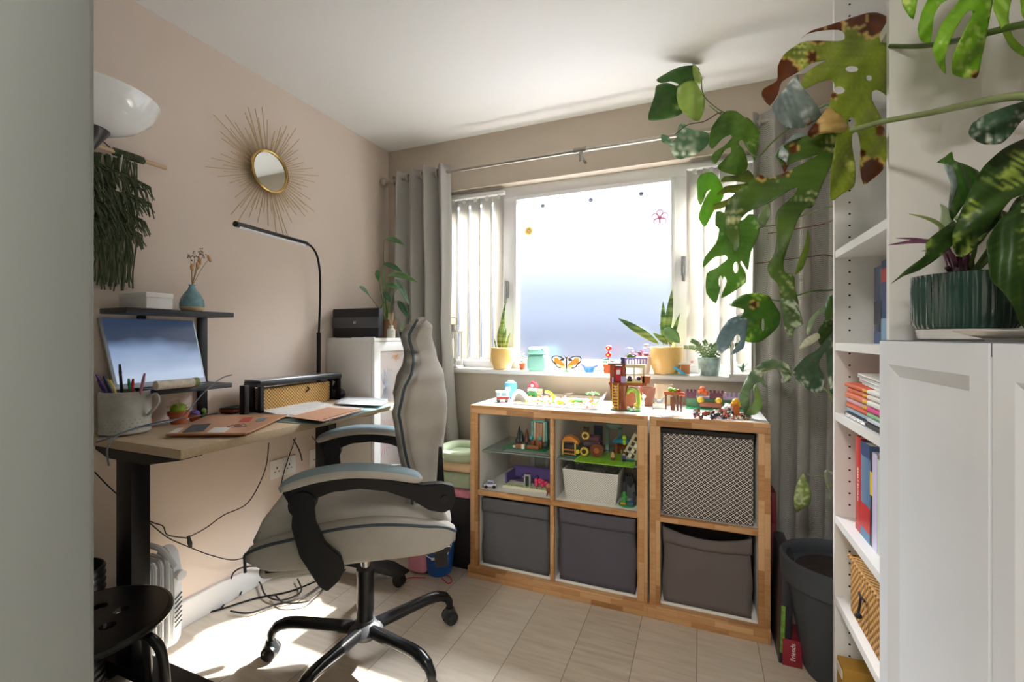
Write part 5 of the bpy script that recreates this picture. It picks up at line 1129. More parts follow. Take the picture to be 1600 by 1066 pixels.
toy('toy_slide', 'lime green arched toy slide with flowers beside the treehouse', 'toy', up(990, 642), 0, [('base', '3F8A50', ('c', 0, 0, 0, 3.4, .5)), ('slide', 'A8CF4A', ('t', [(-3, 0, 7.4), (-1.4, 0, 9.2), (1.4, 0, 8.2), (2.2, -.4, 4.6), (2, -.8, 1)], 1.1)), ('flowers', 'E9D6D0', ('s', -2, -1.8, 1.2, .8), ('s', .6, -2.4, 1.1, .8), ('s', 3, -1.4, 1.4, .8)), ('yellow_flower', 'E5D23A', ('s', 1.2, -1.2, 2.6, 1))])
p = up(1011, 634); r = T('clay_pot', 'empty square clay pot behind the toy slide', 'pot', p); B().lathe([(0, 0), (.022, 0), (.034, .065), (.035, .085), (.031, .085), (.02, .01), (0, .01)], p, 28, squash=(1.1, .9)).out('pot_body', M('A8705A', .8), r); B().lathe([(0, .078), (.031, .078), (0, .08)], p).out('soil', soil, r)
p = up(1042, 622); r = T('wood_canister', 'pale wooden round canister against the wall', 'canister', p); B().lathe([(0, 0), (.042, 0), (.042, .095), (.038, .095), (.038, .02), (0, .02)], p, 36).out('canister_body', wood_mat('pale_wood', 'CBB48E', 'D8C4A2', 'E2D2B4', (0, PI / 2, 0), plank=(5, 5), mortar=0), r)
p = up(985, 632); p.y = 2.12; tag(B().lathe([(0, 0), (.03, .005), (.045, .03), (.047, .055), (.04, .08), (.03, .083), (0, .083)], p, 28).out('round_clay_jar', M('B06A50', .8)), 'rounded terracotta jar half hidden by the toy slide', 'jar')
toy('toy_table', 'brown toy brick table with green fruit on top', 'toy', up(1053, 642), 0, [('legs', '6B3A20', ('b', -3.6, -1.6, 0, -2.8, -.8, 7), ('b', 2.6, -1.6, 0, 3.4, -.8, 7), ('b', 1, 1, 0, 1.8, 1.8, 7), ('b', -1.4, -1.6, 0, .6, 0, 6)), ('table_top', '9C4F28', ('b', -4, -2, 7, 4, 2, 8.2)), ('greens', '8FBF3A', ('s', -1.4, 0, 9, 1.1), ('s', .4, -.3, 8.9, .9)), ('reds', 'B8442E', ('s', 2, 0, 8.8, .8), ('x', 2.4, -1.4, 7.4, .8, 2))])
toy('toy_animal', 'small white and grey toy fawn beside the treehouse slide', 'toy', up(1003, 640), 0, [('body', 'C9CFD6', ('s', 0, 0, 3, 1.3, 1, .7, .8), ('c', -.7, 0, 0, .3, 2.6), ('c', .7, 0, 0, .3, 2.6), ('c', .6, 0, 3.6, .4, 1.6)), ('head', 'E9E6E2', ('s', .8, -.2, 5.8, .9), ('t', [(.4, 0, 6.2), (.2, 0, 7.4)], .15))])
toy('toy_animal', 'grey toy seagull on a plinth in front of the canister', 'toy', up(1030, 638), 0, [('plinth', 'C9CCC4', ('b', -2.4, -1.4, 0, 2.4, 1.4, 1.8)), ('bird', '8E959C', ('s', 0, 0, 3, 1.3, 1.4, .7, .6), ('t', [(-2.4, 0, 4.4), (0, 0, 3.2), (2.4, 0, 5)], .4))])
slab('picture_book', [(1020, 642), (1036, 653), (1074, 652), (1052, 641)], UT, .005, M('F0EDE6', .5), label='thin white picture book lying flat by the brown toy table', cat='book')
slab('greeting_card', [(1034, 645), (1042, 650), (1062, 650), (1052, 644)], UT + .0055, .001, M('C9A89A', .6, var=.6, vscale=70), label='small printed card on the white picture book', cat='card')
toy('garden_wall_set', 'toy brick garden wall with plum battlements and green base plate', 'toy', up(1118, 640), -.02, [
    ('base_plate', '3F9A68', ('b', -12, -3, 0, 12, 3.5, .4), ('st', -11, -2.6, 11, 3.2, .4)), ('wall', '5A8F66', ('b', -12, 2, .4, 12, 3, 4.2)), ('plum_wall', '6B3A52', ('b', -12, 1.8, 4.2, -8, 3.2, 7), ('b', -2.4, 1.8, 4.2, 3, 3.2, 7), *[('c', -11.6 + k * 1.6, 2.5, 7, .5, 1.2) for k in range(3)], *[('c', -2 + k * 1.6, 2.5, 7, .5, 1.2) for k in range(4)]), ('lilac_wall', 'B59CC4', ('b', -8, 1.8, 4.2, -2.4, 3.2, 5.2), ('b', 3, 1.8, 4.2, 12, 3.2, 5.4), *[('c', 4 + k * 1.8, 2.5, 5.4, .5, 2.0) for k in range(4)]),
    ('flower', 'D9602E', ('s', -5.4, 1, 8.4, 1.4), ('s', -4, .6, 7, 1.2), ('s', -6.4, .8, 7.2, .9)), ('yellow_bush', 'E0B83A', ('s', -6, -1, 4, 1.5), ('s', 1.2, -1, 4, 1.4)), ('brown_planter', '9A5638', ('b', -6.4, -2, 1, 2.6, -.4, 3)), ('teal_block', '6FB8A4', ('b', 3.6, -.8, .4, 8, 1, 3)),])
toy('flower_pot', 'orange toy planter with yellow blossom at the end of the garden wall', 'toy', up(1150, 652), 0, [('planter', 'C9682E', ('b', -1.2, -1, 0, 1.2, 1, 4.6)), ('blossom', 'E9A62E', ('s', 0, 0, 6, 1.5), ('s', -1, 0, 5, 1), ('s', 1.1, 0, 5, 1))])
rnd = random.Random(21); cs = ['4A3226', '2E3A52', 'D9C8B8', 'C25A3A', 'E8E4DE', '8A6A48']; bs = [B() for _ in cs]
for i in range(150):
    u = rnd.random(); p = up(1084 + 88 * u, 650 + 7 * rnd.random()); s_ = rnd.uniform(.003, .008); hz = UT + s_ + (rnd.random() * .02 if u < .7 else 0)
    if i % 2: bs[i % 6].rb((p.x, p.y, hz), (s_ * 2, s_ * 1.4, s_ * 1.6), rz=rnd.uniform(0, 3), ry=rnd.uniform(0, 1))
    else: bs[i % 6].ball((p.x, p.y, hz), s_ * .8, seg=6)
for i, bb in enumerate(bs): tag(bb.out('toy_pieces', M(cs[i], .4), smooth=False), 'scatter of %s toy figure bits in front of the garden wall' % ['brown', 'navy', 'beige', 'orange red', 'white', 'tan'][i], 'toy pieces', kind='stuff')
toy('toy_flower', 'white toy blossom cluster among the figure bits', 'toy', up(1140, 650), 0, [('blossom', 'E6DDE0', *[('s', 2 * math.cos(k), 1.2 * math.sin(k), 2.6 + .6 * (k % 3), 1.1) for k in range(8)]), ('dark_centre', '4A3A42', ('s', 0, -1.4, 3, .7), ('s', 1.2, -1.2, 2.2, .5))])

# ================================================================ toys inside the cubes
GZ = .585
def glass(lab, x0, x1): tag(B().box((x0, 1.93, GZ - .006), (x1, 2.26, GZ), .001).out('glass_shelf', M('A9BFB6', .08, trans=.6), None), lab, 'glass shelf')
glass('clear glass shelf across the upper left cube', .897, 1.245); glass('clear glass shelf across the upper middle cube', 1.265, 1.614)
def ins(px_, py_, z): p = PZ(px_, py_, z); p.y = max(1.93, min(2.24, p.y)); return V((p.x, p.y, z))
def atx(px_, y, z): p = PY(px_, 600, y); return V((p.x, y, z))
grn = '2F8A55'
toy('grey_plate', 'grey studded base plate on the glass shelf of the left cube', 'toy base plate', (1.11, 2.06, GZ + .0005), 0, [('plate', '8E9698', ('b', -11, -11, 0, 11, 9, .35)), ('studs', '8E9698', ('st', -10.6, -10.6, 10.6, -4, .35))])
toy('theatre_set', 'toy brick stage with tall brown doors and teal posts in the left cube', 'toy', (1.085, 2.06, GZ + .0042), 0, [('green_plate', grn, ('b', -10, -8, 0, 11, 6, .4)), ('back_wall', '9C5A32', ('b', 2, 2, .4, 7.6, 3, 13)), ('>plank_door', 'C08A5A', ('b', 3.2, 1.6, .4, 4.7, 2.1, 11.5), ('b', 4.9, 1.6, .4, 6.4, 2.1, 11.5)), ('teal_pillar', '4FA8A0', ('b', .6, 1.4, .4, 1.8, 3, 12.4), ('b', 7.6, 1.4, .4, 8.8, 3, 12.4), ('b', 1.6, 1.4, 12, 7.8, 2.6, 13)), ('cream_panel', 'E6D8B8', ('b', 1.9, 1.5, 1, 2.9, 2.2, 12), ('b', 6.6, 1.5, 1, 7.5, 2.2, 12)), ('crown', 'C9924A', ('b', 1.6, 1.4, 13, 7.8, 2.6, 14.4)),
    ('bench', '9A5A34', ('b', -4.5, -6.5, .4, -1, -5, 2.4), ('b', 1, -5.5, .4, 7, -4.4, 2), ('b', 2, -2, .4, 3.2, 0, 3.6), ('b', 6, -2, .4, 7.2, 0, 3.6)), ('white_block', 'EDE8DC', ('b', -1, -7.6, .4, .4, -6.6, 2.8), ('b', -6, -6, .4, -4.6, -5, 1.4)), ('rock', '4A4648', ('s', -6, 2, 2, 2), ('s', 9, -2, 2, 1.6)), ('teal_ball', '5FB8C0', ('s', 1.4, -.8, 4.6, 1), ('s', 6, -.8, 4.6, 1)), ('studs', grn, ('st', -9.6, -7.6, 10, -6.8, .4))])
for i, (dx, dy, h_, c) in enumerate(((-5.2, 3, 8, '233B34'), (-3.4, 1.6, 6, '1F332E'), (-.8, 2, 7, '6B3B2A'))):
    toy('toy_tree', ['tallest dark toy fir in the left cube', 'short dark toy fir next to the tallest fir', 'reddish brown toy tree left of the stage doors'][i], 'toy tree', (1.075 + dx / 100, 2.06 + dy / 100, GZ + .0085), 0, [('trunk', '4A3226', ('c', 0, 0, 0, .4, 2)), ('foliage', c, ('c', 0, 0, 1.6, 1.7, h_ * .45, .6), ('c', 0, 0, 1.6 + h_ * .3, 1.2, h_ * .6, .1))])
toy('garden_fence_set', 'toy brick garden with violet fence and pink flowers in the left cube', 'toy', (1.105, 2.05, .4075), .0, [('base', 'E3DEC8', ('b', -12, -8.5, 0, 12, 8, 1.4, .2)), ('grass', '9BB86A', *[('b', -11.4 + k * .9, -8.4, 1.4, -10.9 + k * .9, -8, 2.2) for k in range(26)]), ('fence', '6E5F9E', ('b', -11.5, 5, 1.4, 12, 5.8, 7.4), ('b', -11.6, -6, 1.4, -10.8, 5.8, 6)), ('hedge', '4A4066', ('b', -10, -1, 1.4, 10, 4, 2.2)), ('pink_flowers', 'D9456A', *[('s', 4.4 + (k % 4) * 1.5, -6.4 + .8 * (k % 2), 3 + .9 * (k % 3), 1) for k in range(9)]), ('doorway', 'A9B4B0', ('b', -1.6, -6.8, 1.4, -.9, -6, 6.8), ('b', .9, -6.8, 1.4, 1.6, -6, 6.8), ('b', -1.6, -6.8, 6.2, 1.6, -6, 7)), ('door_leaf', '3A3C40', ('b', -.9, -6.5, 1.4, .9, -6.2, 6.2)), ('bush', '5E3A6E', ('s', -4, -1, 4, 1.4), ('s', -2, 0, 5, 1.2), ('s', 3, -1, 4.4, 1.1))])
toy('castle_wall_set', 'grey toy castle wall under the glass shelf in the left cube', 'toy', (1.12, 2.20, .4075), 0, [('wall', 'A9ADAA', ('b', -8, 2, 0, 11, 3.6, 16.8)), ('dark_window', '4A5058', ('b', -3.6, 1.7, 11, -.4, 2.1, 16.4), ('b', 8, 1.7, 11, 9.6, 2.1, 16.4)), ('pillar', 'C4C7C3', ('b', -8, .8, 0, -6, 2, 16.8), ('b', 0, .8, 0, 1.6, 2, 16.8)), ('white_window', 'F0F0EC', ('b', 3.4, 1.4, 12, 4.6, 2, 14), ('b', 5.2, 1.4, 12, 6.4, 2, 14), ('b', 3.4, 1.4, 14.3, 4.6, 2, 15.8), ('b', 5.2, 1.4, 14.3, 6.4, 2, 15.8))])
toy('toy_police_car', 'white and blue toy car at the front of the left cube', 'toy car', ins(766, 762, .4072), .35, [('car_body', 'E6E4EC', ('b', -3, -1.5, .6, 3, 1.5, 2, .4)), ('cabin', 'D0D4E4', ('b', -1.4, -1.3, 2, 1.8, 1.3, 3.4, .5)), ('window', '6A74A8', ('b', -1.2, -1.36, 2.2, 1.4, 1.36, 3.1)), ('wheel', '1E1E22', ('y', -1.9, -1.7, .8, .8, .5), ('y', 1.9, -1.7, .8, .8, .5), ('y', -1.9, 1.2, .8, .8, .5), ('y', 1.9, 1.2, .8, .8, .5)), ('emblem', '2B2E4A', ('x', -3.15, 0, 1.4, .5, .3))])
toy('toy_monkey', 'small brown and pink toy monkey beside the cube divider', 'toy', ins(856, 778, .4072), 0, [('body', '8A4A38', ('s', 0, 0, 3, 1.1, 1, .8, 1.3), ('t', [(-.6, 0, 3.6), (-2, -.4, 5)], .35), ('t', [(.6, 0, 2.6), (1.2, -.4, .4)], .35), ('t', [(-.4, 0, 2.4), (-.8, -.4, .4)], .35)), ('head', 'C98A7A', ('s', 0, -.2, 5, 1.1))])
toy('green_plate', 'bright lime studded base plate at the front of the middle cube', 'toy base plate', (1.475, 1.995, GZ + .0005), 0, [('plate', '8CC63A', ('b', -12.5, -9.6, 0, 12.5, 10, .4)), ('studs', '8CC63A', ('st', -12, -9.2, 12, -2.4, .4))])
toy('orange_stall', 'toy market stall with orange scalloped awning at the left of the middle cube', 'toy', (1.305, 2.0, GZ + .0008), .1, [('base', '2F7A66', ('b', -3.4, -4, 0, 4, 4, .4)), ('stall', '3E2E28', ('b', -2.6, -1, .4, 2.4, 2, 5)), ('shelf', 'C98A4A', ('b', -2.8, -2, 2.4, 2.6, -1, 3), ('b', -2.8, -2, .6, 2.6, -1, 1.2)), ('awning', 'E0923A', ('p', [(-3.6, 6), (-2, 8.4), (.6, 9), (3.6, 7.4), (4.4, 5.6), (2, 6.6), (-1, 6.8)], -2.6, 2.4)), ('yellow_post', 'E5C25A', ('c', 2.8, -2, .4, .4, 5.6), ('c', -2.8, -2, .4, .4, 5.6))])
toy('toy_wagon', 'dark toy wagon with brown and yellow wheels on the lime plate', 'toy', (1.405, 2.02, GZ + .0048), -.1, [('wagon', '3E3036', ('b', -4, -1.6, 3, 4, 3, 6.4, .3)), ('big_wheel', '7A4628', ('y', 2.8, -3, 3, 3, 1.2)), ('>hub', 'B06A3A', ('y', 2.8, -3.3, 3, 1.2, .4)), ('yellow_wheel', 'E0C04A', ('y', -2.6, -4, 2.2, 1.9, .8), ('y', -2.4, -3, 9, 1.7, .8)), ('>wheel_hole', '3A3026', ('y', -2.6, -4.3, 2.2, 1, .4), ('y', -2.4, -3.3, 9, .9, .4)), ('barrel', '5A3A40', ('x', -2.6, 0, 7.4, 1.8, 6)), ('bear', '4A3020', ('s', -2.4, -1.8, 11.4, 1.3), ('s', -3.3, -1.8, 12.4, .5), ('s', -1.5, -1.8, 12.4, .5)), ('small_wheel', 'E9D24A', ('y', -5.6, -4.4, 1.8, 1, .6))])
toy('arch_gate', 'pale green toy arch gateway at the back of the middle cube', 'toy', (1.47, 2.16, GZ + .0005), 0, [('dark_block', '46526A', ('b', -9, 0, 0, -5, 2, 11)), ('pillar', '9CC0AC', ('b', -3.4, 0, 0, -1.8, 2, 11), ('b', 2.6, 0, 0, 4.2, 2, 11)), ('arch', '9CC0AC', ('b', -3.4, 0, 10, 4.2, 2, 12.4)), ('ornament', 'C4D6CC', ('t', [(-.8, .6, 12.4), (-.9, .6, 14), (.4, .6, 15), (1.6, .6, 14), (1.5, .6, 12.6)], .35))])
toy('blue_roof_stall', 'toy brick hut with teal blue roof on the lime plate', 'toy', (1.525, 2.10, GZ + .0048), 0, [('hut_wall', 'A8562E', ('b', -3.2, -1, 0, -2.2, 3, 5), ('b', 2.2, -1, 0, 3.2, 3, 5), ('b', -3, 2, 0, 3, 3, 5)), ('roof', '2E93B4', ('p', [(-4.6, 5), (-2.4, 7.2), (2, 7.4), (4.8, 5)], -2, 3.4)), ('railing', '6A4A3A', *[('b', -2 + k, -1.4, 0, -1.6 + k, -1, 2.6) for k in range(5)], ('b', -2.2, -1.4, 2.4, 2.6, -1, 2.8)), ('chest', 'D9B86A', ('b', -1.4, .4, 0, 1.4, 1.6, 1.6))])
r = toy('checkered_tower', 'tilted black and cream checkered toy tower in the middle cube', 'toy', (1.585, 1.985, GZ + .012), .0, [('tower_body', 'B9B48E', ('p', [(-3.4, 0), (-4.4, 1.6), (.8, 11.6), (2.4, 10.8), (2.4, 0)], -1.4, 1.6)), ('dark_squares', '2E2A2C', *[('p', [(-3.2 + k * 1.3, 2.2 + k * 2.2), (-2 + k * 1.3, 1.6 + k * 2.2), (-1.3 + k * 1.3, 3 + k * 2.2), (-2.5 + k * 1.3, 3.6 + k * 2.2)], -1.7, -1.4) for k in range(4)], *[('p', [(-.6 + k * 1.1, 1.2 + k * 2.2), (.6 + k * 1.0, .8 + k * 2.2), (1.1 + k * .6, 2.2 + k * 2.2), (0 + k * .9, 2.8 + k * 2.2)], -1.7, -1.4) for k in range(3)]), ('cream_squares', 'EDE6D0', *[('p', [(-2 + k * 1.3, 1.4 + k * 2.2), (-.8 + k * 1.3, .9 + k * 2.2), (0 + k * 1.2, 2.4 + k * 2.2), (-1.2 + k * 1.3, 3 + k * 2.2)], -1.72, -1.4) for k in range(4)]), ('green_figure', '9AC23A', ('s', -3.2, -1.6, 9.4, 1.1), ('b', -3.8, -2, 6.4, -2.6, -1.2, 8.6)), ('teal_edge', '3F8A80', ('t', [(-4.4, -1.5, 1.4), (-3.2, -1.5, .2), (1, -1.5, .2)], .4))])
for i, (x, c1_, c2_, lab) in enumerate(((1.505, 'C99A6A', '6B4A34', 'tan toy figure standing on the lime plate'), (1.552, '4A4E86', '2A2A40', 'navy toy figure standing on the lime plate'))):
    toy('toy_figure', lab, 'toy', (x, 1.965, GZ + .006), 0, [('legs', c2_, ('b', -.7, -.4, 0, .7, .4, 1.2)), ('torso', c1_, ('b', -.8, -.5, 1.2, .8, .5, 2.6)), ('head', 'E5C27A', ('c', 0, 0, 2.6, .45, .9)), ('hair', c2_, ('s', 0, .1, 3.5, .55))])
# white basket with grey bricks
x0, x1 = PY(877, 740, 1.935).x + .006, PY(966, 740, 1.935).x
r = T('white_basket', 'white woven plastic basket of pale bricks in the middle cube', 'basket', ((x0 + x1) / 2, 2.03, .4075)); bwm = weave_mat('white_weave', 'B4B4AA', 'F2F1EA', 600, 600, rough=.6, bump=.8)
b = B(); zb0, zb1 = .4075, .535
def rr4(x0, x1, y0, y1, z, ins_=0): return [(x, y, z) for x, y in ((x0 + ins_, y0 + ins_), (x1 - ins_, y0 + ins_), (x1 - ins_, y1 - ins_), (x0 + ins_, y1 - ins_))]
rings = [rr4(x0 + .012, x1 - .012, 1.945, 2.13, zb0), rr4(x0, x1, 1.935, 2.14, zb1), rr4(x0, x1, 1.935, 2.14, zb1, .005), rr4(x0 + .012, x1 - .012, 1.945, 2.13, zb0 + .006, .005)]
b.surf(rings, close_v=True); b.bm.verts.ensure_lookup_table(); b.bm.faces.new([b.bm.verts[i] for i in (3, 2, 1, 0)]); b.bm.faces.new([b.bm.verts[i] for i in (12, 13, 14, 15)])
b.out('basket_body', bwm, r, smooth=False); B().tube([V(p) for p in rr4(x0, x1, 1.935, 2.14, zb1, .002)], .0045, 8, close=True).out('rim', M('DEDDD4', .5), r)
b = B(); rnd = random.Random(6)
for i in range(26): b.rb((rnd.uniform(x0 + .03, x1 - .03), rnd.uniform(1.96, 2.11), zb1 - .02 + rnd.uniform(-.015, .008)), (.03, .02, .012), rz=rnd.uniform(0, 3), ry=rnd.uniform(-.5, .5))
tag(b.out('brick_jumble', M('B9BCB0', .4, var=.3, vscale=60), smooth=False), 'jumble of pale grey bricks heaped in the white basket', 'bricks', kind='stuff')
toy('dark_castle', 'dark toy castle pieces at the right of the middle cube', 'toy', (1.575, 2.08, .4075), 0, [('tower', '3B3F44', ('b', -3.4, -1, 0, 0, 2, 9), ('b', 0, 1, 0, 3.4, 3, 12), *[('b', -3.4 + k * 1.2, -1, 9, -2.7 + k * 1.2, -.2, 10.2) for k in range(3)]), ('rock', '6A6E70', ('p', [(-2.6, 0), (-2.2, 6), (-.8, 4.4), (.8, 7), (1.6, 0)], -3, -1.4))])
toy('toy_cactus_set', 'round green plate with toy cactus at the front of the middle cube', 'toy', (1.565, 1.965, .4075), 0, [('plate', '3F9A58', ('c', 0, 0, 0, 3.6, .4)), ('cactus', '3FA04A', ('c', -1.2, 0, .4, .8, 4.2, .7), ('s', -1.2, 0, 4.9, .8), ('s', -2.2, 0, 2.8, .6), ('s', -.2, 0, 3.2, .6)), ('gold_ring', 'D9A83A', ('b', -2.6, -1.4, .4, -.4, -.8, 1.2)), ('blue_rock', '4A6A8E', ('b', .6, -1.4, .4, 2.6, .6, 1.6), ('s', 2, 0, 2, .8)), ('dark_figure', '26282C', ('b', 2.4, -.6, .4, 3.6, .6, 4.6), ('s', 3, 0, 5, .8))])
# ================================================================ bookcase contents
def S_(i): return SH[i]
BX = XF + .03
def book(label, ya, yb_, z0, h_, c, band=None, title=None, tc='FFFFFF', x0=BX, dpt=.17, group=None, tsize=.016):
    r = T('book', label, 'book', (x0 + dpt / 2, (ya + yb_) / 2, z0), group=group); e = .002
    B().box((x0 + .004, ya + e, z0 + .004), (x0 + dpt - .003, yb_ - e, z0 + h_ - .004)).out('pages', M('EDE8DA', .8), r)
    b = B().box((x0, ya, z0), (x0 + .003, yb_, z0 + h_), .0008).box((x0 + .003, ya, z0), (x0 + dpt, ya + e, z0 + h_)).box((x0 + .003, yb_ - e, z0), (x0 + dpt, yb_, z0 + h_))
    cv = b.out('cover', M(c, .35), r)
    if band:
        for (f0, f1, bc_) in band: B().box((x0 - .0006, ya + .0004, z0 + h_ * f0), (x0 + .001, yb_ - .0004, z0 + h_ * f1)).out('spine_band', M(bc_, .35), cv)
    if title: text(title, tsize, M(tc, .5), 'spine_title', cv, Matrix.Translation((x0 - .001, (ya + yb_) / 2, z0 + h_ * .5)) @ Matrix(((0, 0, -1, 0), (0, 1, 0, 0), (1, 0, 0, 0), (0, 0, 0, 1))).inverted() @ Matrix.Rotation(0, 4, 'Z') if False else Matrix.Translation((x0 - .001, (ya + yb_) / 2, z0 + h_ * .5)) @ Matrix(((0, 0, 1, 0), (0, -1, 0, 0), (0, 0, 0, 0), (0, 0, 0, 1))) if False else spineM(x0 - .001, (ya + yb_) / 2, z0 + h_ * .5))
    return r
def spineM(x, y, z):
    # text runs downward; glyph tops face towards the window (+y is left as seen facing +x)
    m_ = Matrix(((0, 0, -1), (0, -1, 0), (-1, 0, 0)))  # columns: text x, text y, normal
    m_ = Matrix((V((0, 0, -1)), V((0, -1, 0)), V((-1, 0, 0)))).transposed().to_4x4(); m_.translation = (x, y, z); return m_
def yat(px_, x=BX): return PX(px_, 600, x).y
zs = S_(1)
ys = [yat(1337), yat(1345), yat(1359.5), yat(1363.5), yat(1371), yat(1379)]
book('tall red travel book with white spine lettering on the second shelf', ys[1], ys[0], zs, .255, 'C8302E', [(0, .06, 'A82426')], 'GREAT BRITAIN', 'F4EDE6', tsize=.013)
book('thick blue book with red lower spine between the red book and the yellow titled book', ys[2], ys[1], zs, .25, '5C7FA0', [(.0, .10, '3F7BA0'), (.10, .36, 'C62B30'), (.86, 1, '2E4E80')], None)
book('thin black book with yellow title patch', ys[3], ys[2], zs, .235, '2A2A2C', [(.55, .80, 'E5C83A')], None)
book('white book with lilac edge lettering beside the cabinet door', ys[4], ys[3], zs, .24, 'E6E2EC', [(0, 1, 'CFC6E2')], None)
book('pale green book hidden mostly behind the cabinet door', ys[5], ys[4] , zs, .23, 'C9D6C4', None, None)
zs = S_(3); y1_, y2_, y3_ = yat(1366, BX + .04), yat(1377, BX + .04), yat(1389, BX + .04)
book('dark navy mountain book on the shelf above eye level', y2_, y1_, zs, .205, '1F2E48', [(.25, .55, '0F1420'), (.0, .15, '33507A')], None, x0=BX + .04)
book('deep blue mountain guidebook with a red label next to the divider edge', y3_, y2_, zs, .215, '24406B', [(.74, .9, 'A8292C'), (.0, .3, '7FA0BC')], None, x0=BX + .04)
# stack of folded things
zs = S_(2); yA, yB_ = Y0 + .01, PX(1324, 600, XF + .02).y
stack = [('2B3440', .014, 'black and white patterned boxed game at the bottom of the stack', 'game_box', 'box'), ('9DB8C4', .012, 'pale blue folder lying above the patterned box', 'folder', 'folder'), ('D8613C', .011, 'orange folder with green edge low in the stack', 'folder', 'folder'), ('D9A8AE', .013, 'rose pink folded wallet file in the stack', 'folder', 'folder'), ('DB7A52', .015, 'thick coral orange folded file with yellow inside', 'folder', 'folder'), ('D96B44', .012, 'orange folded file with grey edge', 'folder', 'folder'), ('D8643C', .012, 'topmost orange folded file under the white papers', 'folder', 'folder')]
z = zs
for i, (c, th, lab, nm, ct_) in enumerate(stack):
    r = T(nm, lab, ct_, (2.33, (yA + yB_) / 2, z)); ym_ = yA + (yB_ - yA) * .45
    B().box((XF + .012 + .004 * (i % 2), ym_, z), (2.44, yB_ - .004 * (i % 3), z + th), .005).out('near_fold' if i else 'box_half', M(c, .5), r)
    B().box((XF + .010, yA, z), (2.44, ym_ - .002, z + th * .95), .005).out('fold_back', M(['1D2026', 'C9D4D8', '8FC08A', 'E04A90', 'F2EEE6', 'F0EBE0', 'F4F0E8'][i], .5), r)
    if i == 0: B().box((XF + .0105, ym_ + .01, z + .003), (XF + .0125, yB_ - .02, z + .011)).out('white_print', M('E9E9E6', .6, var=.8, vscale=200), r)
    if 2 < i: B().box((XF + .0105, ym_, z + .003), (XF + .0165, ym_ + .03, z + th - .003), .002).out('yellow_edge', M('E5BC3A', .5), r)
    z += th + .001
r = T('paper_stack', 'loose white papers and magazines on top of the folded files', 'papers', (2.33, 1.35, z))
for k in range(5): B().rb((2.34, 1.36 + .01 * (k % 2), z + .003 + k * .005), (.2, .22 - .01 * k, .004), rz=.05 * (k - 2), rx=.02 * k).out('sheet', M(['EDEAE4', 'D5D8D2', 'F2F0EA', 'C9CCC6', 'E6E2D8'][k], .6), r)
# wicker basket
zs = S_(0); zt_ = S_(1) - .03; wk2 = weave_mat('seagrass', '7A5426', 'D19C54', 330, 330, rough=.8, bump=1.2)
r = T('wicker_box', 'golden woven seagrass box with dark knot on the bookcase shelf', 'basket', (2.34, 1.38, zs))
B().box((XF + .02, Y0 + .02, zs), (2.46, 1.53, zs + .155), .008, seg=3).out('basket_body', wk2, r, smooth='all'); B().tube([(XF + .02, Y0 + .02, zs + .152), (XF + .02, 1.53, zs + .152), (2.46, 1.53, zs + .152), (2.46, Y0 + .02, zs + .152)], .006, 8, close=True).out('rim', wk2, r)
kp = PX(1349, 905, XF + .015); kz = zs + .105
B().tube([(XF + .012, kp.y - .022, kz), (XF + .008, kp.y, kz + .003), (XF + .012, kp.y + .022, kz)], .0028, smooth=3).tube([(XF + .010, kp.y, kz), (XF + .004, kp.y - .003, kz - .04)], .003).ball((XF + .004, kp.y - .003, kz - .048), .008, (1, 1, .8)).out('knot_ribbon', M('1E1A18', .8), r)
# bottom shelf
r = T('mustard_folder', 'mustard yellow magazine file at the bottom of the bookcase', 'file box', (2.25, 1.55, .07)); B().box((XF + .004, 1.53, .07), (2.40, 1.59, .19), .001).out('file_body', M('B8892E', .6), r); B().box((XF + .002, 1.535, .155), (XF + .006, 1.585, .178)).out('paper_edge', M('E9E6DC', .7), r)
def crump(name, c0, sz, m_, lab, cat, seed):
    b = B().box([-x for x in sz], sz, .0); bmesh.ops.subdivide_edges(b.bm, edges=b.bm.edges[:], cuts=7, use_grid_fill=True)
    for v_ in b.bm.verts:
        n_ = noise.noise_vector(v_.co * 14 + V((seed, 0, 0))); v_.co += n_ * min(sz) * .45
    b.bm.transform(Matrix.Translation(c0)); return tag(b.out(name, m_, smooth='all'), lab, cat)
crump('plastic_bag', (2.26, 1.42, .115), (.03, .05, .045), M('EFF1F2', .35), 'crumpled white plastic bag on the lowest bookcase shelf', 'bag', 1)
r = T('blue_folder', 'pale blue document folder standing on the lowest shelf', 'folder', (2.28, 1.30, .07)); B().rb((2.30, 1.33, .135), (.15, .012, .125), rz=.35).out('folder_cover', M('BFD3D6', .5), r); B().rb((2.30, 1.322, .13), (.14, .004, .12), rz=.35).out('folder_sheet', M('E9ECEA', .6), r)
r = T('bubble_roll', 'clear grey roll of bubble wrap on the lowest shelf front', 'roll', (2.24, 1.5, .07)); B().cyl((2.245, 1.485, .0705), (2.245, 1.485, .135), .028, seg=24).out('wrap_roll', M('AEB6BC', .3, var=.35, vscale=60, bump=.6, bscale=90), r)

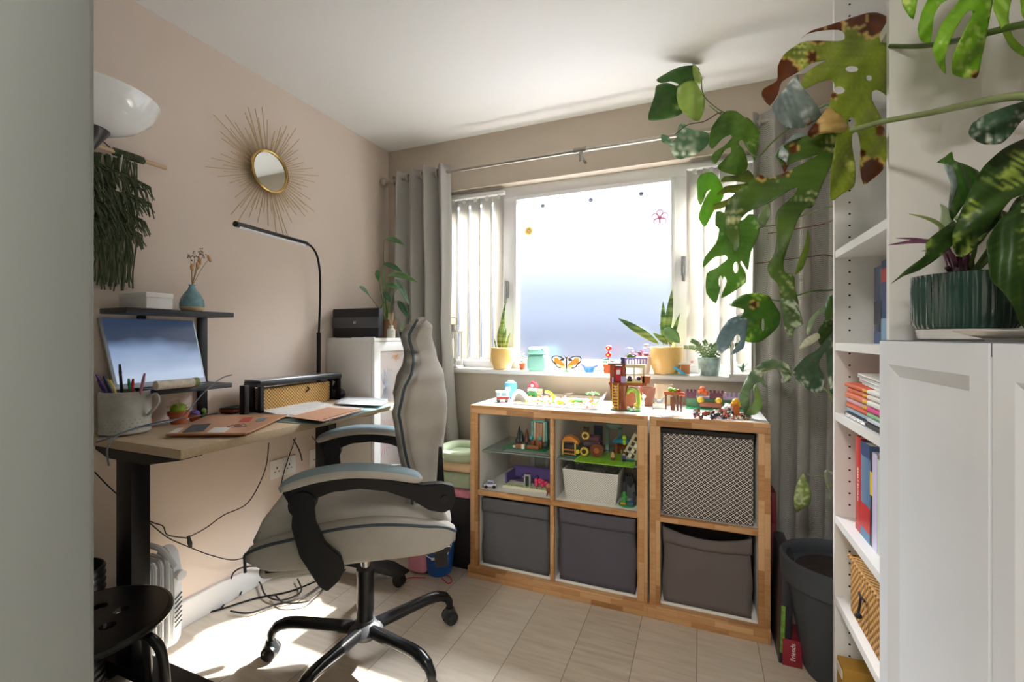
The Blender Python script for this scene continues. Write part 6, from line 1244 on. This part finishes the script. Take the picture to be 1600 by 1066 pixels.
# ================================================================ things standing between unit and planter
r = T('toy_box', 'tall dark red toy box leaning between the shelf unit and planter', 'box', (2.12, 1.85, 0))
bx = [(2.100, 1.80), (2.160, 1.80)]
B().rb((2.124, 1.90, .185), (.035, .22, .37), ry=.03, bev=.001).out('box_body', M('22202A', .4), r)
B().rb((2.140, 1.787, .045), (.058, .004, .09), bev=.0005).rb((2.140, 1.84, .045), (.056, .10, .09)).out('red_panel', M('8E1F2E', .4), r)
B().rb((2.112, 1.788, .12), (.012, .004, .16), ry=.03).out('green_panel', M('6F9A3A', .5, var=.4, vscale=60), r)
text('Friends', .02, M('F2ECEC', .5), 'box_lettering', r, Matrix.Translation((2.143, 1.7845, .05)) @ Matrix.Rotation(PI / 2, 4, 'X') @ Matrix.Rotation(PI / 2, 4, 'Z'))
tag(B().rb((2.112, 2.05, .46), (.02, .1, .12), bev=.001).rb((2.112, 2.05, .2), (.02, .1, .40), bev=.001).out('board_game', M('6E1826', .5)), 'dark maroon box edge standing behind the unit corner', 'box')

# ================================================================ monstera leaves traced as outlines and bent in depth
def pip(x, y, poly):
    c = False; j = len(poly) - 1
    for i in range(len(poly)):
        xi, yi = poly[i]; xj, yj = poly[j]
        if (yi > y) != (yj > y) and x < (xj - xi) * (y - yi) / (yj - yi) + xi: c = not c
        j = i
    return c
def vcol_mat(name, rough=.42, tr=.38):
    def b(nt, p, N):
        at = N('VertexColor'); at.layer_name = 'Col'; nt.links.new(at.outputs[0], p.inputs['Base Color']); out = nt.nodes['Material Output']
        t = N('BsdfTranslucent'); nt.links.new(at.outputs[0], t.inputs[0]); m = N('MixShader'); m.inputs[0].default_value = tr; nt.links.new(p.outputs[0], m.inputs[1]); nt.links.new(t.outputs[0], m.inputs[2]); nt.links.new(m.outputs[0], out.inputs[0])
    return node_mat(name, b, rough)
leaf_mat = vcol_mat('monstera_leaf')
CR = {'6': (1000, 0, 3.331), '7': (1080, 180, 2.806), '8': (1280, 0, 3.331), '9': (1300, 200, 2.96), '0': (1100, 440, 2.5375), 'p': (0, 0, 1)}
def smooth_poly(P, k=3):
    n = len(P); out = []
    for i in range(n):
        a, b_, c, d = [V(P[(i + q) % n]) for q in (-1, 0, 1, 2)]
        for j in range(k):
            t = j / k; p = .5 * ((2 * b_) + (c - a) * t + (2 * a - 5 * b_ + 4 * c - d) * t * t + (3 * b_ - a - 3 * c + d) * t ** 3)
            # keep it close to the straight edge so that sharp notches survive
            l = b_.lerp(c, t); out.append(tuple(l.lerp(p, .7)))
    return out
def mleaf(parent, crop, outl, att, tip, d0, kx=0, ky=0, bow=.03, cols=('3F6B2E', '6E9A3A', 'DDE6B0'), white=.15, holes=(), spots=(), step=6, seed=0, lat=5, fold=.02):
    ox, oy, sc_ = CR[crop]; P = [(ox + x / sc_, oy + y / sc_) for x, y in outl]; P = smooth_poly(P); att = (ox + att[0] / sc_, oy + att[1] / sc_); tip = (ox + tip[0] / sc_, oy + tip[1] / sc_)
    xs_ = [p[0] for p in P]; ys_ = [p[1] for p in P]; mx_, my_ = (min(xs_) + max(xs_)) / 2, (min(ys_) + max(ys_)) / 2; sz = max(max(xs_) - min(xs_), max(ys_) - min(ys_))
    vs = [V(p) for p in P]; ed = [(i, (i + 1) % len(P)) for i in range(len(P))]; hp = []
    for (hx_, hy2, hr, hr2) in holes:
        hx_, hy2 = (hx_, hy2); s0_ = len(vs); q = [(hx_ + hr * math.cos(2 * PI * k / 14), hy2 + hr2 * math.sin(2 * PI * k / 14)) for k in range(14)]; hp.append(q); vs += [V(p) for p in q]; ed += [(s0_ + k, s0_ + (k + 1) % 14) for k in range(14)]
    x = min(xs_) + step / 2; r_ = 0
    while x < max(xs_):
        y = min(ys_) + (step / 2 if r_ % 2 else 0)
        while y < max(ys_):
            if pip(x, y, P): vs.append(V((x, y)))
            y += step
        x += step * .9; r_ += 1
    res = delaunay_2d_cdt(vs, ed, [], 0, 1e-4); ax = V(tip) - V(att); Ln = ax.length; ax /= Ln; sdv = V((-ax.y, ax.x))
    b = B(); lay = None; nv = []; colr = []
    C0, C1, C2 = [V(lin(c)[:3]) for c in cols]; brown, tan_ = V(lin('7A3F16')[:3]), V(lin('D9B870')[:3])
    for p in res[0]:
        rel = V(p) - V(att); u = rel.dot(ax) / Ln; w_ = rel.dot(sdv) / Ln
        dd = d0 + kx * (p.x - mx_) / 100 + ky * (p.y - my_) / 100 + bow * (((p.x - mx_) / sz) ** 2 + ((p.y - my_) / sz) ** 2) * 4 + fold * abs(w_) * 2 + .006 * math.sin(w_ * 22 + seed) * min(1, abs(w_) * 4) + .004 * noise.noise(V((p.x * .03, p.y * .03, seed)))
        nv.append(b.bm.verts.new(PD(p.x, p.y, dd)))
        n1 = noise.noise(V((p.x * .02, p.y * .02, seed + 3))) * .5 + .5; dirv = V((u * 1.0 + abs(w_) * .8, w_ * 1.0 - u * .3))
        side_u = u - abs(w_) * .55; st1 = noise.noise(V((side_u * 38 + .3, w_ * 5 + .2, seed + .71))); pat = noise.noise(V((p.x * .028 + .4, p.y * .028 + .1, seed + .37))) + .35 * noise.noise(V((side_u * 90, w_ * 14, seed + .2))); c = C0.lerp(C1, max(0, min(1, n1 * 1.2 - .1 + .3 * st1)))
        if pat > .42 - white * 1.7 and st1 > -.05: c = c.lerp(C2, min(.85, (pat - .42 + white * 1.7) * 3, (st1 + .05) * 5))
        # midrib and side veins
        vein = max(0, 1 - abs(w_) * Ln / 2.6)
        q = (u - abs(w_) * .55) * lat; f = abs(q - round(q)) / lat * Ln
        if abs(w_) < .6 and 0 < u: vein = max(vein, .55 * max(0, 1 - f / 2.2))
        c = c.lerp(C1 * .55 + C2 * .1 if white < .3 else C1, vein * .75)
        for (sx, sy, sr) in [q_ for q_ in spots if q_[2] > 0]:
            dist = math.hypot(p.x - sx, p.y - sy) / sr + .25 * noise.noise(V((p.x * .08, p.y * .08, 5)))
            if dist < 1: c = brown.lerp(brown * .35, .5 + .5 * noise.noise(V((p.x * .06, p.y * .06, 9))))
            elif dist < 1.18: c = c.lerp(tan_, .8)
        colr.append(c * 1.25)
    for f_ in res[2]:
        cx_ = sum(res[0][i].x for i in f_) / 3; cy_ = sum(res[0][i].y for i in f_) / 3
        if pip(cx_, cy_, P) and not any(pip(cx_, cy_, h_) for h_ in hp):
            try: b.bm.faces.new([nv[i] for i in f_])
            except ValueError: pass
    for i, v_ in enumerate(nv): v_.index = i
    b.bm.verts.index_update(); keep = [i for i, v_ in enumerate(nv) if v_.link_faces]
    for i, v_ in enumerate(nv):
        if not v_.link_faces: b.bm.verts.remove(v_)
    o = b.out('leaf', leaf_mat, parent, smooth='all', mods=[('SOLIDIFY', dict(thickness=.0008, offset=0))])
    me = o.data; ca = me.color_attributes.new('Col', 'FLOAT_COLOR', 'POINT'); ca.data.foreach_set('color', [x for i in keep for x in (*colr[i], 1)]); return o
def lstem(parent, pts, r0, r1=None, c='5F7A3C', name='stem'):
    return B().tube([PD(*p) for p in pts], [r0, r1 or r0], 10, smooth=5).out(name, M(c, .45, var=.2, vscale=30), parent)
GR = ('3E6424', '76A03A', 'CFE0A0'); DG = ('2E4A1E', '4F7030', 'C9D8A8'); OL = ('4A5C1E', '8FA636', 'DDE08A'); LM = ('5FA02A', '8CC63E', 'E0EEA0'); PL = ('8FB04A', 'B4CC6A', 'E9F0B8'); WG = ('4F7F5A', '8FB08A', 'F0F2E4'); SV = ('6A7C78', 'A4B4AE', 'E6ECE8')

# foreground monstera whose pot stands on the cabinet beyond the right edge of the frame
mp_ = V((2.36, .55, CT))
m1 = T('monstera', 'big monstera on the cabinet sending long stems and browning leaves across the view', 'potted plant', mp_)
B().lathe([(0, 0), (.08, 0), (.10, .14), (.105, .16), (.098, .16), (.09, .135), (0, .135)], mp_, 36).out('pot', M('E6E2DA', .4), m1); B().lathe([(0, .134), (.091, .134), (0, .14)], mp_).out('soil', soil, m1)
def stemto(pts, r0, r1, c='5F7A3C'):
    P_ = [PD(*p) for p in pts]; P_ += [mp_ + V((-.03, .03, .45)), mp_ + V((0, 0, .13))] ; return B().tube(P_, [r1, r0], 10, smooth=6).out('stem', M(c, .4, var=.15, vscale=30), m1)
stemto([(1390, 72, .95), (1440, 72, .90), (1500, 62, .82), (1600, 38, .70), (1680, 30, .64)], .007, .004, '4F6430')
stemto([(1328, 204, .90), (1380, 190, .86), (1450, 177, .80), (1530, 160, .72), (1600, 150, .67), (1690, 160, .62)], .0075, .0045, '7C8A58')
A8 = [(360, 235), (362, 110), (355, 88), (300, 66), (240, 70), (130, 105), (40, 135), (-40, 160), (-92, 198), (-60, 175), (20, 158), (100, 155), (130, 172), (130, 205), (90, 215), (0, 212), (-90, 220), (-180, 280), (-215, 345), (-220, 420), (-290, 462), (-298, 500), (-258, 550), (-215, 490), (-195, 425), (-110, 375), (-40, 330), (40, 312), (-20, 345), (-80, 395), (-85, 465), (0, 428), (65, 415), (80, 450), (60, 500), (50, 560), (60, 620), (90, 700), (60, 900), (60, 1045), (120, 1010), (180, 970), (190, 880), (170, 760), (172, 700), (200, 690), (215, 770), (210, 850), (230, 960), (280, 930), (330, 885), (355, 800), (345, 700), (320, 610), (275, 520), (275, 480), (300, 468), (340, 490), (370, 530), (410, 590), (490, 625), (500, 700), (560, 660), (583, 610), (575, 560), (520, 490), (450, 455), (410, 380), (370, 320), (365, 265)]
mleaf(m1, '8', A8, (360, 240), (130, 640), .93, kx=.02, ky=-.03, bow=.05, cols=('5F7020', 'A4B440', 'D8DC7A'), white=.03, holes=((1331, 108, 10, 5), (1358, 122, 4.5, 4.5), (1311, 141, 9, 6), (1331, 192, 6, 9)), spots=((1362, 28, 26), (1335, 26, 18), (1305, 40, 14), (1275, 52, 15), (1225, 115, 22), (1203, 150, 22), (1420, 158, 19), (1440, 178, 24), (1396, 160, 14), (1362, 268, 20), (1378, 203, 9), (1295, 136, 7), (1269, 89, 8), (1345, 240, 6), (1302, 150, 6)), step=4.5, seed=1)
B7 = [(685, 70), (640, 55), (600, 50), (560, 66), (500, 92), (430, 120), (385, 150), (372, 178), (392, 215), (410, 252), (430, 215), (500, 190), (560, 172), (470, 222), (395, 260), (330, 275), (300, 262), (230, 312), (165, 370), (145, 430), (152, 510), (195, 605), (215, 560), (212, 470), (250, 425), (350, 380), (430, 330), (465, 318), (450, 352), (385, 410), (370, 450), (375, 520), (368, 600), (335, 660), (345, 705), (380, 740), (395, 800), (440, 800), (472, 830), (455, 760), (450, 700), (412, 690), (405, 640), (440, 530), (470, 455), (500, 410), (530, 405), (560, 340), (600, 250), (650, 160), (690, 95)]
mleaf(m1, '7', B7, (685, 75), (350, 690), .90, kx=-.02, ky=-.02, bow=.04, cols=('2F4A1E', '5E7C2E', 'D8D8A0'), white=.12, spots=((1210, 255, 0), (1207, 262, 12), (1225, 266, 9), (1190, 275, 8), (1240, 232, 7)), step=4.5, seed=2)
mleaf(m1, '8', [(150, 655), (110, 600), (50, 560), (20, 590), (-20, 640), (-60, 690), (-40, 720), (0, 700), (60, 690), (120, 690)], (150, 660), (-40, 690), .895, cols=('C9A860', 'D9C080', 'EFE6C8'), white=.1, spots=((1270, 200, 9), (1262, 212, 7)), step=5, seed=5)
mleaf(m1, '6', [(815, 388), (760, 450), (687, 555), (715, 620), (762, 662), (850, 665), (895, 640), (945, 600), (900, 520), (835, 440)], (895, 650), (800, 400), .92, cols=SV, white=.25, step=5, seed=6, spots=((1270, 198, 8),))
mleaf(m1, '6', [(700, 800), (760, 740), (830, 715), (870, 700), (850, 690), (800, 700), (745, 760), (775, 800), (745, 905), (765, 850)], (870, 700), (740, 900), .93, cols=SV, white=.3, step=5, seed=7)
mleaf(m1, '8', [(903, 0), (895, 50), (870, 190), (845, 300), (830, 380), (812, 408), (750, 405), (698, 388), (690, 350), (698, 290), (740, 190), (800, 70), (770, 60), (700, 170), (655, 290), (658, 385), (615, 330), (590, 250), (640, 120), (745, -20), (690, -10), (632, 20), (595, 90), (580, 218), (530, 212), (512, 150), (535, 60), (570, -20), (520, -30), (490, 100), (445, 50), (430, -10), (500, -200), (700, -320), (900, -200)], (905, 20), (620, 330), .74, bow=.03, cols=('6FAA24', '97C83C', 'E0EC90'), white=.16, spots=((1524, 119, 7),), step=5, seed=8)
mleaf(m1, '8', [(905, 20), (920, 80), (960, 180), (1000, 250), (1070, 300), (1200, 330), (1200, 290), (1080, 255), (1010, 190), (985, 100), (1000, 0), (1040, -60), (1050, 40), (1070, 100), (1200, 120), (1250, -100), (1000, -200)], (905, 20), (1080, 280), .72, cols=('7CB02E', 'A2CC48', 'E0EC90'), white=.14, step=5, seed=9)
mleaf(m1, '8', [(778, 690), (800, 640), (860, 600), (960, 560), (1066, 528), (1200, 500), (1200, 600), (1066, 620), (1000, 700), (945, 748), (860, 752), (800, 722)], (1200, 540), (785, 690), .68, cols=('2E4A34', '4C6E50', 'E0E8DC'), white=.17, step=5, seed=10, lat=6)
m1s = stemto([(1420 + 200, 160, .68), (1640, 170, .66), (1680, 200, .62)], .004, .003)

# ribbed pot with two plants on the cabinet
pp_ = V((CX + .4126 * 1.06, 1.06, CT))
pt = T('ribbed_pot_plant', 'dark green ribbed pot on a white saucer holding variegated monstera and purple wandering plant', 'potted plant', pp_)
B().lathe([(0, 0), (.058, 0), (.062, .003), (.065, .020), (.05, .018), (0, .018)], pp_, 48).out('saucer', M('E6E3DC', .4), pt, label='white saucer')
b = B(); rows = []
for (R_, z_) in ((.066, .021), (.0695, .03), (.071, .09), (.070, .112), (.0715, .117), (.0675, .118), (.066, .10)):
    rows.append([pp_ + V(((R_ + (.0016 * math.cos(40 * 2 * PI * k / 240) if .025 < z_ < .115 and R_ > .0665 else 0)) * math.cos(2 * PI * k / 240), (R_ + (.0016 * math.cos(40 * 2 * PI * k / 240) if .025 < z_ < .115 and R_ > .0665 else 0)) * math.sin(2 * PI * k / 240), z_)) for k in range(240)])
b.surf(rows, close_v=True); b.bm.verts.ensure_lookup_table(); b.bm.faces.new([b.bm.verts[i] for i in range(240)][::-1])
b.out('pot', M('2E4A40', .22, coat=.6), pt); B().lathe([(0, .098), (.066, .098), (0, .104)], pp_).out('soil', soil, pt)
q0 = pp_ + V((0, 0, .1))
purp = M('6B3F58', .4, var=.25, vscale=60)
for (a, t, w_, m_, dd) in (((1492, 425), (1388, 383), .011, purp, .76), ((1480, 418), (1400, 372), .009, purp, .80), ((1478, 392), (1420, 334), .012, M('8FA05A', .4, var=.2, vscale=50), .80), ((1472, 370), (1469, 318), .010, M('A4B48E', .4), .82), ((1500, 420), (1440, 392), .008, purp, .8)):
    A_ = PD(*a, .80); B().tube([q0 + V((.0, 0, 0)), q0.lerp(A_, .6), A_], .004, smooth=3).out('stem', M('5E2F48', .4), pt)
    leafshape(B(), A_, PD(*t, dd), w_, up=(.2, -.6, .7), droop=.18, fold=.3, mid=.3, n=12).out('leaf', m_, pt, smooth='all', mods=SOL)
for (x, y, dd) in ((1508, 395, .8), (1497, 402, .79), (1515, 400, .81)): B().tube([q0 + V((.0, 0, -.01)), PD(x, y + 40, dd), PD(x, y, dd)], [.008, .006], 8, smooth=3).out('stem', M('5E2F48', .4), pt)
VG = ('26401A', '44662A', 'B9D060')
mleaf(pt, '9', [(920, 40), (840, 70), (780, 105), (700, 180), (640, 285), (590, 400), (555, 500), (565, 570), (590, 596), (620, 590), (700, 520), (760, 420), (830, 330), (920, 290), (960, 200), (960, 80)], (900, 300), (560, 520), .70, bow=.03, cols=VG, white=.14, step=5, seed=11, lat=6)
mleaf(pt, '9', [(620, 590), (560, 555), (575, 500), (640, 440), (640, 430), (720, 380), (780, 380), (820, 400), (770, 440), (700, 510), (660, 560)], (820, 400), (600, 580), .72, cols=VG, white=.18, step=5, seed=12)
mleaf(pt, '9', [(485, 160), (520, 135), (555, 110), (565, 150), (620, 170), (687, 210), (650, 280), (610, 350), (560, 425), (545, 405), (540, 345), (575, 265), (560, 195), (520, 165)], (600, 360), (520, 140), .745, cols=('2F5A20', '4F7C2E', 'DCE6C0'), white=.08, step=5, seed=13)
mleaf(pt, '9', [(515, 163), (560, 180), (580, 225), (580, 270), (555, 340), (548, 380), (540, 345), (550, 260)], (545, 380), (520, 165), .735, cols=SV, white=.3, step=5, seed=14)
mleaf(pt, '9', [(565, 430), (520, 460), (470, 495), (435, 530), (430, 590), (350, 650), (272, 722), (330, 685), (400, 660), (480, 610), (555, 545), (590, 480)], (580, 440), (280, 715), .715, cols=VG, white=.2, step=5, seed=15)
mleaf(pt, '9', [(900, 370), (830, 385), (770, 430), (715, 530), (722, 600), (735, 700), (790, 760), (840, 830), (870, 905), (930, 940), (960, 700), (950, 450)], (900, 380), (860, 880), .66, cols=VG, white=.12, step=5, seed=16)
mleaf(pt, '9', [(850, 330), (900, 300), (960, 330), (960, 560), (880, 570), (820, 545), (800, 470), (810, 400)], (870, 320), (860, 560), .70, cols=VG, white=.1, step=5, seed=17)
for e in ((1600, 320, .69), (1560, 330, .72), (1495, 340, .745), (1600, 330, .68)):
    P_ = PD(*e); B().tube([q0, q0.lerp(P_, .5) + V((.02, 0, .02)), P_], .0035, smooth=4).out('stem', M('6F8450', .4), pt)
# second dish
p2 = PD(1585, 526, .62); p2.z = CT
tag(B().lathe([(0, 0), (.028, 0), (.03, .004), (.060, .013), (.062, .016), (.056, .0145), (.028, .008), (0, .007)], p2, 40).out('white_dish', M('E9E6DE', .35)), 'shallow white footed dish in front of the ribbed pot', 'dish')

# climbing monstera in the big floor planter
fp = PZ(1300, 905, .38) ; fp = V((2.275, 1.80, 0))
m2 = T('floor_monstera', 'climbing monstera rooted in a large anthracite planter behind the bookcase edge', 'potted plant', fp)
B().lathe([(0, 0), (.095, 0), (.10, .01), (.148, .29), (.152, .305), (.166, .307), (.170, .38), (.158, .385), (.15, .375), (.148, .34), (0, .34)], fp, 56).out('planter', M('3C4147', .55, bump=.15), m2)
B().lathe([(0, .338), (.148, .338), (0, .35)], fp).out('soil', soil, m2)
ms = M('6E7F48', .5, var=.2, vscale=30)
def vine(P_, r0, r1, c='66783E', nm='stem'): return B().tube(P_, [r0, r1], 8, smooth=5).out(nm, M(c, .5, var=.2, vscale=30), m2)
trunk = [fp + V((0, .0, .34)), V((2.36, 1.82, .6)), V((2.42, 1.84, 1.0)), V((2.42, 1.85, 1.3)), V((2.40, 1.85, 1.6)), V((2.36, 1.85, 1.85))]
vine(trunk, .010, .007, '7A6A48')
vine([PD(1318, 895, 1.75), PD(1285, 870, 1.72), PD(1262, 852, 1.75)], .004, .003, '6B5340')
def vs_(pts, base, r0=.0032, r1=.002, c='66783E'): return vine([V(base)] + [PD(*p) for p in pts], r0, r1, c)
vs_([(1290, 165, 1.75), (1215, 215, 1.8), (1180, 245, 1.85), (1150, 200, 1.9), (1122, 176, 1.9), (1108, 165, 1.9)], trunk[5], .004, .002, '6E8840')
vs_([(1160, 192, 1.9), (1124, 172, 1.9), (1100, 150, 1.9), (1096, 125, 1.9)], PD(1180, 240, 1.87), .003, .002)
vs_([(1120, 178, 1.9), (1100, 190, 1.9), (1075, 195, 1.9), (1055, 210, 1.9)], PD(1128, 176, 1.9), .0025, .0015, '5A3A2A')
vs_([(1260, 335, 1.8), (1220, 350, 1.8), (1190, 355, 1.8), (1186, 360, 1.8)], trunk[4], .003, .002)
vs_([(1300, 345, 1.78), (1260, 355, 1.78), (1200, 365, 1.8)], trunk[4], .003, .002, '7A5A3A')
vs_([(1303, 401, 1.7), (1260, 402, 1.72), (1180, 412, 1.8)], trunk[3], .0025, .002, '6B4A34')
vs_([(1303, 453, 1.65), (1270, 455, 1.66), (1245, 462, 1.7), (1220, 470, 1.74), (1205, 468, 1.75)], trunk[3], .0035, .002, '4F7030')
vs_([(1300, 622, 1.6), (1275, 608, 1.62), (1250, 590, 1.68), (1238, 583, 1.72), (1215, 575, 1.75), (1190, 580, 1.76)], trunk[1], .004, .0025, '7F8C5A')
vs_([(1300, 760, 1.6), (1288, 745, 1.6), (1270, 745, 1.63), (1258, 739, 1.65)], trunk[1], .003, .0015, '7F8C5A')
vs_([(1300, 740, 1.58), (1290, 742, 1.58), (1298, 780, 1.6)], trunk[1], .006, .004, '97A080')
mleaf(m2, '6', [(85, 415), (130, 385), (200, 350), (280, 340), (310, 360), (305, 400), (270, 430), (225, 470), (205, 520), (220, 590), (140, 620), (50, 628), (45, 590), (75, 500), (85, 447), (140, 430), (190, 448), (200, 437), (160, 424), (110, 433)], (305, 370), (55, 610), 1.93, cols=('2E5220', '4E7C34', 'B9D090'), white=.06, seed=20)
mleaf(m2, '6', [(190, 490), (200, 450), (240, 425), (285, 422), (310, 460), (335, 510), (335, 570), (310, 625), (280, 628), (230, 590), (200, 550)], (290, 430), (290, 620), 1.88, cols=PL, white=.12, seed=21)
mleaf(m2, '6', [(275, 335), (300, 350), (325, 410), (310, 440), (285, 425), (275, 380)], (315, 435), (280, 340), 1.89, cols=PL, white=.1, seed=22)
F6 = [(545, 610), (500, 578), (450, 578), (410, 610), (370, 670), (358, 750), (378, 775), (430, 722), (470, 702), (478, 716), (440, 758), (390, 790), (368, 825), (380, 852), (400, 848), (440, 785), (470, 768), (475, 790), (430, 838), (402, 870), (430, 895), (500, 912), (550, 890), (562, 850), (540, 780), (515, 750), (522, 730), (545, 735), (580, 800), (598, 838), (615, 760), (625, 690), (590, 640), (560, 612)]
mleaf(m2, '6', F6, (545, 620), (490, 905), 1.86, cols=GR, white=.1, step=4, seed=23)
mleaf(m2, '6', [(110, 700), (145, 705), (165, 738), (190, 715), (200, 660), (222, 640), (260, 670), (350, 690), (360, 720), (350, 760), (290, 805), (210, 830), (165, 800), (152, 755), (115, 740)], (190, 700), (350, 710), 1.92, cols=WG, white=.2, seed=24)
mleaf(m2, '7', [(120, 275), (90, 250), (45, 258), (25, 290), (28, 370), (45, 395), (65, 340), (85, 325), (70, 350), (45, 400), (32, 450), (60, 490), (100, 420), (140, 360), (138, 315)], (115, 270), (60, 480), 1.88, cols=LM, white=.05, seed=25)
mleaf(m2, '7', [(275, 268), (250, 240), (225, 255), (190, 265), (145, 268), (130, 293), (190, 290), (240, 297), (200, 305), (150, 312), (110, 352), (160, 340), (195, 345), (150, 372), (100, 390), (92, 418), (150, 402), (210, 362), (250, 322), (272, 295)], (265, 285), (105, 400), 1.84, cols=OL, white=.08, seed=26)
J7 = [(300, 500), (280, 440), (250, 435), (220, 462), (150, 430), (110, 422), (105, 480), (122, 500), (108, 560), (60, 622), (50, 670), (100, 625), (150, 615), (158, 632), (110, 670), (68, 695), (66, 780), (108, 825), (128, 760), (143, 708), (156, 730), (130, 802), (190, 772), (240, 732), (238, 690), (215, 650), (222, 640), (248, 680), (262, 600), (290, 540)]
mleaf(m2, '7', J7, (295, 505), (110, 810), 1.80, cols=('47752C', '74A044', 'D8E8B0'), white=.06, step=4, seed=27, holes=((1150, 418, 4, 9), (1126, 440, 3, 9)))
mleaf(m2, '7', [(390, 870), (360, 822), (340, 792), (280, 780), (220, 790), (165, 832), (230, 852), (220, 880), (200, 900), (205, 960), (245, 995), (300, 995), (350, 960), (385, 920)], (385, 860), (220, 960), 1.74, cols=('2F5A1E', '5A8A2E', 'C0D860'), white=.16, step=4, seed=28, holes=((1192, 508, 2.5, 10),), spots=((1178, 476, 6),))
mleaf(m2, '7', [(275, 870), (220, 875), (160, 900), (112, 980), (118, 1040), (152, 1030), (200, 962), (215, 985), (172, 1052), (230, 1020), (245, 930)], (270, 875), (150, 1020), 1.73, cols=('4C6468', '8AA0A4', 'DDE8EA'), white=.2, step=4, seed=29)
mleaf(m2, '7', [(385, 755), (430, 790), (465, 830), (490, 915), (455, 935), (440, 980), (410, 940), (398, 860)], (390, 760), (440, 970), 1.60, cols=('3E5A2A', '7A945A', 'E6ECD8'), white=.3, step=4, seed=30)
mleaf(m2, '7', [(290, 450), (330, 385), (345, 385), (345, 440), (320, 490), (300, 480)], (295, 485), (340, 390), 1.78, cols=('6F8A50', 'A4BC84', 'E6F0D8'), white=.2, seed=31)
mleaf(m2, '7', [(510, 500), (520, 540), (515, 600), (490, 670), (455, 700), (470, 640), (500, 560)], (515, 505), (460, 690), 1.62, cols=('4E7A2A', '8FAA3E', 'DCE68A'), white=.1, seed=32)
mleaf(m2, '7', [(635, 790), (600, 800), (585, 850), (590, 900), (635, 880)], (635, 800), (590, 890), 1.56, cols=('3F6A2A', '5F8A3E', 'E6ECD8'), white=.2, seed=33)
M_ = dict(cols=('3C5E44', '6A8A66', 'ECF0E2'), white=.22)
mleaf(m2, '0', [(535, 185), (500, 210), (450, 270), (400, 300), (355, 350), (352, 372), (390, 410), (420, 435), (462, 440), (478, 380), (455, 330), (482, 280), (490, 360), (500, 440), (540, 445)], (530, 200), (370, 370), 1.56, step=4, seed=34, **M_)
mleaf(m2, '0', [(535, 130), (480, 150), (452, 200), (455, 245), (482, 252), (535, 190)], (535, 150), (460, 240), 1.58, cols=DG, white=.12, step=4, seed=35)
mleaf(m2, '0', [(378, 265), (400, 228), (450, 202), (472, 212), (440, 240), (402, 262)], (470, 210), (385, 262), 1.58, cols=('C9CCB4', 'E0E2CC', 'F6F4E8'), white=.3, step=4, seed=36)
mleaf(m2, '0', [(405, 200), (418, 150), (470, 98), (482, 108), (440, 150), (424, 195), (412, 212)], (480, 105), (410, 200), 1.59, cols=('7F9A70', 'B4C4A0', 'EEF2E2'), white=.3, step=4, seed=37)
mleaf(m2, '0', [(345, 362), (330, 325), (270, 308), (230, 322), (185, 358), (160, 400), (140, 455), (145, 490), (165, 535), (180, 560), (188, 545), (180, 490), (185, 430), (205, 405), (225, 400), (240, 420), (250, 415), (235, 375), (268, 348), (300, 352), (322, 405), (345, 388)], (345, 365), (150, 480), 1.74, cols=('4F6C4C', '8FA67C', 'EEF0DC'), white=.3, step=4, seed=38)
mleaf(m2, '0', [(205, 405), (225, 450), (232, 500), (200, 530), (168, 525), (178, 500), (200, 470), (195, 430)], (205, 410), (190, 525), 1.73, cols=('7F9A5C', 'A4B878', 'E0E8B8'), white=.1, step=4, seed=39, spots=())
mleaf(m2, '0', [(395, 760), (408, 790), (425, 840), (420, 880), (385, 905), (365, 915), (355, 870), (365, 810), (385, 772)], (395, 762), (366, 912), 1.66, cols=('7A9A44', 'B0C070', 'EEF2C8'), white=.2, step=4, seed=40)

# repeats share a group
GROUPS = {'pen': 'pens in the speckled cup', 'book': 'books on the bookcase', 'folder': 'folded files stacked on the bookcase', 'cable': 'cables around the desk', 'storage bin': 'fabric bins in the lower cubes', 'toy pieces': 'scattered toy pieces on the unit top', 'glass shelf': 'glass shelves in the upper cubes', 'toy tree': 'toy trees', 'socket': 'wall sockets below the desk', 'lantern': 'lanterns on the sill', 'blind': 'vertical blinds', 'curtain': 'window curtains', 'wallet': 'small pile of wallets'}
for o in COL.objects:
    if o.parent is None and o.get('category') in GROUPS and 'group' not in o: o['group'] = GROUPS[o['category']]
